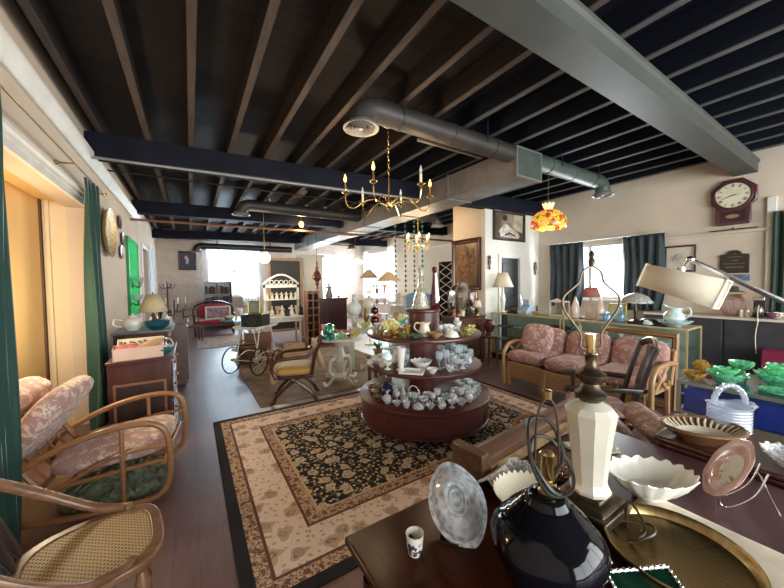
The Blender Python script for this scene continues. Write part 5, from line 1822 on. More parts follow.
rib += [(.105, .152), (.098, .155), (.082, .145), (.08, .02), (0, .014)]
G_bask = glassy('ribbed_basket_glass', (.90, .93, 1.0), .62, (.80, .86, .97), .04)
part('body', MB().lathe(rib, 36, sx=1.05, sy=.8, wob=lambda q, i: (1 + (.05 * math.cos(10 * q) if i in (29, 30) else 0), .01 * math.cos(2 * q) if i in (29, 30) else 0)), G_bask, t)
hd = []
for i in range(27):
    a = PI * i / 26
    hd.append((.078 * math.cos(a), 0, .145 + .105 * math.sin(a)))
part('handle', MB().tube(hd, [.011 + .004 * (i % 2) for i in range(27)], 8), G_bask, t)
put('bowl', M_china, 'small white china', 'left of the glass basket on the dark sideboard', (2.32, .60, .786), scale=.8)
put('plate', mat('yellow_glaze', (.50, .44, .24), .2, coat=.4), 'shallow yellow oval', 'beside the glass basket on the dark sideboard', (2.42, .12, .786), scale=1.2, words='dish')
for i, (x, y, s) in enumerate([(2.16, .22, 1.2), (2.20, .05, 1.1), (2.36, -.06, 1.1)]):
    put('bigbowl', G_cut, 'clear cut-glass', ['on the dark sideboard below the glass basket', 'on the sideboard at the right edge of view', 'behind others at the right edge of the sideboard'][i], (x, y, .786), scale=s * .85)

# green glass on the low case
ZC = .861
g = 'coloured glass on the low case'
gi = [('bigbowl', G_green, 'green glass', 3.20, .62, 1.25), ('plate', G_green, 'green glass', 3.13, .36, 1.2), ('bigbowl', G_green, 'green glass', 3.36, .40, 1.4), ('bowl', G_green, 'green glass', 3.12, .16, 1.3), ('plate', G_green, 'pale green', 3.33, .14, 1.3), ('bigbowl', G_green, 'green glass', 3.15, -.07, 1.2), ('sherbet', G_green, 'green glass', 3.49, .60, 1.5), ('bigbowl', G_yellow, 'yellow-green glass', 3.36, -.10, 1.25), ('plate', G_yellow, 'yellow-green', 3.14, -.28, 1.2), ('goblet', G_green, 'green glass', 3.54, .25, 1.2), ('bowl', G_blue, 'pale blue-green glass', 3.51, .07, 1.2)]
wh = ['at the left of the low case', 'at the front of the low case', 'heaped mid-case behind the front plate', 'on the low case front, behind the glass basket', 'in the middle of the low case', 'on the low case, right of the front bowl', 'at the back left of the low case', 'toward the right of the low case', 'at the front right of the low case', 'at the back of the low case', 'at the back of the low case beside the goblet']
for (k, m, adj, x, y, s), w_ in zip(gi, wh):
    put(k, m, adj, w_, (x, y, ZC), rnd.uniform(0, 6), g, s)
for k, (x, y, s, zz) in enumerate([(3.20, .62, 1.1, .045), (3.36, .40, 1.25, .05), (3.36, .40, 1.05, .095), (3.15, -.07, 1.0, .045)]):
    put('bowl', G_green, 'green glass', ['nested in the left green bowl on the low case', 'nested in the heaped green bowl mid-case', 'topmost bowl of the mid-case green heap', 'nested in the right-hand green bowl on the low case'][k], (x, y, ZC + zz), rnd.uniform(0, 6), g, s)
put('bowl', G_amber, 'amber glass', 'with flared rim at the left end of the low case', (3.10, .765, ZC), 0, g, 1.15)
put('fan', G_amber, 'gold-amber', 'at the left end of the low case', (3.30, .775, ZC), .8, g, .8)
put('smallbowl', G_amber, 'amber glass', 'behind the fan vase on the low case', (3.48, .765, ZC), 0, g, 1.1)
put('bowl', M_china, 'white square-sided china', 'at the back of the low case against the dark counter', (3.56, -.14, ZC), 0, g, 1.05)
# ---------------------------------------------------------------- right wall
M_clockwood = wood('clock_rosewood', (.045, .012, .018), (.10, .03, .038), .3, 'Z', coat=.3)
t = thing('wall_clock', 'octagonal dark rosewood drop-dial clock on the right wall', 'clock', (7.2, 1.36, 2.88))
oct8 = [(.27 * math.cos(R(22.5 + 45 * i)), .27 * math.sin(R(22.5 + 45 * i))) for i in range(8)]
part('case', MB().prism(oct8, -.09, -.01, 'X'), M_clockwood, t, bevel=.012)
part('drop_box', MB().prism([(-.19, -.16), (.19, -.16), (.19, -.42), (.17, -.45), (-.17, -.45), (-.19, -.42)], -.085, -.01, 'X'), M_clockwood, t, bevel=.008)
FX = T(-.09, 0, 0, 0, R(-90), 0)
part('bezel', MB().lathe([(.185, 0), (.20, .012), (.215, .008), (.22, 0)], 40, FX), M_clockwood, t)
part('dial', MB().lathe([(0, .004), (.185, .004), (.185, 0), (0, 0)], 40, FX), mat('ivory_dial', (.70, .64, .50), .4), t)
M_ink = mat('black_ink', (.01, .01, .01), .5)
num = ['XII', 'I', 'II', 'III', 'IIII', 'V', 'VI', 'VII', 'VIII', 'IX', 'X', 'XI']
nb = MB()
for i, s_ in enumerate(num):
    # seen from the room (looking along +X) the dial's right is -Y
    a = R(30 * i)
    wd = sum({'I': .009, 'V': .018, 'X': .018}[c] for c in s_)
    u = -wd / 2
    M = T(-.0955, 0, 0, -a, 0, 0) @ Matrix.Translation((0, 0, .152))

    def bar(u0, z0, u1, z1, th=.0035):
        d = Vector((0, -(u1 - u0), z1 - z0))
        L = d.length
        ang = math.atan2(d.y, d.z)
        nb.box(-.0005, .0005, -th / 2, th / 2, 0, L, M @ T(0, -u0, z0, -ang, 0, 0))
    for c in s_:
        if c == 'I':
            bar(u + .0045, -.021, u + .0045, .021, .005)
            u += .009
        elif c == 'V':
            bar(u + .002, .021, u + .009, -.021, .005)
            bar(u + .016, .021, u + .009, -.021, .003)
            u += .018
        else:
            bar(u + .002, .021, u + .016, -.021, .005)
            bar(u + .016, .021, u + .002, -.021, .003)
            u += .018
part('numerals', nb, M_ink, t)


def hand(L, w, ang, x):
    return MB().prism([(-w, -.03), (w, -.03), (w * .6, L * .7), (0, L), (-w * .6, L * .7)], x, x + .0015, 'X', T(0, 0, 0, -R(ang), 0, 0))


part('hour_hand', hand(.10, .007, 272, -.098), mat('pale_hand', (.35, .32, .26), .4), t)
part('minute_hand', hand(.15, .006, 108, -.100), M_ink, t)
part('drop_glass', MB().box(-.088, -.084, -.14, .14, -.41, -.23), mat('dark_glass_panel', (.05, .022, .028), .15), t)
part('drop_ornament', MB().prism([(.075 * math.cos(2 * PI * i / 20), -.32 + .03 * math.sin(2 * PI * i / 20)) for i in range(20)], -.0895, -.088, 'X'), mat('gilt_ornament', (.30, .24, .16), .4, .4), t)


def wall_pic(name, label, loc, w, h, frm, th, art, liner=None, axis='X-', fr_d=.04, extra=None):
    """Framed picture hung on a wall; its face looks along axis."""
    rz = {'X-': 0, 'X+': PI, 'Y-': R(90)}[axis]
    t = thing(name, label, 'picture', loc, rz)
    part('frame', frame_mb(w, h, th, fr_d), frm, t)
    part('picture_surface', MB().box(-.012, -.004, -w / 2 + th * .8, w / 2 - th * .8, th * .8, h - th * .8), art, t)
    if liner:
        part('mat_board', frame_mb(w - 1.6 * th, h - 1.6 * th, liner[0], .012).__class__().add(*(lambda m: (m.v, m.f))(frame_mb(w - 1.6 * th, h - 1.6 * th, liner[0], .016)), M=T(0, 0, .8 * th)), liner[1], t)
    for k, (nm, mb, m) in enumerate(extra or []):
        part(nm, mb, m, t)
    return t


sk = MB()
for i in range(60):
    a, q = rnd.uniform(0, 6.28), rnd.random() ** .5 * .11
    y, z = q * math.cos(a), .23 + q * .9 * math.sin(a)
    pts = [(-.0135, y, z)]
    for k in range(4):
        pts.append((-.0135, pts[-1][1] + rnd.uniform(-.02, .02), pts[-1][2] + rnd.uniform(-.02, .02)))
    sk.tube(pts, .0012, 4)
wall_pic('framed_drawing', 'dark-framed grey pencil drawing on the right wall, beside the slate-blue curtain', (7.2, 2.0, 1.72), .42, .46, mat('black_frame', (.02, .016, .015), .3), .03, mat('drawing_paper', (.60, .54, .46), .6), extra=[('pencil_lines', sk, mat('pencil_grey', (.16, .15, .15), .7))])
t = thing('wall_plaque', 'black arch-topped plaque with faint gilt lines on the right wall below the clock', 'plaque', (7.2, 1.34, 1.68))
pl = [(-.16, 0), (.16, 0), (.16, .29), (.10, .30)] + [(.08 * math.cos(R(a)), .30 + .06 * math.sin(R(a))) for a in range(0, 181, 20)] + [(-.10, .30), (-.16, .29)]
part('board', MB().prism(pl, -.03, -.005, 'X'), mat('plaque_black', (.02, .017, .016), .4), t, bevel=.004)
M_dg = mat('dull_gilt', (.22, .17, .10), .5, .3)
for z, w_, h_ in ((.30, .035, .012), (.255, .18, .016), (.20, .08, .018), (.15, .24, .012), (.095, .20, .022)):
    ln = MB()
    k = int(w_ / .014)
    for i in range(k):
        if True:
            ln.box(-.0315, -.030, -w_ / 2 + i * .014, -w_ / 2 + i * .014 + .010, z - h_ / 2, z + h_ / 2 * rnd.uniform(.4, 1))
    part('lettering', ln, M_dg, t)
t = thing('wall_shelf', 'short wooden wall shelf above the long dark counter', 'shelf', (7.2, 1.15, 1.36))
part('board', MB().box(-.20, 0, 0, .62, 0, .025), W_pale, t)
for y in (.08, .54):
    part('bracket', MB().prism([(-.16, 0), (0, 0), (0, -.12)], y - .01, y + .01, 'Y'), W_pale, t)
for i, (y, c, lab) in enumerate([(1.62, (.06, .015, .04), 'plum felt hat at the left of the wall shelf'), (1.34, (.03, .02, .025), 'black felt hat at the right of the wall shelf')]):
    solo('felt_hat', lab, 'hat', MB().lathe([(0, .10), (.05, .10), (.075, .085), (.08, .03), (.085, .02), (.13, .012), (.14, .018), (.13, .006), (.08, 0), (0, 0)], 24, sx=.8), velvet('hat_felt%s' % ('' if i else '_plum'), c), (7.09, y, 1.386), group='hats on the wall shelf')
solo('notice_card', 'blue printed card propped under the black plaque', 'card', MB().box(-.004, .004, -.13, .13, 0, .1), mat('blue_card', (.14, .19, .28), .6, var=.5, vs=18), (7.17, 1.30, 1.56), rot=(0, R(8), 0))
t = thing('wall_rod', 'thin dark rod with a hook on the right wall below the clock', 'rod', (7.15, 0, 2.36))
part('rod', MB().tube([(0, 1.10, 0), (0, 1.62, 0)], .008, 6), M_iron, t)
part('hook', MB().tube([(.045, 1.36, .01), (0, 1.36, .03), (-.02, 1.36, 0)], .006, 6), M_iron, t)
solo('curtain', 'dark green drape hanging at the right edge of the right wall', 'curtain', curtain_mb(.26, 1.1, 2.55, 3, .04, .1), velvet('bottle_green_velvet', (.02, .055, .04)), (7.1, .82, 0), solid=.008)
# counter-top things (top 1.035)
ZT = 1.036
t = thing('wire_basket', 'round pink wire basket on the long dark counter', 'basket', (6.93, 1.30, ZT))
wb = MB()
for i in range(18):
    a = 2 * PI * i / 18
    wb.tube(smooth([(.07 * math.cos(a), .07 * math.sin(a), .004), (.14 * math.cos(a), .14 * math.sin(a), .11), (.135 * math.cos(a), .135 * math.sin(a), .19), (.10 * math.cos(a), .10 * math.sin(a), .25)], 3), .004, 5)
part('wire_ribs', wb, mat('pink_wire', (.42, .17, .20), .4), t)
for r_, z in ((.07, .004), (.10, .25)):
    part('hoop', MB().tube([(r_ * math.cos(2 * PI * i / 28), r_ * math.sin(2 * PI * i / 28), z) for i in range(28)], .006, 6, True), mat('pink_hoop', (.38, .15, .18), .4), t)
for y, lab in ((1.185, 'cream shaker right of the pink wire basket'), (1.125, 'cream shaker second right of the pink wire basket')):
    ware('shaker', lambda: {'body': MB().lathe([(0, 0), (.022, 0), (.024, .01), (.018, .05), (.022, .08), (0, .08)], 14), 'lid': MB().lathe([(.02, .08), (.022, .09), (.014, .105), (0, .108)], 14)}, {}, M_cream, 'shaker', lab, 'shaker', (6.80, y, ZT), 0, 'shakers on the counter')
t = thing('coffee_maker', 'small steel and black coffee maker on the long dark counter', 'coffee maker', (6.92, 1.03, ZT))
part('base', MB().box(-.07, .07, -.06, .06, 0, .03), M_dark, t, bevel=.006)
part('column', MB().box(.02, .07, -.06, .06, .03, .24), M_dark, t, bevel=.006)
part('head', MB().box(-.07, .07, -.06, .06, .24, .29), M_silver, t, bevel=.006)
part('carafe', MB().lathe([(0, .032), (.045, .032), (.052, .06), (.048, .12), (.035, .15), (0, .15)], 16, T(-.02, 0, 0)), G_smoke, t)
for i, (x, y, m, lab) in enumerate([(6.76, 1.02, M_dark, 'black mug before the coffee maker'), (6.78, .90, mat('plum_mug', (.12, .03, .08), .3), 'plum mug right of the coffee maker'), (6.95, .86, M_cream, 'cream mug behind the plum mug')]):
    put('cup', m, '', '', (x, y, ZT), 2.0, 'mugs on the counter', 1.3)
    for o in C.objects:
        if o.get('label', '').startswith(' cup'):
            o['label'] = lab
            o.name = 'mug'
solo('hanging_cord', 'pale flex hanging down the front of the dark counter', 'cord', MB().tube(smooth([(6.70, 1.0, 1.22), (6.63, 1.0, 1.1), (6.60, .99, 1.0), (6.60, 1.01, .8), (6.60, 1.0, .55)], 5), .006, 6), M_cream)
solo('crimson_box', 'crimson box on the floor before the dark counter at the right edge', 'box', MB().box(-.15, .15, -.2, .2, 0, .66), mat('crimson_card', (.20, .012, .05), .5), (6.4, .70, 0), bevel=.006)

# ---------------------------------------------------------------- swing-arm lamp
t = thing('swing_arm_lamp', 'adjustable lamp with a large tilted cream shade on a silver arm, at the upper right', 'lamp', (3.46, -.34, .861))
o_ = Vector((3.46, -.34, .861))
ctr = Vector((2.62, .72, 1.565)) - o_
ax = Vector((.02, -.45, -.150)).normalized()
vw = Vector((2.62, .725, -.03)).normalized()
sx_ = ax.cross(vw).normalized()
sy_ = ax.cross(sx_).normalized()
q = Matrix(((sx_.x, sy_.x, ax.x, 0), (sx_.y, sy_.y, ax.y, 0), (sx_.z, sy_.z, ax.z, 0), (0, 0, 0, 1))) @ Matrix.Rotation(R(45), 4, 'Z')
SM = Matrix.Translation(ctr) @ q
part('lamp_shade', MB().lathe([(.104, -.195), (.120, .195)], 4, SM), M_linen, t, solid=.004)
M_bind = mat('shade_binding', (.80, .74, .62), .7)
for r_, z in ((.105, -.195), (.121, .195)):
    part('shade_rim', MB().tube([(r_ * math.cos(PI / 2 * i), r_ * math.sin(PI / 2 * i), z) for i in range(4)], .006, 6, True, SM), M_bind, t)
p1 = Vector((2.61, .675, 1.72)) - o_
p2 = Vector((3.07, .01, 1.22)) - o_
part('lower_arm', MB().tube([p1, p2], .015, 8), M_silver, t)
part('shade_holder', MB().tube([p1, ctr + Vector((0, 0, .09))], .008, 8).sphere(p1, .022, 10).lathe([(0, 0), (.02, 0), (.02, .03), (0, .03)], 10, Matrix.Translation(ctr + Vector((0, 0, .08)))), M_silver, t)
part('pole', MB().tube([p2, (-.05, .05, .28), (0, 0, .20), (0, 0, .02)], .012, 8), M_iron, t)
part('base', MB().lathe([(0, 0), (.10, 0), (.10, .015), (.03, .03), (.012, .04), (0, .04)], 20), M_iron, t)

# ---------------------------------------------------------------- on the office walls
pp = wall_pic('portrait_picture', 'sepia portrait of a seated figure in a dark frame, high on the white office wall', (6.08, YO, 2.50), 1.1, .66, W_black, .06, painting('sepia_ground', [(.05, .035, .025), (.13, .09, .055), (.34, .28, .20)], 2.2, 5.0), axis='Y-')
el = lambda cy, cz, ry, rz_, n=24: [(cy + ry * math.cos(2 * PI * i / n), cz + rz_ * math.sin(2 * PI * i / n)) for i in range(n)]
part('painted_backdrop', MB().prism([(-.46, .2), (-.1, .3), (-.18, .6), (-.46, .6)], -.0128, -.012, 'X'), mat('sepia_light', (.50, .42, .32), .6, var=.3), pp)
part('painted_garment', MB().prism([(.30, .08), (.36, .2), (.22, .34), (.10, .38), (-.02, .30), (-.24, .22), (-.36, .12), (-.30, .07)], -.0138, -.0128, 'X'), mat('pale_garment', (.60, .54, .45), .6, var=.35, vs=12), pp)
part('painted_head', MB().prism(el(.14, .44, .075, .09), -.0146, -.0138, 'X'), mat('sepia_skin', (.34, .23, .15), .6), pp)
part('painted_hair', MB().prism(el(.165, .50, .085, .065), -.0154, -.0146, 'X'), mat('dark_hair', (.03, .02, .015), .6), pp)
part('painted_arm', MB().prism([(-.2, .14), (.02, .2), (.18, .13), (.16, .10), (.0, .15), (-.2, .10)], -.0152, -.0146, 'X'), mat('dark_sepia', (.06, .04, .03), .6), pp)
cp = wall_pic('carved_relief', 'tall carved wooden relief panel of figures on the peach office side wall', (XO, 5.2, 1.42), .88, 1.14, W_mahog, .10, wood('carved_relief', (.05, .022, .010), (.36, .18, .08), .5, 'Z', scale=1.6, stretch=1.6), axis='X-', fr_d=.06)
rl = MB()
for i in range(26):
    y, z = rnd.uniform(-.26, .26), rnd.uniform(.2, .85)
    rl.sphere((-.012, y, z), rnd.uniform(.03, .07), 8, sx=.4, sz=rnd.uniform(1, 2.4))
rl.sphere((-.015, .02, .93), .07, 10, sx=.4)
part('relief_figures', rl, bpy.data.materials['carved_relief'], cp)
for x, z, lab in ((5.40, 2.0, 'small dark carved sconce left of the office door'), (7.02, 1.9, 'small dark carved sconce right of the office door')):
    solo('carved_sconce', lab, 'sconce', MB().lathe([(0, -.16), (.03, -.13), (.02, -.06), (.05, 0), (.03, .07), (.045, .11), (.0, .17)], 12, sy=.6), M_bronze, (x, YO - .03, z), group='carved sconces on the office wall')
t = thing('lattice_door', 'narrow dark door with white diamond lattice beyond the carved panel', 'door', (6.29, 6.68, 0))
part('panel', MB().box(.03, .06, .005, .635, 0, 2.19), mat('matt_black', (.008, .008, .009), .9, spec=.1), t)
for k in range(8):
    part('lattice', MB().tube([(0.012, .06, .15 + k * .25), (0.012, .32, .275 + k * .25), (0.012, .58, .15 + k * .25)], .014, 4).tube([(0.012, .06, .40 + k * .25), (0.012, .32, .275 + k * .25), (0.012, .58, .40 + k * .25)], .014, 4), M_trim, t)
# green bead strings
for i, (x, y) in enumerate([(4.20, 6.45), (4.42, 6.35), (4.62, 6.26), (4.80, 6.17)]):
    b = MB().tube([(0, 0, .22), (0, 0, -2.1)], .003, 5)
    for k in range(17):
        b.sphere((0, 0, -.1 - k * .12), .028, 8, sz=1.3)
    solo('bead_string', ['leftmost', 'second from left', 'third from left', 'rightmost'][i] + ' of four dark green bead strings hung behind the gilt chandelier', 'bead string', b, mat('dark_green_beads', (.015, .10, .055), .3) if i == 0 else bpy.data.materials['dark_green_beads'], (x, y, ZJ), group='green bead strings')


def table_lamp(name, label, loc, h, base_m, shade_m, r=.15, sh_h=.2, body=None, top=.6, group=None):
    t = thing(name, label, 'lamp', loc, 0, group)
    bh = h - sh_h
    part('body', MB().lathe(body or [(0, 0), (.07, 0), (.07, .015), (.03, .03), (.045, bh * .3), (.055, bh * .5), (.025, bh * .75), (.015, bh * .95), (.015, bh + .04), (0, bh + .04)], 18), base_m, t)
    part('lamp_shade', MB().lathe([(r, bh - .02), (r * top, bh + sh_h - .02)], 28), shade_m, t, solid=.004)
    part('finial', MB().lathe([(0, bh + .03), (.004, bh + .03), (.004, bh + sh_h - .02), (.012, bh + sh_h), (0, bh + sh_h + .02)], 8), M_oldbrass, t)
    return t


ZK = .961
table_lamp('table_lamp', 'white-based table lamp with a cream cone shade on the jewellery counter by the office door', (5.46, 4.33, ZK), .84, M_china, M_linen, .21, .30, top=.42)
M_peach = mat('peach_glass', (.62, .50, .42), .25, coat=.3)
lb = [(0, 0), (.06, 0), (.065, .02), (.072, .10), (.06, .21), (.03, .29), (.018, .32), (.018, .36), (0, .36)]
M_pinksh = mat('dusty_pink_shade', (.30, .11, .10), .8)
table_lamp('table_lamp', 'peach glass lamp with a dusty red shade before the right wall window', (5.6, 2.68, ZK), .54, M_peach, M_pinksh, .14, .16, lb)
for y, lab in ((2.89, 'peach glass bottle lamp base left of the red-shaded lamp'), (2.50, 'peach glass bottle lamp base right of the red-shaded lamp')):
    solo('lamp_base', lab, 'lamp', MB().lathe(lb, 18), M_peach, (5.52, y, ZK), group='peach lamp bases')
t = thing('mushroom_lamp', 'table lamp with a grey leaded mushroom shade on the glass counter', 'lamp', (5.62, 2.06, ZK))
part('body', MB().lathe([(0, 0), (.08, 0), (.075, .02), (.025, .04), (.02, .1), (.03, .16), (.018, .22), (.018, .34), (0, .34)], 16), M_bronze, t)
part('lamp_shade', MB().lathe([(.21, .29), (.20, .31), (.15, .38), (.08, .42), (.02, .44), (0, .445)], 28, wob=lambda a, i: (1 + .02 * math.cos(12 * a), .01 * math.cos(12 * a) if i == 0 else 0)), mat('grey_leaded_glass', (.34, .35, .33), .3, var=.4, vs=30), t, solid=.005)
t = thing('cash_register', 'pale blue adding machine on the jewellery counter', 'cash register', (5.55, 3.86, ZK))
part('body', MB().prism([(-.12, 0), (.12, 0), (.12, .16), (.02, .16), (-.12, .07)], -.10, .10, 'Y'), mat('pale_blue_plastic', (.35, .50, .68), .35), t, bevel=.006)
part('display', MB().box(.0, .03, -.07, .07, .16, .27), bpy.data.materials['pale_blue_plastic'], t, bevel=.005)
part('lever', MB().tube([(.06, .10, .12), (.04, .13, .26), (.0, .13, .36)], .007, 6), M_silver, t)
solo('black_purse', 'small black purse beside the pale blue adding machine', 'purse', MB().pillow(.16, .2, .1, T(0, 0, .05)), M_dark, (5.5, 4.06, ZK))
put('bowl', mat('honey_glaze', (.45, .30, .10), .3, coat=.3), 'honey-coloured', 'right of the pale blue adding machine', (5.5, 3.62, ZK), scale=1.2)
put('figurine', mat('pewter_bust', (.10, .09, .08), .4, .3), 'small dark', 'behind the adding machine on the jewellery counter', (5.74, 3.74, ZK), scale=.8)
t = thing('white_cabinet', 'small white glazed display cabinet standing on the glass counter', 'cabinet', (5.5, 3.08, ZK))
fr = MB()
for x in (0, .18):
    for y in (0, .24):
        fr.box(x, x + .02, y, y + .02, 0, .27)
for z in (0, .25):
    fr.box(0, .2, 0, .26, z, z + .02)
fr.prism([(0, .27), (.26, .27), (.13, .32)], 0, .02, 'X')
part('frame', fr, M_trim, t)
part('glass', MB().box(.006, .01, .02, .24, .02, .25), G_case, t)
part('back_panel', MB().box(.185, .195, .02, .24, .02, .25), mat('dusty_peach', (.45, .33, .27), .6), t)
wall_pic('small_yellow_picture', 'small yellow-framed print standing behind the peach lamps', (5.78, 2.36, ZK), .26, .26, mat('yellow_frame', (.55, .45, .12), .4), .03, painting('print_art', [(.45, .42, .2), (.6, .58, .4), (.3, .35, .3)], 8, 3.0))
bl = ['left-hand', 'second', 'third', 'right-hand']
for i, (x, y, k, m) in enumerate([(5.45, 2.36, 'jar', G_blue), (5.56, 2.22, 'bottle', G_blue), (5.42, 2.20, 'bowl', G_blue), (5.5, 2.48, 'jar', G_clear)]):
    put(k, m, ['pale blue glass', 'pale blue glass', 'pale blue glass', 'clear glass'][i], 'in the blue cluster on the glass counter before the window', (x, y, ZK), 0, 'blue glass on the counter', 1.2)
solo('dark_tray', 'long dark round-ended tray on the glass counter under the mushroom lamp', 'tray', MB().pillow(.22, .46, .07, T(0, 0, .035), e=.6), W_black, (5.70, 1.98 - .2, ZK), 0)
t = thing('wash_jug', 'pale blue-white scalloped wash jug standing in its basin', 'jug', (5.52, 1.58, ZK + .035))
M_aqua = mat('pale_aqua_china', (.55, .68, .66), .2, coat=.3)
part('body', MB().lathe([(0, 0), (.06, 0), (.065, .01), (.115, .07), (.11, .12), (.075, .17), (.09, .22), (.085, .22), (.07, .17), (.1, .12), (0, .05)], 24, wob=lambda a, i: (1 + (.35 * math.exp(-((a - PI / 2) / .4) ** 2) if i in (6, 7) else 0) + .03 * math.cos(10 * a), .05 * math.exp(-((a - PI / 2) / .4) ** 2) if i in (6, 7) else 0)), M_aqua, t)
part('handle', MB().tube(smooth([(0, -.08, .2), (0, -.15, .22), (0, -.17, .14), (0, -.11, .08)], 5), .011, 8), M_aqua, t)
bigscallop('wash_basin', 'wide pale aqua wash basin under the jug on the glass counter', (5.52, 1.58, ZK), .19, .075, 1, 1, 0, 14, M_aqua, .03)
put('dome', M_aqua, 'pale aqua', 'left of the wash basin on the glass counter', (5.42, 1.84, ZK), scale=.9)

# counter contents: little trays, boxes and bottles on the shelves
g = 'jewellery and trinkets in the glass counters'
n = 0
cols = [(.30, .28, .30), (.45, .43, .38), (.10, .10, .13), (.36, .25, .12), (.05, .12, .14)]
tm = [mat('trinket_tray', c, .5, var=.3, vs=20) for c in cols]
for si, z in enumerate((.121, .409, .669)):
    for i in range(7):
        y = 4.36 - i * .19
        b = MB().box(-.07, .07, -.075, .075, 0, .012).box(-.07, .07, -.075, -.068, .012, .02).box(-.07, .07, .068, .075, .012, .02)
        for k in range(10):
            b.sphere((rnd.uniform(-.05, .05), rnd.uniform(-.055, .055), .018), .009, 6)
        solo('trinket_tray', f'{ORD[i]} jewellery tray from the office end, {["bottom", "middle", "top"][si]} shelf of the jewellery counter', 'tray', b, tm[(i * 2 + si) % 5], (5.48 + .08 * (i % 2), y, z), 0, g)
pot = MB()
for i in range(90):
    a, q = rnd.uniform(0, 6.28), rnd.random() ** .5
    pot.sphere((.10 * q * math.cos(a), .22 * q * math.sin(a), .05 + .06 * rnd.random()), .014, 6)
o = solo('purple_flowers', 'spray of dark purple dried flowers on the top shelf of the jewellery counter', 'dried flowers', pot, mat('dried_purple', (.07, .03, .10), .8, var=.5), (5.66, 3.2, .669))
o['kind'] = 'stuff'
kk = ['jar', 'bottle', 'bowl', 'figurine', 'cup', 'jar', 'lowvase']
mm = [G_blue, M_china, G_clear, M_china, mat('yellow_tin', (.55, .48, .10), .5), G_blue, M_china]
nm_ = ['pale blue glass', 'white china', 'clear glass', 'white china', 'yellow', 'pale blue glass', 'white china']
for si, z in enumerate((.409, .669)):
    for i in range(7):
        j = (i + si * 3) % 7
        put(kk[j], mm[j], nm_[j], f'{ORD[i]} from left, {["middle", "top"][si]} shelf, counter behind the sofa', (5.5, 2.80 - i * .2, z), 0, g, 1.0)
wall_pic('leaning_portrait', 'small gilt-framed picture leaning against the end of the jewellery counter on the floor', (5.22, 4.52, .012), .30, .46, M_gold, .04, painting('small_portrait', [(.08, .05, .03), (.35, .22, .12), (.5, .4, .3)], 7, 9.0), axis='Y-').rotation_euler = (R(-10) * 0, 0, R(78))

# ---------------------------------------------------------------- dresser with triple mirror behind the round display
t = thing('mirror_dresser', 'dark dresser below the triple arched mirror beyond the round display', 'dresser', (4.06, 4.29, 0))
part('body', MB().box(0, .84, .02, .34, .08, .92), W_mahog, t)
part('top', MB().box(-.02, .86, 0, .35, .92, .95), W_mahog, t, bevel=.006)
for i in range(3):
    d_ = part('drawer', MB().box(.05, .79, 0, .02, .12 + i * .27, .36 + i * .27), W_walnut, t, bevel=.004)
    for x in (.22, .62):
        part('drawer_knob', MB().sphere((x, -.015, .24 + i * .27), .018, 8), M_oldbrass, d_)
for x in (.04, .80):
    for y in (.05, .31):
        part('leg', MB().lathe([(.02, 0), (.03, .08)], 8, T(x, y, 0)), W_mahog, t)
M_mirror = mat('mirror_silvering', (.72, .74, .74), .04, 1.0)
t = thing('triple_mirror', 'folding triple mirror with arched dark frames standing on the dresser', 'mirror', (4.50, 4.54, .951))


def arched(w, h, m, k):
    o = []
    for i in range(15):
        a = PI * i / 14
        o.append((w / 2 * math.cos(a), h - w / 2 + w / 2 * math.sin(a)))
    return [(-w / 2, 0)] + o[::-1][0:0] + [(w / 2, 0)] + o


for nm, x, w_, h_, rz in (('centre_panel', 0, .34, .66, 0), ('side_panel', -.29, .23, .48, 12), ('side_panel', .29, .23, .48, -12)):
    M = T(x, -.02, 0, 0, 0, R(rz))
    p_ = part(nm, MB().prism(arched(w_, h_, None, 0), -.012, .012, 'Y', M), W_mahog, t, bevel=.004)
    part('mirror_glass', MB().prism([(a * .72, .04 + b * .90) for a, b in arched(w_, h_, None, 0)], -.016, -.013, 'Y', M), M_mirror, p_)
put('stick', M_iron, 'black iron', 'before the centre of the triple mirror', (4.48, 4.36, .951), scale=1.7)
put('jar', M_cream, 'cream', 'left of the black candlestick on the mirror dresser', (4.36, 4.38, .951), scale=1.0)
table_lamp('table_lamp', 'small lamp with a cream drum shade at the right of the mirror dresser', (4.74, 4.38, .951), .30, M_oldbrass, M_linen, .09, .13, top=.75)
put('figurine', mat('terracotta', (.34, .15, .09), .7), 'small terracotta', 'at the left of the mirror dresser', (4.14, 4.38, .951), scale=.75)
put('dome', G_pink, 'pink glass', 'at the front of the mirror dresser', (4.25, 4.36, .951), scale=.8)
solo('carved_urn', 'dark red carved wooden urn on a stool before the mirror dresser', 'urn', MB().lathe([(0, 0), (.08, 0), (.05, .05), (.10, .14), (.11, .2), (.06, .27), (.075, .3), (0, .3)], 18), W_red, (4.68, 4.02, .60))
t = thing('plant_stool', 'dark round stool under the carved red urn', 'stool', (4.68, 4.02, 0))
part('seat', MB().lathe([(0, .56), (.15, .56), (.16, .58), (.15, .6), (0, .6)], 20), W_mahog, t)
for a in (45, 135, 225, 315):
    part('leg', MB().tube([(.12 * math.cos(R(a)), .12 * math.sin(R(a)), .56), (.15 * math.cos(R(a)), .15 * math.sin(R(a)), 0)], .014, 8), W_mahog, t)

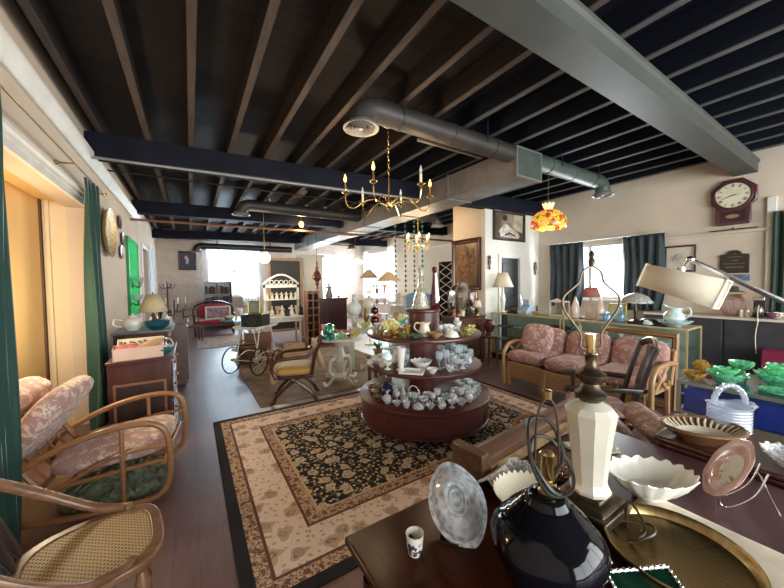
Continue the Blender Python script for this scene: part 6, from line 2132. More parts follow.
# ---------------------------------------------------------------- left dressers: what stands on them
t = thing('carton', 'open pinkish cardboard box of papers and oddments on the dark dresser', 'box', (-.47, 4.14, .871), R(6))
b = MB().box(-.2, .2, -.15, .15, 0, .006).box(-.2, .2, -.15, -.144, 0, .12).box(-.2, .2, .144, .15, 0, .12).box(-.2, -.194, -.15, .15, 0, .12).box(.194, .2, -.15, .15, 0, .12)
part('carton_walls', b, mat('pinkish_card', (.50, .38, .33), .8), t)
solo('red_cloth', 'crumpled red cloth in the pinkish carton', 'cloth', MB().pillow(.22, .2, .09, e=.8), mat('faded_red_cloth', (.40, .10, .12), .9, var=.3, vs=20), (-.55, 4.14, .96))
solo('tan_glove', 'tan leather glove lying over the edge of the pinkish carton', 'glove', MB().tube(smooth([(-.1, -.06, 0), (0, -.02, .03), (.1, .04, .05)], 4), [.022, .025, .03, .034, .036, .034, .028, .02, .012], 8, sq=.5), mat('tan_leather', (.45, .25, .12), .6), (-.36, 4.09, .98))
t = thing('scrap_tray', 'shallow cream tray of small bits tilted behind the pinkish carton', 'tray', (-.48, 4.42, .94), rot=(R(24), 0, R(5)))
part('dish', MB().box(-.2, .2, -.11, .11, 0, .008).box(-.2, .2, -.11, -.1, 0, .04).box(-.2, .2, .1, .11, 0, .04).box(-.2, -.19, -.11, .11, 0, .04).box(.19, .2, -.11, .11, 0, .04), M_paper, t)
o_ = MB()
for i in range(60):
    o_.sphere((rnd.uniform(-.17, .17), rnd.uniform(-.08, .08), .02), .012, 6)
part('oddments', o_, mat('brown_oddments', (.16, .11, .08), .6, var=.6, vs=40), t)
for i, (x, y, k, m, lab, s) in enumerate([(-.27, 4.1, 'bigbowl', G_teal, 'teal glass', 1.1), (-.25, 4.28, 'basket', G_clear, 'clear glass', 1.2), (-.28, 4.46, 'figurine', M_silver, 'silvery', .8), (-.62, 4.62, 'jar', M_dark, 'black', 1.2), (-.4, 4.66, 'bowl', G_blue, 'pale blue glass', 1.1)]):
    put(k, m, lab, ['right of the pinkish carton on the dark dresser', 'behind the teal bowl on the dark dresser', 'at the back right of the dark dresser', 'at the back left of the dark dresser', 'at the back of the dark dresser'][i], (x, y, .871), 0, None, s)
t = thing('teapot', 'large cream teapot at the left end of the slate-topped cabinet', 'teapot', (-.64, 5.22, 1.031), R(90))
part('body', MB().lathe([(0, 0), (.06, 0), (.065, .012), (.11, .06), (.115, .10), (.09, .15), (.05, .17), (0, .17)], 22), M_china, t)
part('lid', MB().lathe([(.05, .168), (.04, .19), (.012, .2), (.018, .215), (0, .225)], 16), M_china, t)
part('spout', MB().tube(smooth([(0, -.10, .06), (0, -.16, .09), (0, -.19, .16)], 5), [.026, .024, .022, .02, .018, .017, .016, .015, .014, .013, .013], 8), M_china, t)
part('handle', MB().tube(smooth([(0, .10, .13), (0, .18, .15), (0, .19, .08), (0, .11, .05)], 5), .01, 8), M_china, t)
solo('teal_bowl', 'deep blue-green glazed bowl on the slate-topped cabinet under the lamp', 'bowl', MB().lathe([(0, 0), (.07, 0), (.075, .012), (.13, .06), (.14, .12), (.13, .12), (.11, .06), (0, .02)], 24), mat('blue_green_glaze', (.006, .05, .085), .2, coat=.4), (-.38, 5.09, 1.031))
table_lamp('table_lamp', 'table lamp with a beige pleated cone shade on the slate-topped cabinet', (-.45, 5.5, 1.031), .47, M_oldbrass, mat('beige_pleated_shade', (.50, .42, .27), .8), .17, .24, top=.45)
for i, (x, y, k, m, lab, s) in enumerate([(-.28, 5.33, 'goblet', G_clear, 'clear glass', 1.2), (-.27, 5.4, 'pitcher', G_clear, 'clear glass', 1.1), (-.62, 5.45, 'vase', G_clear, 'clear glass', 1.0), (-.72, 5.60, 'lowvase', M_china, 'white', 1.1)]):
    put(k, m, lab, ['right of the blue-green bowl', 'behind the blue-green bowl at the cabinet edge', 'left of the beige-shaded lamp', 'at the back left corner of the slate-topped cabinet'][i], (x, y, 1.031), 0, None, s)
put('dome', M_china, 'white china', 'on the tall reddish-brown cabinet', (-.36, 6.2, 1.011), scale=1.2)
put('bottle', G_clear, 'clear glass', 'on the tall reddish-brown cabinet', (-.38, 6.5, 1.011), scale=1.1)
t = thing('round_chair', 'low chair with a round bentwood back beyond the tall cabinet', 'chair', (-.30, 7.3, 0))
part('seat', MB().lathe([(0, .42), (.2, .42), (.21, .44), (.2, .46), (0, .46)], 20), W_oak, t)
part('back_hoop', MB().tube(smooth([(-.18, -.17, .46), (-.22, -.2, .7), (-.24, 0, .86), (-.22, .2, .7), (-.18, .17, .46)], 6), .015, 8), W_oak, t)
for a in (45, 135, 225, 315):
    part('leg', MB().tube([(.15 * math.cos(R(a)), .15 * math.sin(R(a)), .43), (.19 * math.cos(R(a)), .19 * math.sin(R(a)), 0)], .015, 8), W_oak, t)
# ---------------------------------------------------------------- middle of the room
# baby carriage
t = thing('baby_carriage', 'white-framed antique baby carriage with large spoked wheels, carrying a black box', 'baby carriage', (1.0, 6.31, .009), R(43))


def wheel(r, w_=.012, n=14):
    mb = MB().tube([(r * math.cos(2 * PI * i / 32), 0, r * math.sin(2 * PI * i / 32)) for i in range(32)], w_, 6, True)
    return mb


for x, y, r in ((-.30, -.285, .23), (.30, -.22, .15), (-.30, .285, .23), (.30, .22, .15)):
    wh = part('wheel', MB().add(*(lambda m: (m.v, m.f))(wheel(r)), M=T(x, y, r + .012)), M_iron, t)
    sp = MB()
    for k in range(12):
        a = 2 * PI * k / 12
        sp.tube([(x, y, r + .012), (x + r * math.cos(a), y, r + .012 + r * math.sin(a))], .003, 5)
    part('spokes', sp, M_whiteiron, wh)
    part('hub', MB().tube([(x, y - .02, r + .012), (x, y + .02, r + .012)], .02, 10), M_iron, wh)
fr = MB()
fr.tube([(-.30, -.285, .242), (-.30, .285, .242)], .009, 6)
fr.tube([(.30, -.22, .162), (.30, .22, .162)], .009, 6)
fr.tube([(.30, 0, .162), (.30, 0, .30)], .009, 6)
for y in (-.2, .2):
    fr.tube(smooth([(-.34, y, .30), (-.30, y, .27), (0, y, .36), (.30, y, .27), (.34, y, .30)], 4), .010, 6)
    fr.tube([(-.28, y, .28), (-.16, y, .80)], .010, 6)
    fr.tube([(.28, y, .28), (.16, y, .80)], .010, 6)
    fr.tube(smooth([(.28, y, .80), (.42, y, .86), (.55, y, .96)], 4), .010, 6)
fr.tube([(.55, -.2, .96), (.55, .2, .96)], .014, 8)
part('frame', fr, M_whiteiron, t)
part('tray', MB().box(-.30, .30, -.23, .23, .80, .815).tube([(-.31, -.24, .83), (.31, -.24, .83), (.31, .24, .83), (-.31, .24, .83)], .012, 6, True), M_whiteiron, t)
t = thing('black_box', 'black box with an embossed front on the baby carriage', 'box', (1.0, 6.31, .816), R(-42))
part('body', MB().box(-.21, .21, -.13, .13, 0, .24), mat('black_lacquer', (.025, .028, .032), .35), t, bevel=.006)
part('embossing', MB().tube([(.085 * math.cos(2 * PI * i / 20), -.133, .12 + .06 * math.sin(2 * PI * i / 20)) for i in range(20)], .008, 6, True).tube(smooth([(-.05, -.133, .08), (0, -.133, .15), (.05, -.133, .08)], 4), .008, 6), mat('dull_pewter', (.10, .10, .10), .4, .5), t)
wall_pic('small_easel_picture', 'small brass-framed pale picture standing on the black box', (1.0, 6.33, 1.058), .26, .24, M_gold, .03, mat('pale_green_print', (.26, .32, .28), .5, var=.3), axis='Y-').rotation_euler = (0, 0, R(48))
# swivel X-frame chair
t = thing('curule_chair', 'dark X-legged armchair with a gold velvet seat turned away near the rug edge', 'chair', (1.20, 4.42, .009), R(160))
for s in (-1, 1):
    for e in (-1, 1):
        part('leg', MB().tube(smooth([(e * -.05, s * .20, .34), (e * .12, s * .205, .22), (e * .24, s * .21, .10), (e * .27, s * .21, .03), (e * .31, s * .21, .02)], 5), .024, 8), W_mahog, t)
    a = part('arm', MB().tube(smooth([(.22, s * .26, .36), (.28, s * .27, .50), (.20, s * .27, .60), (0, s * .27, .62), (-.18, s * .26, .64), (-.25, s * .24, .74)], 5), .024, 8), W_mahog, t)
part('stretcher', MB().tube([(0, -.2, .30), (0, .2, .30)], .02, 8), W_mahog, t)
part('seat_rail', MB().box(-.24, .26, -.25, .25, .34, .38), W_mahog, t, bevel=.01)
part('seat_cushion', MB().pillow(.5, .5, .13, T(.01, 0, .43), e=.4), V_gold, t)
bk = MB()
for s in (-1, 1):
    bk.tube(smooth([(-.22, s * .22, .36), (-.26, s * .22, .6), (-.36, s * .2, .88)], 4), .024, 8)
bk.tube([(-.36, -.2, .88), (-.36, .2, .88)], .026, 8)
part('back_frame', bk, W_mahog, t)
part('back_pad', MB().pillow(.42, .38, .07, T(-.30, 0, .62, 0, R(-72), 0), e=.4), V_tan, t)
part('apron_drape', MB().pillow(.10, .46, .26, T(.27, 0, .38), e=.5), V_tan, t)
# white pedestal table
t = thing('white_pedestal_table', 'round white table on an ornate scrolled pedestal, crowded with coloured glass', 'table', (2.0, 4.74, .009))
part('tabletop', MB().lathe([(0, .70), (.36, .70), (.38, .712), (.38, .725), (.36, .735), (0, .735)], 40), M_whiteiron, t)
part('pedestal', MB().lathe([(0, .05), (.10, .05), (.12, .1), (.07, .16), (.09, .28), (.12, .36), (.08, .46), (.05, .55), (.09, .63), (.14, .70), (0, .70)], 20, wob=lambda a, i: (1 + .08 * math.cos(8 * a), 0)), M_whiteiron, t)
for a in (20, 110, 200, 290):
    ca, sa = math.cos(R(a)), math.sin(R(a))
    part('leg', MB().tube(smooth([(q * ca, q * sa, z) for q, z in ((.06, .40), (.20, .38), (.22, .22), (.15, .12), (.26, .03), (.33, .03), (.34, .08))], 4), .028, 8, sq=.7), M_whiteiron, t)
solo('white_statuette', 'small white cherub statuette on the floor beside the pedestal table', 'statuette', P_figurine(.42)[''], M_china, (2.28, 4.35, .009))
ZW = .745
g = 'coloured glass on the white pedestal table'
tw = 'on the white pedestal table'
for k, m, adj, x, y, s, w_ in [('bottle', G_teal, 'teal glass', 1.70, 4.62, .8, 'at the far left of the white pedestal table'), ('jar', G_teal, 'teal glass', 1.78, 4.54, .9, 'at the front left of the white pedestal table'), ('jar', G_emer, 'tall emerald glass', 1.82, 4.72, 2.0, 'at the left of the white pedestal table'), ('lowvase', G_teal, 'teal glass', 1.73, 4.76, .9, 'behind the emerald jar'), ('goblet', G_pink, 'pale pink glass', 1.80, 4.90, 1.6, 'behind the emerald jar'), ('bowl', G_green, 'pale green glass', 1.92, 4.56, 1.1, 'at the front of the white pedestal table'), ('plate', M_china, 'red and white', 2.06, 4.50, .9, 'at the front right of the white pedestal table'), ('bigbowl', G_yellow, 'pale yellow glass', 2.20, 4.60, 1.0, 'at the right of the white pedestal table'), ('dome', G_clear, 'clear glass', 2.02, 4.72, 1.2, 'in the middle of the white pedestal table'), ('bowl', G_olive, 'olive and amber glass', 2.10, 4.88, 1.6, 'toward the back of the white pedestal table'), ('sherbet', G_pink, 'pink glass', 2.18, 4.75, 1.2, 'right of the clear dome'), ('smallbowl', G_red, 'ruby glass', 2.06, 4.52, .8, 'sitting on the red and white plate'), ('fan', G_amber, 'amber glass', 1.92, 4.88, 1.1, 'behind the clear dome'), ('goblet', G_yellow, 'yellow-green glass', 2.31, 4.73, 1.0, 'at the right edge of the white pedestal table')]:
    z = ZW + (.022 if k == 'smallbowl' else 0)
    put(k, m, adj, w_, (x, y, z), rnd.uniform(0, 6), g, s)
# stand and items beyond it
t = thing('long_side_table', 'pale green long table behind the white pedestal table, heaped with glass and china', 'table', (2.45, 5.3, .0), R(-20))
M_palegreen = mat('pale_green_paint', (.42, .52, .42), .5)
part('tabletop', MB().box(0, 1.5, 0, .6, .74, .77), M_palegreen, t, bevel=.005)
for x in (.04, 1.46):
    for y in (.04, .56):
        part('leg', MB().box(x - .025, x + .025, y - .025, y + .025, 0, .74), M_palegreen, t)
part('apron', MB().box(.03, 1.47, .03, .57, .66, .74), M_palegreen, t)


def LT(u, v, z=.771):
    c, s_ = math.cos(R(-20)), math.sin(R(-20))
    return (2.45 + u * c - v * s_, 5.3 + u * s_ + v * c, z)


t = thing('globe_oil_lamp', 'oil lamp with a frosted white globe shade behind the pedestal table', 'lamp', LT(.10, .30))
part('font', MB().lathe([(0, 0), (.07, 0), (.03, .05), (.025, .1), (.07, .14), (.07, .19), (.03, .22), (0, .22)], 18), G_clear, t)
part('globe', MB().sphere((0, 0, .34), .145, 20), mat('frosted_globe', (.70, .76, .76), .3), t)
part('chimney', MB().lathe([(.03, .47), (.035, .52), (.028, .62)], 12), G_clear, t, solid=.003)
t = thing('ruby_hurricane_lamp', 'ruby glass double-globe hurricane lamp beyond the pedestal table', 'lamp', LT(.46, .06))
part('base', MB().lathe([(0, 0), (.06, 0), (.03, .03), (.025, .05), (0, .05)], 14), M_oldbrass, t)
part('lower_globe', MB().sphere((0, 0, .13), .085, 16), G_red, t)
part('collar', MB().lathe([(0, .2), (.035, .2), (.03, .24), (0, .24)], 12), M_oldbrass, t)
part('upper_globe', MB().sphere((0, 0, .31), .075, 16), G_red, t)
part('chimney', MB().lathe([(.02, .37), (.028, .42), (.02, .50)], 12), G_clear, t, solid=.003)
gl = [('pitcher', M_china, 'white china', .12, .52, 1.3), ('bigbowl', G_yellow, 'yellow glass', .28, .14, 1.3), ('vase', G_pink, 'pink glass', .60, .36, 1.2), ('bowl', M_milk, 'white', .66, .12, 1.3), ('bottle', G_red, 'ruby glass', .76, .40, 1.0), ('figurine', M_china, 'white china', .80, .18, 1.0), ('bigbowl', G_green, 'green glass', .95, .14, 1.2), ('vase', G_amber, 'amber glass', .94, .40, 1.2), ('jar', G_blue, 'blue glass', 1.10, .22, 1.3), ('fan', G_yellow, 'pale yellow', 1.12, .46, 1.3), ('pitcher', G_pink, 'pink glass', 1.26, .2, 1.2), ('stick', M_oldbrass, 'brass', 1.30, .45, 1.6), ('bowl', G_amber, 'amber glass', 1.41, .2, 1.2), ('tallgoblet', G_red, 'ruby glass', .48, .40, 1.2)]
for i, (k, m, adj, u, v, s) in enumerate(gl):
    put(k, m, adj, f'on the pale green table, {ORD[i % 20]} counting from its left', LT(u, v), rnd.uniform(0, 6), 'ware on the pale green table', s)
t = thing('potted_cactus', 'terracotta pot with a small plant on a brown stool left of the round display', 'potted plant', (2.36, 4.14, .49))
part('pot', MB().lathe([(0, 0), (.05, 0), (.07, .10), (.075, .12), (.06, .12), (0, .1)], 16), bpy.data.materials['terracotta'], t)
pl_ = MB()
for i in range(16):
    a = 2 * PI * i / 16
    pl_.tube(smooth([(0, 0, .1), (.04 * math.cos(a), .04 * math.sin(a), .17), (.07 * math.cos(a), .07 * math.sin(a), .16 + .03 * (i % 3))], 3), [.01] * 3 + [.008] * 3 + [.003], 5)
part('leaves', pl_, mat('plant_green', (.10, .17, .06), .6), t)
t = thing('brown_stool', 'square brown wooden stool under the potted plant', 'stool', (2.36, 4.14, .009))
part('seat', MB().box(-.13, .13, -.13, .13, .44, .48), W_walnut, t, bevel=.006)
for x in (-.1, .1):
    for y in (-.1, .1):
        part('leg', MB().box(x - .018, x + .018, y - .018, y + .018, 0, .44), W_walnut, t)


def cone_floor_lamp(label, x, y, h, r, m):
    t = thing('floor_lamp', label, 'floor lamp', (x, y, 0))
    part('base', MB().lathe([(0, 0), (.14, 0), (.14, .02), (.03, .04), (0, .04)], 20), M_whiteiron, t)
    part('pole', MB().tube([(0, 0, .03), (0, 0, h - .1)], .014, 8), M_whiteiron, t)
    part('lamp_shade', MB().lathe([(r, h - .22), (r * .92, h - .2), (r * .2, h), (.02, h + .01)], 26), m, t, solid=.005)
    return t


M_wicker = mat('wicker_straw', (.55, .40, .24), .8, bm=.5, bs=90, var=.25, vs=40)
cone_floor_lamp('white floor lamp with a wide straw cone shade left of the green bead strings', 4.05, 6.55, 1.86, .30, M_wicker)
cone_floor_lamp('white floor lamp with a smaller straw shade, behind the wide straw cone shade', 3.92, 7.3, 1.95, .24, M_wicker)
t = thing('blue_cupboard', 'small pale blue painted cupboard behind the round display', 'cupboard', (4.05, 5.45, 0))
M_bluep = mat('pale_blue_paint', (.22, .40, .62), .5)
part('body', MB().box(0, .42, 0, .36, 0, 1.28), M_bluep, t, bevel=.006)
part('top', MB().prism([(-.02, 1.28), (.44, 1.28), (.40, 1.34), (.21, 1.38), (.02, 1.34)], 0, .36, 'Y'), M_bluep, t)
part('cupboard_door', MB().box(.03, .39, -.015, 0, .08, 1.22), mat('lighter_blue_paint', (.32, .50, .70), .5), t, bevel=.004)
table_lamp('table_lamp', 'small lamp with a cream square shade behind the globe oil lamp', LT(.36, .53), .52, M_oldbrass, M_linen, .12, .16, top=.85)
# white arched shelf with figurines
t = thing('white_side_table', 'white painted table under the arched white shelf of figurines', 'table', (1.52, 8.1, .009))
part('tabletop', MB().box(0, .92, 0, .55, .74, .78), M_whiteiron, t, bevel=.006)
part('apron', MB().box(.05, .88, .05, .5, .64, .74), M_whiteiron, t)
for x in (.08, .84):
    for y in (.08, .47):
        part('leg', MB().lathe([(.02, 0), (.03, .2), (.022, .4), (.032, .64)], 10, T(x, y, 0)), M_whiteiron, t)
t = thing('arched_shelf', 'white ornate arched shelf standing on the white table before the blackboard', 'shelf', (1.535, 8.44, .79))
for x in (0, .84):
    part('post', MB().box(x, x + .05, 0, .05, 0, .80), M_whiteiron, t)
part('shelf_board', MB().box(0, .89, -.05, .15, .40, .425), M_whiteiron, t)
part('shelf_board', MB().box(0, .89, 0, .05, .72, .80), M_whiteiron, t)
part('arch', MB().tube(smooth([(0, .025, .80), (.1, .025, .90), (.3, .025, 1.02), (.445, .025, 1.05), (.59, .025, 1.02), (.79, .025, .90), (.89, .025, .80)], 5), .025, 8), M_whiteiron, t)
sc = MB()
for x in (.2, .33, .445, .56, .69):
    sc.tube([(x + .05 * math.cos(2 * PI * i / 14), .025, .86 + .05 * math.sin(2 * PI * i / 14)) for i in range(14)], .009, 5, True)
part('scrollwork', sc, M_whiteiron, t)
for i in range(7):
    put('figurine', [M_china, M_cream][i % 2], ['white', 'cream'][i % 2] + ' china', f'{ORD[i]} from left on the upper board of the arched shelf', (1.62 + i * .12, 8.46, .79 + .426), 0, 'figurines on the arched shelf', .9)
ft = [('pitcher', M_china, 'white china'), ('bottle', M_cream, 'cream'), ('vase', mat('pinkish_vase', (.60, .40, .33), .35), 'pinkish'), ('figurine', M_china, 'white china'), ('jar', M_dark, 'black'), ('figurine', M_china, 'white china'), ('vase', M_cream, 'cream'), ('figurine', M_dark, 'black')]
for i, (k, m, adj) in enumerate(ft):
    put(k, m, adj, f'{ORD[i]} from left on the white table below the figurines', (1.57 + i * .12, 8.20 + .05 * (i % 2), .79), 0, 'ware on the white side table', 1.35)
t = thing('blackboard', 'tall oak-framed blackboard standing behind the arched white shelf', 'blackboard', (1.85, 9.5, 0))
part('board', MB().box(.08, .92, 0, .02, .3, 2.28), mat('slate_black', (.035, .035, .04), .6), t)
part('frame', MB().box(0, .08, -.01, .03, 0, 2.36).box(.92, 1.0, -.01, .03, 0, 2.36).box(.08, .92, -.01, .03, 2.28, 2.36).box(.08, .92, -.01, .03, .22, .3), mat('oak_frame', (.42, .26, .14), .5), t)
part('foot', MB().box(0, .08, -.2, .2, 0, .04).box(.92, 1.0, -.2, .2, 0, .04), bpy.data.materials['oak_frame'], t)
t = thing('rack_tower', 'narrow reddish wooden rack of pigeonholes left of the dark red buffet', 'rack', (2.46, 7.9, 0))
M_redpine = wood('red_pine', (.24, .09, .05), (.38, .17, .10), .5, 'Z')
rk = MB()
for x in (0, .15, .30):
    rk.box(x, x + .025, 0, .25, 0, 1.42)
part('uprights', rk, M_redpine, t)
part('back_panel', MB().box(.025, .30, .235, .25, 0, 1.4), W_black, t)
for k in range(8):
    part('shelf_board', MB().box(.025, .30, 0, .235, .02 + k * .19, .04 + k * .19), M_redpine, t)
t = thing('red_buffet', 'dark red carved buffet behind the globe oil lamp', 'buffet', (3.05, 8.9, 0))
part('body', MB().box(0, .95, 0, .45, 0, 1.12), W_red, t)
part('top', MB().box(-.03, .98, -.03, .46, 1.12, 1.17), W_red, t, bevel=.008)
for x in (.04, .34, .64):
    d_ = part('cabinet_door', MB().box(x, x + .27, -.015, 0, .12, 1.05), W_mahog, t, bevel=.006)
    part('door_knob', MB().sphere((x + .24, -.025, .6), .014, 8), M_oldbrass, d_)
put('figurine', mat('grey_bust', (.22, .24, .20), .6), 'tall grey', 'standing on the dark red buffet', (3.52, 9.1, 1.172), scale=2.2)
put('pitcher', M_oldbrass, 'brass', 'at the left of the dark red buffet', (3.16, 9.08, 1.172), scale=1.2)
put('bowl', M_china, 'white china', 'at the right of the dark red buffet', (3.82, 9.08, 1.172), scale=1.2)
t = thing('bronze_lantern', 'reddish bronze hanging lantern before the white pillar', 'lantern', (2.60, 7.5, 3.42))
part('cord', MB().tube([(0, 0, .22), (0, 0, -1.3)], .006, 6), M_iron, t)
part('lantern_body', MB().lathe([(0, -1.28), (.03, -1.3), (.02, -1.38), (.05, -1.45), (.04, -1.5), (.11, -1.62), (.12, -1.68), (.05, -1.76), (.06, -1.82), (.02, -1.88), (.03, -1.93), (0, -1.97)], 16), mat('reddish_bronze', (.22, .10, .07), .4, .6), t)
# white pillar
struct('pillar', MB().box(2.95, 3.55, 9.7, 10.3, 0, 2.42).box(2.90, 3.60, 9.65, 10.35, 2.42, 2.5), M_white)
# baskets, stool and pale board near the carriage
def wicker(label, x, y, r, h, c):
    t = thing('wicker_basket', label, 'basket', (x, y, .009))
    b = MB()
    for k in range(9):
        z = k * h / 8
        q = r * (.8 + .2 * k / 8)
        b.tube([(q * math.cos(2 * PI * i / 26), q * math.sin(2 * PI * i / 26), z + .008) for i in range(26)], h / 15, 5, True)
    b.lathe([(0, 0), (r * .8, 0), (r * .8, .01), (0, .01)], 26)
    part('basket_body', b, c, t)
    part('handle', MB().tube([(r * math.cos(R(a)), 0, h + r * .7 * math.sin(R(a))) for a in range(0, 181, 15)], .011, 6), c, t)


M_wk1 = mat('dark_wicker', (.20, .09, .06), .7, bm=.5, bs=80)
M_wk2 = mat('honey_wicker', (.42, .25, .12), .7, bm=.5, bs=80)
wicker('dark wicker basket on the floor behind the baby carriage', .95, 7.0, .2, .34, M_wk1)
wicker('honey-coloured wicker basket right of the dark basket behind the carriage', 1.42, 6.75, .17, .2, M_wk2)
t = thing('orange_crate', 'orange-brown wooden crate table behind the baby carriage', 'crate', (1.0, 7.5, .009))
part('crate_sides', MB().box(0, .5, 0, .02, 0, .5).box(0, .5, .38, .4, 0, .5).box(0, .02, .02, .38, 0, .5).box(.48, .5, .02, .38, 0, .5), W_oak, t)
part('crate_top', MB().box(-.02, .52, -.02, .42, .5, .53), W_oak, t)
for i, (x, y, k, m, adj) in enumerate([(1.1, 7.65, 'bowl', M_china, 'white china'), (1.36, 7.68, 'figurine', M_cream, 'cream'), (1.24, 7.78, 'vase', M_milk, 'white')]):
    put(k, m, adj, 'on the orange-brown crate', (x, y, .54), 0, None, 1.1)
solo('pale_board', 'pale straw-coloured framed board leaning near the curule chair', 'board', MB().box(-.2, .2, -.015, .015, 0, .44), M_wicker, (1.66, 6.2, .012), rot=(R(-10), 0, R(-20)))
t = thing('round_glass_table', 'round pale blue glass-topped table left of the arched shelf', 'table', (1.0, 8.6, .009))
part('tabletop', MB().lathe([(0, .72), (.42, .72), (.43, .735), (.42, .75), (0, .75)], 32), G_blue, t)
part('pedestal', MB().lathe([(0, 0), (.2, 0), (.18, .03), (.05, .06), (.04, .4), (.06, .7), (.15, .72), (0, .72)], 18), M_whiteiron, t)
for i, (dx, dy, k, m, adj) in enumerate([(-.2, 0, 'bigbowl', M_china, 'white china'), (.12, -.1, 'plate', M_milk, 'white'), (.05, .2, 'vase', M_china, 'white'), (-.1, -.22, 'cup', M_china, 'white')]):
    put(k, m, adj, 'on the round pale blue glass table', (1.0 + dx, 8.6 + dy, .76), 0, None, 1.2)
# ---------------------------------------------------------------- far left corner
t = thing('red_settee', 'small carved settee upholstered in crimson before the dark bookcase', 'settee', (.62, 11.75, 0))
part('seat', MB().pillow(1.15, .5, .14, T(0, 0, .42), e=.35), V_red, t)
part('back_pad', MB().pillow(1.0, .10, .48, T(0, .24, .74), e=.5), V_red, t)
part('frame', MB().box(-.58, .58, -.26, .26, .30, .36).tube(smooth([(-.56, .26, .36), (-.56, .27, .85), (-.3, .28, 1.02), (0, .28, 1.06), (.3, .28, 1.02), (.56, .27, .85), (.56, .26, .36)], 5), .03, 8), W_mahog, t)
for x in (-.53, .53):
    for y in (-.22, .22):
        part('leg', MB().tube(smooth([(x, y, .32), (x * 1.03, y * 1.05, .2), (x, y, .02)], 4), .025, 8), W_mahog, t)
    part('arm', MB().tube(smooth([(x, .25, .66), (x * 1.06, 0, .66), (x * 1.05, -.22, .62), (x, -.24, .36)], 4), .022, 8), W_mahog, t)
wall_pic('quilt_picture', 'white-framed picture with red and blue patches propped on the crimson settee', (.72, 11.62, .50), .72, .42, M_whiteiron, .05, painting('patchwork', [(.45, .04, .08), (.55, .30, .28), (.06, .16, .40), (.5, .1, .12)], 9, 1.0), axis='Y-')
solo('gold_cushion', 'flat ochre cushion at the right end of the crimson settee', 'cushion', MB().pillow(.3, .34, .1, T(0, 0, .05)), V_gold, (1.04, 11.68, .505))
t = thing('dark_bookcase', 'tall dark bookcase against the far wall left of the bright window', 'bookcase', (.40, 13.2, 0))
part('sides', MB().box(0, .03, 0, .4, 0, 1.72).box(.87, .9, 0, .4, 0, 1.72).box(.43, .46, 0, .38, .05, 1.69), W_black, t)
part('back_panel', MB().box(.03, .87, .38, .4, 0, 1.7), W_black, t)
for z in (.02, .45, .85, 1.25, 1.69):
    part('shelf_board', MB().box(.03, .87, .01, .38, z, z + .03), W_black, t)
bc = [(.15, .06, .05), (.05, .08, .2), (.3, .24, .12), (.12, .02, .03), (.06, .10, .07)]
bm_ = [mat('book_cloth', c, .7) for c in bc]
for si, z in enumerate((.88, 1.28)):
    for half in (0, 1):
        for i in range(6):
            h_ = rnd.uniform(.2, .3)
            solo('book', f'{ORD[i]} book from left, {["left", "right"][half]} half, {["lower", "upper"][si]} book shelf of the dark bookcase', 'book', MB().box(0, .045, 0, .2, 0, h_), bm_[(i + si + half) % 5], (.45 + half * .44 + i * .055, 13.28, z + .001), 0, 'books in the dark bookcase')
wall_pic('dark_painting', 'dark framed painting with a pale figure on the far wall', (-.07, YF, 2.16), .58, .70, W_walnut, .06, mat('night_blue', (.03, .035, .07), .5), axis='Y-', extra=[('painted_figure', MB().prism([(-.02, .22), (.06, .24), (.05, .36), (.10, .46), (.04, .55), (.0, .5), (-.04, .4)], -.0135, -.012, 'X'), mat('pale_figure', (.45, .36, .36), .6))])
for y, z, lab in ((12.9, 1.5, 'upper dark framed picture on the left wall near the far corner'), (13.3, 1.0, 'lower dark framed picture on the left wall near the far corner')):
    wall_pic('wall_picture', lab, (XL, y, z), .6, .5 if z > 1.2 else .42, W_black, .05, painting('dim_landscape_%d' % int(z * 10), [(.10, .09, .08), (.35, .30, .25), (.6, .55, .5)], 5, z), axis='X+')


def side_chair(label, x, y, rz, wd, seat_m, h=.95):
    t = thing('side_chair', label, 'chair', (x, y, 0), rz)
    part('seat', MB().box(-.2, .2, -.2, .2, .42, .46), seat_m, t, bevel=.01)
    for s in (-1, 1):
        part('back_post', MB().tube([(-.19, s * .18, 0), (-.19, s * .18, .45), (-.25, s * .18, h)], .017, 8), wd, t)
        part('leg', MB().tube([(.18, s * .18, .43), (.19, s * .18, 0)], .016, 8), wd, t)
    for z in (h - .05, h - .25):
        part('back_rail', MB().tube([(-.25 + (h - z) * .05, -.18, z), (-.27, 0, z + .02), (-.25 + (h - z) * .05, .18, z)], .02, 8, sq=.6), wd, t)
    for y_ in (-.18, .18):
        part('stretcher', MB().tube([(-.19, y_, .2), (.18, y_, .2)], .01, 6), wd, t)


side_chair('black side chair in front of the crimson settee', .02, 10.6, R(-80), W_black, W_black)
side_chair('dark side chair left of the black chair in the far aisle', -.5, 10.3, R(-60), W_mahog, V_red)
side_chair('brown side chair beside the brass candelabra in the left corner', -.52, 11.4, R(-40), W_walnut, W_walnut)
t = thing('small_round_table', 'small dark table on the left past the tall cabinet, covered with trinkets', 'table', (-.42, 8.5, .0))
part('tabletop', MB().lathe([(0, .66), (.34, .66), (.35, .675), (.34, .69), (0, .69)], 28), W_mahog, t)
part('pedestal', MB().lathe([(.03, .1), (.05, .3), (.03, .5), (.06, .66)], 14), W_mahog, t)
for a in (30, 150, 270):
    part('leg', MB().tube(smooth([(0, 0, .2), (.16 * math.cos(R(a)), .16 * math.sin(R(a)), .14), (.28 * math.cos(R(a)), .28 * math.sin(R(a)), .02)], 4), .02, 8), W_mahog, t)
for i, (dx, dy, k, m, adj, s) in enumerate([(-.15, .1, 'stick', M_iron, 'black iron', 2.4), (.1, -.15, 'pitcher', M_silver, 'silver', 1.2), (.18, .1, 'jar', M_china, 'white', 1.2), (-.1, -.18, 'bowl', M_silver, 'silver', 1.1), (.0, .18, 'figurine', M_iron, 'dark', 1.3)]):
    put(k, m, adj, 'on the small dark table past the tall cabinet', (-.42 + dx, 8.5 + dy, .692), 0, None, s)
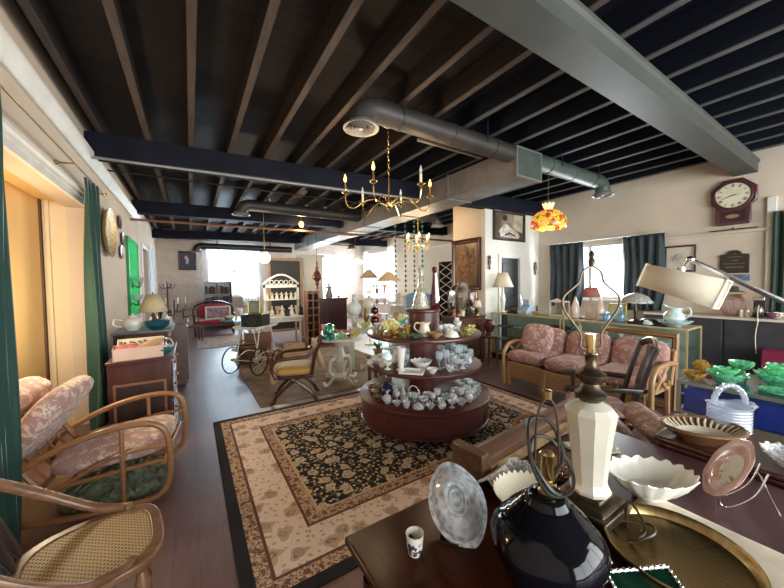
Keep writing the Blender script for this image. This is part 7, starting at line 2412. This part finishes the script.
t = thing('candelabra', 'tall dark branched candelabra before the far left corner', 'candelabra', (-.35, 9.4, 0))
part('stem', MB().lathe([(0, 0), (.14, 0), (.12, .03), (.02, .08), (.018, .7), (.03, .75), (.015, .8), (.015, 1.25), (0, 1.25)], 14), M_iron, t)
for a in range(0, 360, 72):
    ca, sa = math.cos(R(a)), math.sin(R(a))
    r_ = part('arm', MB().tube(smooth([(0, 0, 1.0), (.1 * ca, .1 * sa, .95), (.22 * ca, .22 * sa, 1.05), (.22 * ca, .22 * sa, 1.15)], 4), .010, 6), M_iron, t)
    part('candle', MB().tube([(.22 * ca, .22 * sa, 1.15), (.22 * ca, .22 * sa, 1.30)], .012, 8), M_cream, r_)
t = thing('hat_stand', 'dark bentwood hat stand in the far left corner beside the dark painting', 'hat stand', (-.62, 12.2, 0))
part('pole', MB().tube([(0, 0, .02), (0, 0, 1.75)], .02, 8), W_mahog, t)
part('base_ring', MB().tube([(.2 * math.cos(2 * PI * i / 20), .2 * math.sin(2 * PI * i / 20), .02) for i in range(20)], .015, 6, True).tube([(-.2, 0, .02), (.2, 0, .02)], .013, 6), W_mahog, t)
for a in range(0, 360, 60):
    part('hook', MB().tube(smooth([(0, 0, 1.55), (.14 * math.cos(R(a)), .14 * math.sin(R(a)), 1.52), (.2 * math.cos(R(a)), .2 * math.sin(R(a)), 1.66)], 4), .012, 6), W_mahog, t)
wall_pic('small_red_picture', 'small red-framed picture standing on the small dark table past the tall cabinet', (-.44, 8.74, .692), .24, .26, mat('red_lacquer', (.38, .06, .04), .4), .04, painting('orange_print', [(.55, .25, .12), (.7, .5, .35), (.3, .1, .06)], 12, 4.0), axis='Y-')
t = thing('magazine_stool', 'low dark stool stacked with white parcels in the far aisle on the left', 'stool', (-.35, 9.75, 0))
part('seat', MB().box(-.2, .2, -.18, .18, .38, .42), W_black, t, bevel=.006)
for x in (-.16, .16):
    for y in (-.14, .14):
        part('leg', MB().tube([(x, y, .38), (x * 1.15, y * 1.15, 0)], .015, 8), W_black, t)
for i, (w_, h_, c) in enumerate([(.16, .10, M_paper), (.13, .08, M_linen), (.10, .07, M_china)]):
    solo('parcel', ['bottom parcel', 'middle parcel', 'top parcel'][i] + ' of the pale stack on the low dark stool', 'parcel', MB().box(-w_, w_, -w_ * .8, w_ * .8, 0, h_), c, (-.35, 9.75, (.421, .522, .603)[i]), .3 * i, 'parcels on the low stool', bevel=.006)
# ---------------------------------------------------------------- by the back right window
t = thing('window_shelf', 'glass shelf of coloured bottles across the back right window', 'shelf', (6.98, 11.4, 1.36))
part('glass_board', MB().box(0, .16, 0, 2.1, 0, .012), G_case, t)
for y in (.1, 2.0):
    part('bracket', MB().box(.14, .2, y - .01, y + .01, -.1, 0), M_trim, t)
bcs = [(G_pink, 'pink'), (G_pink, 'pink'), (G_red, 'red'), (G_emer, 'green'), (G_green, 'pale green'), (G_teal, 'teal'), (G_blue, 'blue'), (G_amber, 'amber')]
for i, (m, c) in enumerate(bcs):
    put('bottle', m, c + ' glass', f'{ORD[i]} from left on the window shelf', (7.06, 13.15 - i * .23, 1.373), 0, 'bottles on the window shelf', 1.4, words='bottle')
t = thing('display_rack', 'white wire plant rack before the back right window', 'rack', (5.4, 10.2, 0))
for x in (0, 1.0):
    for y in (0, .35):
        part('post', MB().tube([(x, y, 0), (x, y, 1.5)], .012, 6), M_whiteiron, t)
for z in (.4, .8, 1.2):
    part('rack_shelf', MB().box(0, 1.0, 0, .35, z, z + .02), M_whiteiron, t)
for i in range(6):
    k, m, adj = [('vase', G_amber, 'amber glass'), ('jar', mat('orange_lantern', (.55, .20, .08), .4), 'orange'), ('pitcher', M_china, 'white'), ('bigbowl', G_yellow, 'yellow glass'), ('bottle', G_red, 'red glass'), ('vase', G_pink, 'pink glass')][i]
    put(k, m, adj, f'{ORD[i % 3]} from left, {["middle", "top"][i // 3]} shelf of the white wire rack', (5.55 + .33 * (i % 3), 10.35, (.821, 1.221)[i // 3]), 0, 'ware on the white wire rack', 1.6)
t = thing('white_dresser', 'white painted dresser beyond the round display, left of the lattice door', 'dresser', (4.9, 7.4, 0))
part('body', MB().box(0, .9, 0, .45, 0, .92), M_whiteiron, t)
part('top', MB().box(-.02, .92, -.02, .47, .92, .95), M_whiteiron, t, bevel=.005)
for i in range(3):
    part('drawer', MB().box(.04, .86, -.015, 0, .1 + i * .27, .34 + i * .27), M_trim, t, bevel=.005)
for i, (x, y, k, m, adj, s) in enumerate([(5.0, 7.6, 'vase', M_china, 'white', 1.8), (5.2, 7.55, 'figurine', M_china, 'white china', 1.6), (5.42, 7.6, 'pitcher', M_cream, 'cream', 1.6), (5.62, 7.6, 'bottle', G_pink, 'pink glass', 1.4)]):
    put(k, m, adj, 'on the white dresser', (x, y, .951), 0, None, s)
